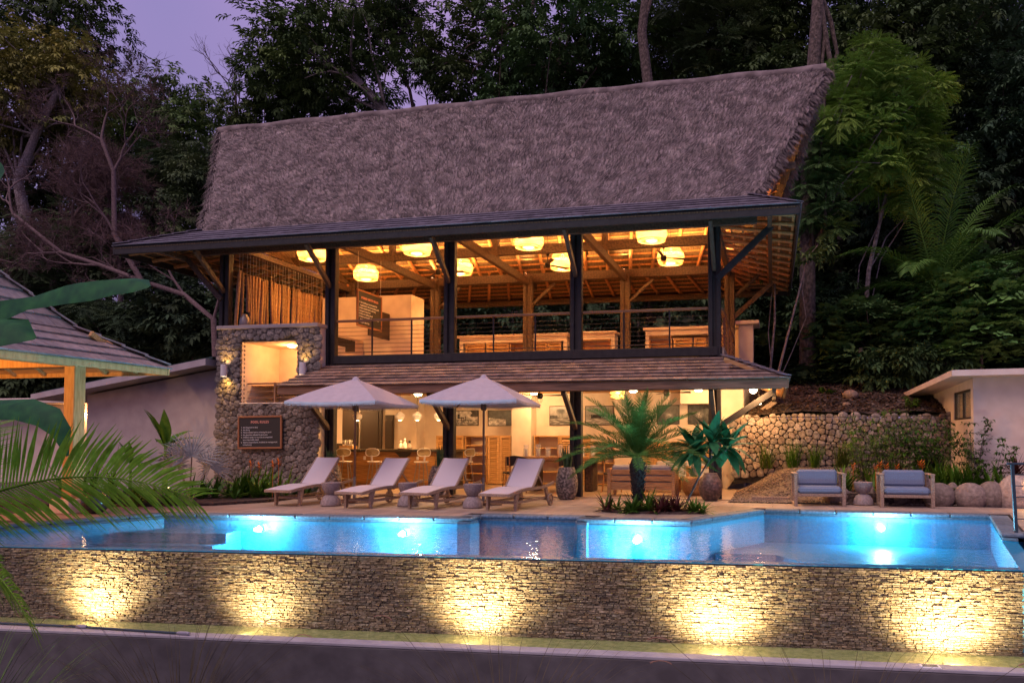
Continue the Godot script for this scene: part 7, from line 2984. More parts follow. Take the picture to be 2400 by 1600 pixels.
func garden_plants() -> void:
	# bed in front of the tower
	clump("heliconia with orange flowers under the pool rules board", Vector3(-11.35, 0.05, -15.35), 17, Vector2(0.55, 0.35), 0.88, 0.032, "garden_leaf", Color(0.8, 0.95, 0.5), 4)
	clump("dark green ginger clump between silver palm and heliconia", Vector3(-12.15, 0.05, -14.9), 16, Vector2(0.6, 0.35), 0.62, 0.03, "garden_leaf", Color(0.42, 0.6, 0.35), 0, "ginger_clump")
	clump("ginger clump at the bed edge below the silver palm", Vector3(-12.6, 0.05, -13.6), 14, Vector2(0.7, 0.3), 0.45, 0.026, "garden_leaf", Color(0.6, 0.75, 0.35), 0, "ginger_clump")
	clump("yellowish strap leaf clump between the pavilion urn and silver palm", Vector3(-13.0, 0.05, -13.0), 16, Vector2(0.9, 0.25), 0.55, 0.024, "garden_leaf", Color(1.0, 0.95, 0.4), 0, "ginger_clump")
	clump("dark clump at the tower's foot beside the first lounger", Vector3(-10.98, 0.05, -16.35), 9, Vector2(0.25, 0.3), 0.5, 0.028, "garden_leaf", Color(0.4, 0.55, 0.3), 0, "ginger_clump")
	clump("spiky yellow green clump behind the pavilion post", Vector3(-16.2, 0.05, -15.3), 8, Vector2(0.5, 0.5), 1.25, 0.03, "garden_leaf", Color(1.0, 0.95, 0.5), 0, "ginger_clump")
	# silver fan palm
	var sp := thing("silver_fan_palm", "silvery fan palm in front of the pale side house", "palm", Vector3(-11.85, 0.05, -13.75))
	for q in [[Vector3(0.12, 0.95, 0.1), Vector3(0.55, 0.55, 0.5), 0.62, 34], [Vector3(-0.35, 0.92, 0.0), Vector3(-0.8, 0.6, 0.3), 0.55, 28], [Vector3(-0.05, 0.75, 0.3), Vector3(0.0, 0.2, 1.0), 0.50, 28], [Vector3(0.3, 0.72, -0.2), Vector3(0.9, 0.1, 0.2), 0.5, 28], [Vector3(-0.15, 1.0, -0.2), Vector3(-0.2, 1.0, -0.3), 0.5, 26]]:
		var fn := thing_part(sp, "frond")
		var pt := MB.new()
		pt.tube([Vector3(rr(-0.04, 0.04), 0, 0), (q[0] as Vector3) * Vector3(0.5, 0.6, 0.5), q[0]], [0.014, 0.010, 0.008], 6)
		part("stalk", pt, M.teak, fn)
		var m := MB.new()
		var ax := (q[1] as Vector3).normalized()
		var sx := ax.cross(Vector3.UP).normalized()
		var up := sx.cross(ax).normalized()
		for k in q[3]:
			var a := lerpf(-2.35, 2.35, k / (q[3] - 1.0))
			var d := (up * cos(a) + sx * sin(a) + ax * 0.35 + rv(0.05)).normalized()
			var l: float = q[2] * rr(0.85, 1.1)
			m.leaf([q[0], q[0] + d * l * 0.4, q[0] + d * l * 0.8, q[0] + d * l + Vector3(0, -0.03, 0)], [0.008, 0.017, 0.010, 0.001], ax.cross(d), 0.5)
		part("fan", m, M.silver_leaf, fn)
	# banana plants by the pale wall, lit by a spike lamp
	var bn := [[Vector3(-14.6, 0.05, -16.1), 1.0, "young banana plant with upright leaves lit against the pale wall"], [Vector3(-15.9, 0.05, -16.4), 0.62, "low banana plant in the dark along the pale wall"]]
	for q in bn:
		var o := thing("banana_plant", q[2], "plant", q[0])
		var s: float = q[1]
		var st := MB.new()
		st.tube([Vector3.ZERO, Vector3(0.02, 0.7 * s, 0), Vector3(0.0, 1.2 * s, 0)], [0.07 * s, 0.05 * s, 0.03 * s], 9)
		part("stem", st, M.garden_leaf, o)
		for k in 8:
			var a: float = [1.2, 2.6, -0.3, 3.8, 0.4, 4.9, 2.0, 5.6][k]
			var el: float = [1.45, 1.15, 0.7, 0.6, 0.35, 0.9, 1.3, 0.3][k]
			var m := MB.new()
			m.tinted = true
			m.col = Color(0.85, 1.0, 0.55)
			broad_leaf(m, Vector3(0, 1.1 * s, 0), Vector3(cos(a) * cos(el), sin(el), sin(a) * cos(el)), s * rr(0.9, 1.15), 0.14 * s, 0.9 if k > 1 else 0.2, 0.25, 8)
			part("leaf", m, M.garden_leaf, o)
	var gl := thing("wall_spike_lamp", "garden spike lamp at the foot of the banana plant", "lamp", Vector3(-14.15, 0.12, -15.75))
	var gb := MB.new()
	gb.lathe([Vector2(0.001, -0.1), Vector2(0.012, -0.08), Vector2(0.03, 0.0), Vector2(0.04, 0.08), Vector2(0.033, 0.08), Vector2(0.02, 0.03)], 12)
	part("body", gb, M.dark_metal, gl)
	var gf := MB.new()
	gf.lathe([Vector2(0.001, 0.05), Vector2(0.03, 0.05), Vector2(0.03, 0.085), Vector2(0.001, 0.09)], 12)
	part("lamp_face", gf, M.bulb_warm, gl)
	spot(gl, Vector3(0, 0.10, 0), Vector3(-0.25, 0.75, -0.9), 1.5, WARM2, 48.0, 0.03, 1.0)
	# right-hand bed behind the armchairs
	clump("heliconia with orange tips behind the first armchair's corner", Vector3(1.52, 0.22, -17.5), 7, Vector2(0.2, 0.2), 0.72, 0.032, "garden_leaf", Color(0.8, 0.9, 0.5), 1)
	clump("heliconia with orange flowers right behind the second armchair", Vector3(2.45, 0.22, -17.5), 9, Vector2(0.4, 0.2), 0.66, 0.03, "garden_leaf", Color(0.75, 0.8, 0.45), 4)
	clump("heliconia clump beside the second armchair's armrest", Vector3(3.35, 0.22, -17.6), 12, Vector2(0.35, 0.25), 0.80, 0.034, "garden_leaf", Color(0.7, 0.8, 0.4), 2)
	clump("broad heliconia clump behind the row of boulders", Vector3(4.2, 0.22, -17.5), 17, Vector2(0.5, 0.25), 0.78, 0.034, "garden_leaf", Color(0.7, 0.85, 0.4), 0)
	clump("yellowing heliconia clump below the annex window", Vector3(3.85, 0.22, -18.0), 10, Vector2(0.3, 0.25), 0.95, 0.035, "garden_leaf", Color(1.1, 0.95, 0.45), 0)
	var gr := [[-0.15, 0.76, "dry tuft of tall grass near the plumeria at the gabion foot"], [0.52, 0.86, "green tuft of tall grass at the gabion foot by the first wire seam"], [1.06, 0.70, "thin tuft of tall grass in the middle of the gabion foot"], [1.72, 0.88, "brownish tuft of tall grass behind the first armchair at the gabion"]]
	for i in gr.size():
		var q: Array = gr[i]
		clump(q[2], Vector3(q[0], 0.60, -20.25), 13, Vector2(0.12, 0.1), q[1], 0.007, "garden_leaf", [Color(0.6, 0.55, 0.3), Color(0.6, 0.8, 0.3), Color(0.65, 0.75, 0.3), Color(0.65, 0.5, 0.28)][i], 0, "tall_grass_tuft", 0.30)
	thin_shrub("feathery yellow green shrub behind the stone side table", Vector3(2.05, 0.22, -17.9), 1.55, 0.40, 10, 0.11, 0.012, "garden_leaf", Color(1.0, 0.95, 0.4))
	thin_shrub("wide feathery shrub in front of the gabion's end", Vector3(2.75, 0.22, -18.4), 1.95, 0.62, 13, 0.11, 0.013, "garden_leaf", Color(0.85, 0.9, 0.4), "slender_shrub", 0.6)
	thin_shrub("dense dark shrub hiding the foot of the annex's side wall", Vector3(3.45, 0.22, -18.5), 1.75, 0.62, 14, 0.12, 0.02, "garden_leaf", Color(0.5, 0.65, 0.3), "slender_shrub", 0.5)
	thin_shrub("tall thin shrub with tiered leaves against the annex wall", Vector3(4.25, 0.22, -17.8), 2.15, 0.40, 4, 0.09, 0.02, "garden_leaf", Color(0.55, 0.5, 0.35), "slender_shrub", 0.15)
	thin_shrub("branching thin shrub leaning across the annex's pale front", Vector3(4.62, 0.22, -17.7), 1.55, 0.42, 4, 0.10, 0.022, "garden_leaf", Color(0.6, 0.65, 0.4), "slender_shrub", 0.4)
	var co := thing("cordyline", "dark red cordyline with spiky leaves behind the railing", "plant", Vector3(5.05, 0.2, -17.6))
	var cs := MB.new()
	cs.tube([Vector3.ZERO, Vector3(0, 0.5, 0)], 0.014, 6)
	part("stem", cs, M.bark, co)
	var cm := MB.new()
	for k in 3:
		rosette(cm, Vector3(0, 0.35 + k * 0.09, 0), 12, 0.34, 0.46, 0.028, 0.25, 1.55, 0.5)
	part("foliage", cm, M.red_leaf, co)
	thin_shrub("small flowering shrub with reddish sprays on the bank's edge", Vector3(3.62, 2.0, -21.2), 0.5, 0.22, 5, 0.07, 0.016, "garden_leaf", Color(0.8, 0.8, 0.4))
	thin_shrub("small lime green sapling on the bank near the fence post", Vector3(1.55, 2.55, -23.0), 0.32, 0.2, 4, 0.09, 0.03, "garden_leaf", Color(1.0, 1.2, 0.3))


func near_plants() -> void:
	# coconut palm fronds reaching in from the side
	var p := thing("coconut_palm", "young coconut palm sending bright feather fronds over the pool edge", "palm", Vector3(-7.2, -1.75, -5.1))
	var tr := MB.new()
	tr.tube([Vector3(0, 0, 0), Vector3(0.0, 1.2, 0), Vector3(0.15, 2.1, 0)], [0.16, 0.12, 0.09], 12)
	part("trunk", tr, M.palm_bark, p)
	var f1 := MB.new()
	frond(f1, Vector3(0.25, 2.42, 0.0), Vector3(1.0, 0.42, 0.05), 2.75, 0.72, 68, 0.62, 0.017, 0.10, 0.22, Vector3(0.15, 0.95, 0.35), 0.016)
	part("frond", f1, M.frond, p)
	var f2 := MB.new()
	frond(f2, Vector3(0.25, 2.1, 0.1), Vector3(1.0, 0.35, 0.3), 2.05, 1.15, 50, 0.48, 0.015, 0.1, 0.35, Vector3(0.1, 0.9, 0.4), 0.014)
	part("frond", f2, M.frond, p)
	var f3 := MB.new()
	frond(f3, Vector3(0.1, 2.2, -0.1), Vector3(-0.4, 0.9, -0.5), 2.4, 1.2, 50, 0.6, 0.016, 0.3, 0.3)
	part("frond", f3, M.frond, p)
	# banana plant off to the side, its leaves hanging into view
	var b := thing("banana_plant", "tall banana plant whose broad leaves arch in front of the pavilion", "plant", Vector3(-6.7, -1.75, -4.6))
	var st := MB.new()
	st.tube([Vector3.ZERO, Vector3(0.05, 2.2, 0), Vector3(0.2, 3.7, 0)], [0.16, 0.12, 0.07], 12)
	part("stem", st, M.garden_leaf, b)
	var o := Vector3(6.7, 1.75, 4.6)
	var l1 := MB.new()
	l1.leaf([Vector3(-6.35, 2.15, -4.62) + o, Vector3(-6.0, 2.30, -4.60) + o, Vector3(-5.65, 2.385, -4.60) + o, Vector3(-5.36, 2.40, -4.6) + o, Vector3(-5.05, 2.475, -4.6) + o, Vector3(-4.80, 2.50, -4.6) + o, Vector3(-4.58, 2.50, -4.6) + o, Vector3(-4.42, 2.475, -4.6) + o, Vector3(-4.33, 2.44, -4.6) + o], [0.15, 0.19, 0.18, 0.10, 0.13, 0.13, 0.115, 0.08, 0.01], Vector3(0.05, -0.72, 0.70), -0.55, 0.12, 1.0)
	part("leaf", l1, M.banana, b)
	var l2 := MB.new()
	l2.leaf([Vector3(-6.3, 1.9, -4.3) + o, Vector3(-5.95, 2.12, -4.35) + o, Vector3(-5.65, 2.19, -4.4) + o, Vector3(-5.35, 2.16, -4.45) + o, Vector3(-5.19, 2.08, -4.5) + o], [0.16, 0.20, 0.20, 0.15, 0.01], Vector3(0.1, -0.75, 0.65), -0.45, 0.1, 2.0)
	part("leaf", l2, M.banana, b)
	var l3 := MB.new()
	l3.leaf([Vector3(-6.4, 2.4, -4.5) + o, Vector3(-6.1, 2.75, -4.5) + o, Vector3(-5.80, 3.05, -4.5) + o, Vector3(-5.62, 3.25, -4.5) + o, Vector3(-5.52, 3.36, -4.5) + o], [0.16, 0.24, 0.25, 0.18, 0.10], Vector3(0.62, -0.7, 0.3), 0.1, 0.06, 0.0)
	part("leaf", l3, M.banana, b)
	var l4 := MB.new()
	l4.leaf([Vector3(-7.6, 1.50, -5.8) + o, Vector3(-7.2, 1.66, -5.8) + o, Vector3(-6.85, 1.67, -5.8) + o, Vector3(-6.55, 1.58, -5.8) + o, Vector3(-6.38, 1.43, -5.8) + o, Vector3(-6.30, 1.2, -5.8) + o], [0.09, 0.12, 0.13, 0.12, 0.08, 0.01], Vector3(-0.2, -0.8, 0.6), -0.4, 0.12, 0.5)
	part("leaf", l4, M.banana, b)
	# fountain grasses in front of the basin
	var gr := [[Vector3(-5.15, -1.75, -5.9), 190, 1.75, 5, "dark fountain grass with curled plumes below the second wall glow"], [Vector3(-2.13, -1.75, -5.9), 170, 1.85, 1, "dark fountain grass below the middle wall glow"], [Vector3(0.42, -1.75, -5.9), 190, 1.85, 4, "dark fountain grass near the drain cover"], [Vector3(-7.05, -1.75, -5.6), 110, 1.75, 3, "greener fountain grass at the end with the cleaning pole"]]
	for i in gr.size():
		var q: Array = gr[i]
		var g := thing("fountain_grass", q[4], "grass", q[0])
		var m := MB.new()
		for k in q[1]:
			var a := rr(0, TAU)
			var h := Vector3(cos(a), 0, sin(a))
			var d := (Vector3.UP + h * rr(0.05, 0.55)).normalized()
			var pt := h * rr(0.0, 0.14)
			var pts := [pt]
			var hw := [0.004]
			var l: float = q[2] * rr(0.55, 1.02)
			for s in 7:
				d = (d + (h * 0.14 - Vector3(0, 0.012 * s * s * rr(0.3, 1.3), 0)) * 0.6).normalized()
				pt += d * l / 7.0
				pts.append(pt)
				hw.append(lerpf(0.0062, 0.001, s / 6.0))
			m.leaf(pts, hw, h.cross(Vector3.UP).normalized(), 0.4)
		part("blades", m, M.dry_grass if i < 3 else M.garden_leaf, g)
		for k in q[3]:
			var pl := MB.new()
			var a := rr(-0.5, 0.5) + (PI if k % 2 == 0 else 0.0)
			var h := Vector3(cos(a), 0, 0.3 * sin(a))
			var d := (Vector3.UP + h * rr(0.15, 0.5)).normalized()
			var pt := Vector3.ZERO
			var stalk := [pt]
			var l: float = q[2] * rr(0.95, 1.1)
			for s in 8:
				d = (d + h * 0.06 - Vector3(0, 0.03, 0)).normalized()
				pt += d * l / 8.0
				stalk.append(pt)
			pl.tube(stalk, 0.0018, 4, false)
			part("stalk", pl, M.dry_grass, g)
			var fl := MB.new()
			var cen := [pt]
			for s in 8:
				d = (d + h * 0.10 - Vector3(0, 0.13, 0)).normalized()
				pt += d * 0.022
				cen.append(pt)
			for s in 8:
				for j in 12:
					var aa := rr(0, TAU)
					var b0: Vector3 = cen[s].lerp(cen[s + 1], rng.randf())
					var dd: Vector3 = ((cen[s + 1] - cen[s]).normalized() * 0.9 + Vector3(cos(aa), sin(aa), sin(aa * 1.7)) * 0.8).normalized()
					fl.tri(b0, b0 + dd * 0.022 + Vector3(0.001, 0, 0), b0 + Vector3(0.0014, 0.001, 0.001))
			fl.tube(cen, 0.004, 5, false)
			part("plume", fl, M.plume, g)


# ---------------------------------------------------------------- the forest
var sprigs := {}


func make_sprigs() -> void:
	var r := RandomNumberGenerator.new()
	r.seed = 99
	var a := MB.new() # broad oval leaves round a twig
	for k in 11:
		var f := k / 10.0
		var an := k * 2.4
		var b := Vector3(0, 0, f * 0.42)
		var d := Vector3(cos(an) * 0.9, sin(an) * 0.5 - 0.15, 0.55 + 0.3 * f).normalized()
		var l := r.randf_range(0.17, 0.25)
		a.leaf([b, b + d * l * 0.5, b + d * l + Vector3(0, -0.05, 0)], [0.006, 0.05, 0.004], d.cross(Vector3.UP), 0.15)
	sprigs["broad"] = a.mesh()
	var p := MB.new() # pinnate sprays
	for q in 3:
		var an := (q - 1) * 0.75
		var d := Vector3(sin(an), 0.15, cos(an)).normalized()
		var pt := Vector3.ZERO
		for k in 9:
			d = (d + Vector3(0, -0.07, 0)).normalized()
			pt += d * 0.062
			for s in [-1.0, 1.0]:
				var e = (d.cross(Vector3.UP).normalized() * s + d * 0.55 + Vector3(0, -0.3, 0)).normalized()
				var l := 0.13 * (1.0 - absf(k - 4) / 9.0)
				p.leaf([pt, pt + e * l * 0.5, pt + e * l], [0.004, 0.020, 0.001], d, 0.1)
	sprigs["feather"] = p.mesh()
	var c := MB.new() # big roundish leaves
	for k in 7:
		var an := k * 2.4
		var d := Vector3(cos(an), 0.35 + 0.3 * r.randf(), sin(an)).normalized()
		var b := d * 0.12
		var l := r.randf_range(0.16, 0.24)
		c.leaf([b, b + d * l * 0.3, b + d * l * 0.7 + Vector3(0, -0.02, 0), b + d * l + Vector3(0, -0.06, 0)], [0.01, 0.095, 0.085, 0.004], d.cross(Vector3.UP), 0.15)
	sprigs["round"] = c.mesh()
	var t := MB.new() # bare twiglets
	for k in 9:
		var d := Vector3(r.randf_range(-0.7, 0.7), r.randf_range(-0.25, 0.8), r.randf_range(0.1, 1.0)).normalized()
		var e := d * r.randf_range(0.35, 0.75)
		t.tube([Vector3.ZERO, e * 0.5 + Vector3(0, 0.03, 0), e], [0.007, 0.005, 0.002], 3, false)
		t.tube([e * 0.5 + Vector3(0, 0.03, 0), e * 0.75 + Vector3(r.randf_range(-0.15, 0.15), 0.12, r.randf_range(-0.15, 0.15))], [0.004, 0.002], 3, false)
	sprigs["twig"] = t.mesh()


func limb(m: MB, a: Vector3, b: Vector3, r0: float, r1: float, sag := 0.1, sides := 5) -> void:
	var l := (b - a).length()
	var mid := a.lerp(b, 0.5) + Vector3(rr(-1, 1), rr(-0.4, 1.0), rr(-1, 1)) * l * sag
	var q1 := a.lerp(mid, 0.55) + rv(l * 0.03)
	var q2 := mid.lerp(b, 0.5) + rv(l * 0.03)
	m.tube([a, q1, mid, q2, b], [r0, lerpf(r0, r1, 0.25), lerpf(r0, r1, 0.5), lerpf(r0, r1, 0.75), r1], sides, false)


# trunk: points; crown: centre, radii; leaves as sprigs in uneven puffs
func tree(called: String, label: String, trunk: Array, r0: float, r1: float, cen: Vector3, rad: Vector3, puffs: int, per: int, kind: String, tint: Color, bark := "bark", scale := 1.0, puff_r := 0.30, group := "") -> void:
	var base: Vector3 = trunk[0]
	var o := thing(called, label, "tree", base, group)
	var tm := MB.new()
	var pts := []
	var rads := []
	for i in trunk.size():
		pts.append(trunk[i] - base)
		rads.append(lerpf(r0, r1, i / maxf(1.0, trunk.size() - 1.0)))
	if pts.size() > 1:
		tm.tube(pts, rads, 9, false)
	var where := []
	var tints := []
	var c0 := cen - base
	var top: Vector3 = pts[pts.size() - 1]
	for k in puffs:
		# directions spread over the ellipsoid, more on the outside and the top
		var z := 1.0 - 2.0 * (k + 0.5) / puffs
		var a := k * 2.399 + rr(-0.4, 0.4)
		var rr0 := sqrt(maxf(0.0, 1.0 - z * z))
		var f := rr(0.45, 1.0)
		var pc := c0 + Vector3(cos(a) * rr0 * rad.x, z * rad.y, sin(a) * rr0 * rad.z) * f
		var near: Vector3 = pts[pts.size() - 1 - (k % mini(3, pts.size()))]
		if k % 2 == 0:
			limb(tm, near, pc, r1 * 0.55, 0.015, 0.12)
		var pr := minf(rad.x, rad.y) * puff_r * rr(0.75, 1.4)
		var shade := rr(0.72, 1.25)
		var hue := rr(-0.10, 0.12)
		var n := int(per * rr(0.6, 1.3))
		for j in n:
			var d := Vector3(rr(-1, 1), rr(-0.75, 1), rr(-1, 1)).normalized()
			var p := pc + d * Vector3(pr * 1.25, pr * 0.75, pr * 1.25) * pow(rng.randf(), 0.45)
			var fw := (Vector3(d.x, d.y * 0.4 - 0.12, d.z) + rv(0.45)).normalized()
			var x := Vector3.UP.cross(fw)
			if x.length() < 0.05:
				x = Vector3.RIGHT
			x = x.normalized()
			where.append(Transform3D(Basis(x, fw.cross(x), fw).scaled_local(Vector3.ONE * scale * rr(0.75, 1.3)), p))
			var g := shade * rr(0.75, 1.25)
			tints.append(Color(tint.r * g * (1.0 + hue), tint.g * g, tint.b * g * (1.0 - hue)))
	part("trunk", tm, M[bark], o)
	if where.size() > 0:
		many("crown", sprigs[kind], M.leaf if kind != "twig" else M.twig, where, tints, o)


func bare_rec(m: MB, p: Vector3, d: Vector3, l: float, r: float, depth: int, up: float, tips: Array) -> void:
	var pts := [p]
	var n := 4
	for i in n:
		d = (d + rv(0.16) + Vector3(0, up, 0)).normalized()
		p += d * l / n
		pts.append(p)
	var rads := []
	for i in n + 1:
		rads.append(lerpf(r, r * 0.66, i / float(n)))
	m.tube(pts, rads, 6 if r > 0.05 else (4 if r > 0.015 else 3), false)
	if depth <= 0:
		tips.append(p)
		return
	var kids := 2 if rng.randf() < 0.55 else 3
	for k in kids:
		var nd := (d + rv(0.75)).normalized()
		bare_rec(m, p if k < 2 else pts[2], nd, l * rr(0.62, 0.86), r * rr(0.52, 0.68), depth - 1, up, tips)


func bare_tree(called: String, label: String, trunks: Array, depth: int, l: float, r: float, up: float, bark: String, fuzz: int, fuzz_r: float, fuzz_tint: Color, leaves := "twig") -> void:
	var base: Vector3 = trunks[0][0]
	var o := thing(called, label, "tree", base)
	var m := MB.new()
	var tips := []
	for t in trunks:
		var pts := []
		var rads := []
		for i in t.size():
			pts.append(t[i] - base)
			rads.append(lerpf(r, r * 0.6, i / maxf(1.0, t.size() - 1.0)))
		m.tube(pts, rads, 8, false)
		for i in range(1, t.size()):
			var d: Vector3 = (pts[i] - pts[i - 1]).normalized()
			bare_rec(m, pts[i], (d + rv(0.5)).normalized(), l, r * 0.5, depth, up, tips)
			if i == t.size() - 1:
				bare_rec(m, pts[i], (d + rv(0.6)).normalized(), l, r * 0.5, depth, up, tips)
	part("trunk", m, M[bark], o)
	var where := []
	var tints := []
	for t in tips:
		for k in fuzz:
			var p: Vector3 = t + rv(fuzz_r)
			where.append(Transform3D(Basis.from_euler(Vector3(rr(-0.6, 0.6), rr(0, TAU), rr(-0.6, 0.6))).scaled(Vector3.ONE * rr(0.7, 1.3)), p))
			var g := rr(0.7, 1.3)
			tints.append(Color(fuzz_tint.r * g, fuzz_tint.g * g, fuzz_tint.b * g))
	if where.size() > 0:
		many("crown", sprigs[leaves], M.leaf if leaves != "twig" else M.twig, where, tints, o)


func forest() -> void:
	make_sprigs()
	var DK := Color(0.09, 0.14, 0.048)
	var MD := Color(0.125, 0.195, 0.06)
	var YG := Color(0.27, 0.27, 0.07)
	var BR := Color(0.26, 0.42, 0.075)
	# trees against the sky
	tree("canopy_tree", "big yellowish tree with pale forking trunks at the picture's upper corner", [Vector3(-39.0, 3.5, -33), Vector3(-39.0, 13.5, -33), Vector3(-39.5, 15.2, -33), Vector3(-38.4, 17.6, -33), Vector3(-37.0, 20.0, -33)], 0.34, 0.14, Vector3(-39.8, 20.4, -34), Vector3(4.0, 3.7, 3.2), 50, 40, "broad", YG, "pale_bark", 1.25)
	tree("canopy_tree", "dark tree behind the yellowish tree's top", [Vector3(-45.5, 4, -40), Vector3(-45.0, 20, -40)], 0.3, 0.15, Vector3(-45.5, 28.2, -40), Vector3(4.6, 3.6, 3.5), 34, 30, "broad", DK, "bark", 1.35)
	tree("canopy_tree", "tree under the yellowish tree at the picture's edge", [Vector3(-45.0, 4, -36), Vector3(-45.0, 14, -36)], 0.3, 0.12, Vector3(-45.0, 17.0, -36), Vector3(4.0, 3.8, 3.2), 34, 30, "broad", Color(0.128, 0.170, 0.065), "pale_bark", 1.3)
	tree("canopy_tree", "rounded dark tree closing the dip of the skyline", [Vector3(-37.8, 4.5, -42), Vector3(-38.0, 19, -42)], 0.28, 0.12, Vector3(-37.6, 20.6, -42), Vector3(4.6, 4.0, 3.6), 44, 34, "broad", MD, "bark", 1.35)
	tree("canopy_tree", "smaller dark tree between the dip and the yellowish tree", [Vector3(-44.6, 4.5, -44), Vector3(-44.8, 20, -44)], 0.28, 0.12, Vector3(-44.4, 22.6, -44), Vector3(4.4, 4.0, 3.2), 34, 30, "broad", DK, "bark", 1.35)
	bare_tree("sparse_tree", "thin nearly leafless tree with fine twigs against the purple sky", [[Vector3(-28.6, 4, -38), Vector3(-28.9, 14, -38), Vector3(-29.6, 18.0, -38), Vector3(-30.0, 19.6, -38)]], 5, 1.6, 0.15, 0.06, "twig", 0, 0.5, Color(0.700, 0.620, 0.750))
	tree("canopy_tree", "large leafy tree with a pale leaning trunk above the roof's outer end", [Vector3(-18.6, 6.5, -36), Vector3(-19.6, 18.4, -36), Vector3(-21.4, 20.4, -36), Vector3(-22.9, 21.0, -36)], 0.30, 0.16, Vector3(-23.4, 22.0, -36), Vector3(4.6, 3.6, 3.4), 46, 36, "broad", MD, "pale_bark", 1.25)
	tree("canopy_tree", "leafy tree filling the gap beside the thatch's outer edge", [Vector3(-26.6, 5, -38), Vector3(-26.8, 17, -38)], 0.28, 0.12, Vector3(-27.0, 19.2, -38), Vector3(3.9, 3.4, 3.2), 36, 32, "broad", DK, "bark", 1.3)
	bare_tree("sparse_tree", "sparse twiggy tree over the middle of the roof ridge", [[Vector3(-18.2, 6, -38), Vector3(-18.6, 17, -38), Vector3(-19.3, 20.5, -38)]], 5, 1.8, 0.15, 0.12, "twig", 2, 0.5, Color(0.076, 0.128, 0.051), "broad")
	tree("canopy_tree", "airy dark tree with a curved dark limb above the ridge", [Vector3(-14.4, 6, -37), Vector3(-13.6, 20.4, -37), Vector3(-12.4, 22.6, -37), Vector3(-11.8, 24.2, -37)], 0.28, 0.16, Vector3(-15.0, 21.2, -37), Vector3(3.6, 3.5, 3.0), 32, 30, "broad", DK, "bark", 1.25)
	tree("canopy_tree", "lush green tree with reddish trunk behind the ridge", [Vector3(-10.9, 6, -35), Vector3(-10.5, 18.2, -35), Vector3(-9.9, 19.4, -35)], 0.30, 0.18, Vector3(-9.4, 20.2, -35.5), Vector3(4.3, 3.6, 3.6), 50, 40, "broad", Color(0.111, 0.212, 0.071), "bark", 1.2)
	tree("tall_trunk_tree", "tall bare curved trunk rising straight out of the ridge line", [Vector3(-4.7, 6, -30), Vector3(-4.8, 15.7, -30), Vector3(-5.05, 17.8, -30), Vector3(-4.9, 19.2, -30), Vector3(-4.85, 23.5, -30)], 0.24, 0.15, Vector3(-4.85, 25.5, -30), Vector3(2.6, 1.6, 2.4), 12, 30, "broad", MD, "bark", 1.2)
	tree("canopy_tree", "small airy tree in the gap before the bare trunk", [Vector3(-7.9, 7, -40), Vector3(-8.0, 18.5, -40)], 0.2, 0.1, Vector3(-8.0, 20.2, -40), Vector3(2.6, 2.3, 2.2), 22, 26, "broad", DK, "bark", 1.25)
	tree("canopy_tree", "dark tree beside the bare trunk over the thatch's high end", [Vector3(0.6, 10, -36), Vector3(0.2, 17.8, -36), Vector3(-1.2, 19.1, -36), Vector3(-2.2, 20.2, -36)], 0.26, 0.14, Vector3(-3.0, 20.6, -36.5), Vector3(3.4, 3.6, 3.0), 44, 36, "feather", Color(0.128, 0.178, 0.068), "bark", 1.5)
	tree("canopy_tree", "dense dark tree above the roof's high gable corner", [Vector3(0.2, 10, -37), Vector3(-0.2, 20, -37), Vector3(-0.3, 22.6, -37)], 0.28, 0.2, Vector3(0.9, 21.2, -38), Vector3(4.2, 3.8, 3.4), 48, 36, "broad", DK, "bark", 1.3)
	tree("canopy_tree", "dark tree low behind the thatch's high corner", [Vector3(0.4, 10, -35), Vector3(0.4, 16, -35)], 0.2, 0.1, Vector3(-0.6, 16.8, -35), Vector3(3.6, 2.6, 2.6), 34, 34, "broad", DK, "bark", 1.2)
	# hillside at the free end of the house
	tree("feathery_tree", "bright green feathery tree beside the thatched gable", [Vector3(1.05, 3.4, -26), Vector3(1.3, 8.2, -26), Vector3(1.55, 10.0, -26), Vector3(2.2, 11.3, -26)], 0.13, 0.06, Vector3(3.3, 11.7, -26), Vector3(2.2, 2.5, 2.0), 46, 60, "feather", BR, "pale_bark", 0.72, 0.24)
	tree("feathery_tree", "slim second stem with a drooping green crown next to the bright tree", [Vector3(2.9, 3.6, -26.6), Vector3(3.2, 7.0, -26.6), Vector3(3.8, 9.6, -26.6)], 0.10, 0.05, Vector3(4.3, 10.2, -26.6), Vector3(1.3, 1.3, 1.2), 12, 26, "feather", BR, "pale_bark", 1.1)
	tree("ivy_trunk", "thick dark ivy clad trunk just beyond the roof corner", [Vector3(1.12, 3.2, -25.2), Vector3(1.15, 7, -25.2), Vector3(1.2, 11, -25.2), Vector3(1.6, 16, -25.4)], 0.27, 0.20, Vector3(1.45, 9.6, -25.0), Vector3(0.75, 2.4, 0.6), 16, 22, "feather", Color(0.111, 0.221, 0.068), "bark", 0.9)
	tree("canopy_tree", "dark forest tree high on the slope behind the bright feathery tree", [Vector3(4.5, 9, -32), Vector3(4.6, 14, -32)], 0.25, 0.12, Vector3(5.2, 16.4, -33), Vector3(3.6, 3.4, 3.0), 46, 36, "broad", DK, "bark", 1.2)
	tree("canopy_tree", "dark ivy hung tree mass in the upper corner of the slope", [Vector3(7.2, 9, -36), Vector3(7.4, 16, -36)], 0.3, 0.14, Vector3(7.8, 19.0, -36), Vector3(3.8, 4.2, 3.2), 50, 38, "broad", Color(0.085, 0.145, 0.071), "bark", 1.1)
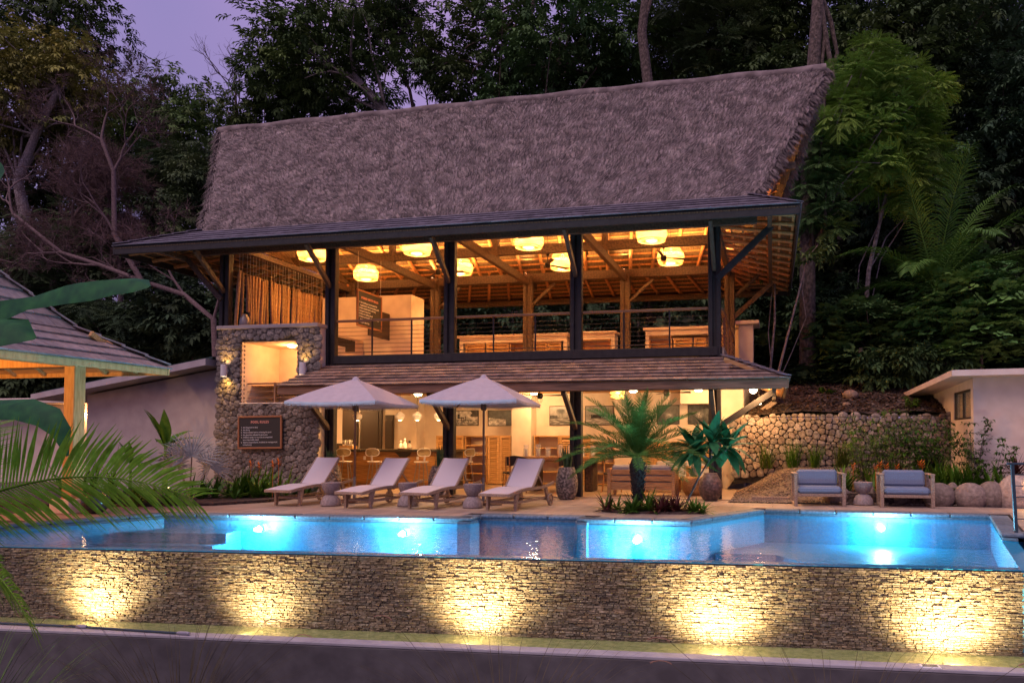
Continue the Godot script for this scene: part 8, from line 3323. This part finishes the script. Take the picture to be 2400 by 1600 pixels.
	tree("canopy_tree", "dark tree at the picture's edge above the big palm", [Vector3(9.4, 8, -33), Vector3(9.5, 12, -33)], 0.3, 0.14, Vector3(9.8, 14.2, -33), Vector3(3.0, 3.6, 2.8), 44, 36, "broad", Color(0.076, 0.136, 0.071), "bark", 1.1)
	tree("canopy_tree", "tall dark tree filling the topmost corner of the slope", [Vector3(10.9, 10, -40), Vector3(10.9, 19, -40)], 0.3, 0.14, Vector3(11.0, 22.2, -40), Vector3(4.2, 3.8, 3.4), 44, 36, "broad", DK, "bark", 1.3)
	tree("canopy_tree", "shaded tree between the ivy trunk and the palm", [Vector3(4.6, 7, -31), Vector3(4.7, 8, -31)], 0.2, 0.12, Vector3(4.8, 9.4, -31), Vector3(2.9, 2.6, 2.4), 40, 34, "broad", Color(0.060, 0.105, 0.051), "bark", 1.1)
	tree("canopy_tree", "shaded tree above the palm fronds' tips", [Vector3(7.6, 8, -33), Vector3(7.7, 10.5, -33)], 0.2, 0.12, Vector3(7.6, 12.0, -33.5), Vector3(3.4, 2.8, 2.6), 44, 34, "broad", Color(0.068, 0.128, 0.065), "bark", 1.1)
	tree("canopy_tree", "shaded tree straight behind the bright feathery crown", [Vector3(2.6, 7, -31), Vector3(2.8, 11, -31)], 0.2, 0.12, Vector3(2.6, 12.4, -32), Vector3(2.8, 3.2, 2.4), 42, 34, "broad", Color(0.068, 0.119, 0.058), "bark", 1.1)
	tree("slim_sapling", "pale slim leaning sapling below the eave's outer corner", [Vector3(0.02, 2.7, -24.0), Vector3(0.5, 4.6, -24.0), Vector3(1.05, 6.7, -24.0)], 0.05, 0.025, Vector3(1.1, 7.0, -24), Vector3(0.5, 0.4, 0.4), 4, 8, "broad", MD, "pale_bark", 0.9)
	tree("slim_sapling", "second pale slim sapling beside the leaning one", [Vector3(-0.12, 2.7, -24.2), Vector3(0.1, 5.0, -24.2), Vector3(0.12, 6.4, -24.2)], 0.045, 0.025, Vector3(0.15, 6.8, -24.2), Vector3(0.5, 0.4, 0.4), 3, 8, "broad", MD, "pale_bark", 0.9)
	# bushes above the bank
	var bu := [["leafy bush above the lone fence post", Vector3(3.1, 4.5, -25.0), Vector3(1.9, 1.25, 1.2), "round", Color(0.102, 0.196, 0.060), 36], ["big round leaved bright bush above the annex roof", Vector3(5.9, 4.75, -23.6), Vector3(1.6, 1.35, 1.1), "round", Color(0.128, 0.272, 0.068), 40], ["low bush line along the bank's upper edge", Vector3(4.0, 3.55, -23.6), Vector3(1.6, 0.6, 0.8), "broad", Color(0.085, 0.153, 0.051), 24], ["dark bush at the thick trunk's foot", Vector3(1.9, 5.3, -26.6), Vector3(1.3, 1.4, 1.0), "broad", Color(0.068, 0.128, 0.051), 26], ["vine covered bush below the palm crown", Vector3(5.3, 6.3, -27.5), Vector3(1.8, 1.5, 1.2), "round", Color(0.085, 0.170, 0.051), 34], ["dark bush between house corner and thick trunk", Vector3(-0.5, 5.2, -28.0), Vector3(1.4, 2.0, 1.0), "broad", Color(0.060, 0.102, 0.044), 26], ["bush at the picture's edge beside the round leaved one", Vector3(8.2, 4.6, -24.2), Vector3(1.6, 1.6, 1.2), "round", Color(0.093, 0.204, 0.060), 34]]
	for q in bu:
		var c: Vector3 = q[1]
		tree("leafy_bush", q[0], [Vector3(c.x, hill_y(c.x, c.z), c.z), c - Vector3(0, q[2].y * 0.4, 0)], 0.06, 0.03, c, q[2], q[5], 26, q[3], q[4], "bark", 0.85, 0.34)
	# dark growth seen through the open upper floor
	for q in [[Vector3(-10.5, 6.6, -30), "shaded shrubs behind the upper floor's third bay"], [Vector3(-5.2, 6.6, -30), "shaded shrubs behind the upper floor's middle bays"], [Vector3(-14.5, 7.0, -31), "shaded shrubs behind the bamboo screen"]]:
		tree("shade_shrub", q[1], [Vector3(q[0].x, 4.5, q[0].z), q[0]], 0.08, 0.04, q[0], Vector3(3.4, 2.2, 1.6), 30, 26, "broad", Color(0.076, 0.128, 0.060), "pale_bark", 1.1)
	# dark slope below the skyline beside the pavilion
	bare_tree("twiggy_tree", "brown leafless tree with dense fine twigs above the pavilion roof", [[Vector3(-34.5, 4, -30), Vector3(-33.9, 8.0, -30), Vector3(-33.2, 10.0, -30), Vector3(-32.8, 11.4, -30)], [Vector3(-30.5, 3, -30), Vector3(-29.8, 8.0, -30), Vector3(-30.0, 10.8, -30)]], 5, 1.25, 0.13, 0.03, "twig", 2, 0.45, Color(0.850, 0.740, 0.700))
	bare_tree("twiggy_tree", "low sprawling bare branches reaching toward the house eave", [[Vector3(-20.4, 2, -25), Vector3(-20.65, 5.9, -25), Vector3(-22.0, 6.9, -25), Vector3(-23.9, 7.5, -25), Vector3(-25.8, 8.2, -25), Vector3(-27.7, 8.8, -25), Vector3(-30.1, 10.5, -25)], [Vector3(-23.9, 7.5, -25), Vector3(-25.2, 9.4, -25), Vector3(-25.3, 11.9, -25), Vector3(-25.9, 13.2, -25)]], 4, 1.25, 0.11, 0.04, "twig", 1, 0.3, Color(0.800, 0.720, 0.720))
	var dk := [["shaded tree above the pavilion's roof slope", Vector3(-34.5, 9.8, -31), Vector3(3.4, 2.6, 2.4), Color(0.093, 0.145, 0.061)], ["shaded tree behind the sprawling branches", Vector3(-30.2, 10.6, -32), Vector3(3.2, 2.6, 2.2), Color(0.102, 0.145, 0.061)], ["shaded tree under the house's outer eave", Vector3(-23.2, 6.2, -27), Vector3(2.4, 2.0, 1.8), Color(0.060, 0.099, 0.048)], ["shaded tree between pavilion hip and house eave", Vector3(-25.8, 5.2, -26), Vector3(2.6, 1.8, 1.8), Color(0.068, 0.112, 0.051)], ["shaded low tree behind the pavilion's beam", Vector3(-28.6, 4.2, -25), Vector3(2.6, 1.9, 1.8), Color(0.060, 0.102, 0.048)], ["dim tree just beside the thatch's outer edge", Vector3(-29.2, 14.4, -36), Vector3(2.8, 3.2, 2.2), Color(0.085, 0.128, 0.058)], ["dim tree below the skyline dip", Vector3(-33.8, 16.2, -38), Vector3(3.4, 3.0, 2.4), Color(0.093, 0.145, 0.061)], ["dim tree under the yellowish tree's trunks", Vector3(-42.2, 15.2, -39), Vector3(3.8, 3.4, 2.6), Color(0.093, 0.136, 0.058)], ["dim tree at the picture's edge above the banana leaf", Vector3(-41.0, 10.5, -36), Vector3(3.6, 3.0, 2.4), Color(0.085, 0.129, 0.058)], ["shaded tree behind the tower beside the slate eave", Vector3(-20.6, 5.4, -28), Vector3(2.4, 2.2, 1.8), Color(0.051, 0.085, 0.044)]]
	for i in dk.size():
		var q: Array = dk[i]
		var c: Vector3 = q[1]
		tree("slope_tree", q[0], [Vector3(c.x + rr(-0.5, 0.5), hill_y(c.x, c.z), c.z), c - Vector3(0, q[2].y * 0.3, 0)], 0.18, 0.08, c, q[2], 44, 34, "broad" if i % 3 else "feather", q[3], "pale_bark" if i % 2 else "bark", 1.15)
	# the big feather palm on the slope
	var p := thing("feather_palm", "big feather palm with long drooping fronds on the dark slope", "palm", Vector3(5.3, 3.6, -25.2))
	var tr := MB.new()
	tr.tube([Vector3.ZERO, Vector3(-0.2, 1.4, 0), Vector3(-0.3, 2.4, 0)], [0.2, 0.16, 0.12], 10)
	part("trunk", tr, M.palm_bark, p)
	var dirs := [[Vector3(-0.30, 1.3, 0.2), 4.6, 0.5], [Vector3(0.75, 1.0, 0.3), 5.0, 1.1], [Vector3(1.0, 0.65, 0.4), 4.6, 1.1], [Vector3(0.5, 1.2, -0.3), 4.8, 1.0], [Vector3(1.1, 0.2, 0.2), 3.9, 0.9], [Vector3(-0.8, 0.9, 0.3), 3.4, 1.3], [Vector3(-1.0, 0.4, -0.2), 3.0, 1.1], [Vector3(0.25, 1.0, 0.9), 3.8, 1.5], [Vector3(0.9, 0.9, -0.6), 4.6, 1.2], [Vector3(0.15, 1.4, 0.4), 4.2, 0.9], [Vector3(-0.4, 0.7, 0.8), 2.8, 1.5]]
	for q in dirs:
		var m := MB.new()
		frond(m, Vector3(-0.3, 2.4, 0), q[0], q[1], q[2], 46, 0.85, 0.026, 0.15, 0.55, Vector3.ZERO, 0.03)
		part("frond", m, M.palm_leaf, p)
	# everything farther up the hills that reads as one mass
	var where := []
	var tints := []
	var nz := FastNoiseLite.new()
	nz.seed = 71
	nz.frequency = 0.16
	for i in 26000:
		var z := rr(-66.0, -29.0)
		var x := rr(-72.0, 30.0) * (0.6 + absf(z) / 110.0)
		var g := hill_y(x, z)
		if x > -15.5 and x < 0.5 and z > -33.0:
			continue
		var h := 1.0 + 5.5 * maxf(0.0, nz.get_noise_2d(x, z) + 0.35)
		var y := g + h * pow(rng.randf(), 0.7)
		var k := rr(0.6, 1.3) * (0.85 + 0.5 * nz.get_noise_2d(x * 2.0, z * 2.0 + 50.0))
		where.append(Transform3D(Basis.from_euler(Vector3(rr(-0.5, 0.5), rr(0, TAU), rr(-0.5, 0.5))).scaled(Vector3.ONE * rr(1.3, 2.3)), Vector3(x, y, z)))
		tints.append(Color(0.075 * k, 0.11 * k, 0.045 * k))
	var fm := many("forest", sprigs["broad"], M.leaf, where, tints, self)
	tag(fm, "dark mass of forest covering the hills behind all nearer trees", "forest")
	where = []
	tints = []
	for i in 7000: # undergrowth on the near slope
		var x := rr(-1.0, 12.0)
		var z := rr(-31.0, -24.3)
		var y := hill_y(x, z) + rr(0.0, 1.1) * (0.3 + smooth(-24.5, -27.0, z))
		var k := rr(0.5, 1.3)
		where.append(Transform3D(Basis.from_euler(Vector3(rr(-0.7, 0.4), rr(0, TAU), rr(-0.5, 0.5))).scaled(Vector3.ONE * rr(0.7, 1.3)), Vector3(x, y, z)))
		tints.append(Color(0.045 * k, 0.08 * k, 0.03 * k))
	var um := many("undergrowth", sprigs["round"], M.leaf, where, tints, self)
	tag(um, "dark leafy undergrowth covering the slope above the bare bank", "undergrowth")
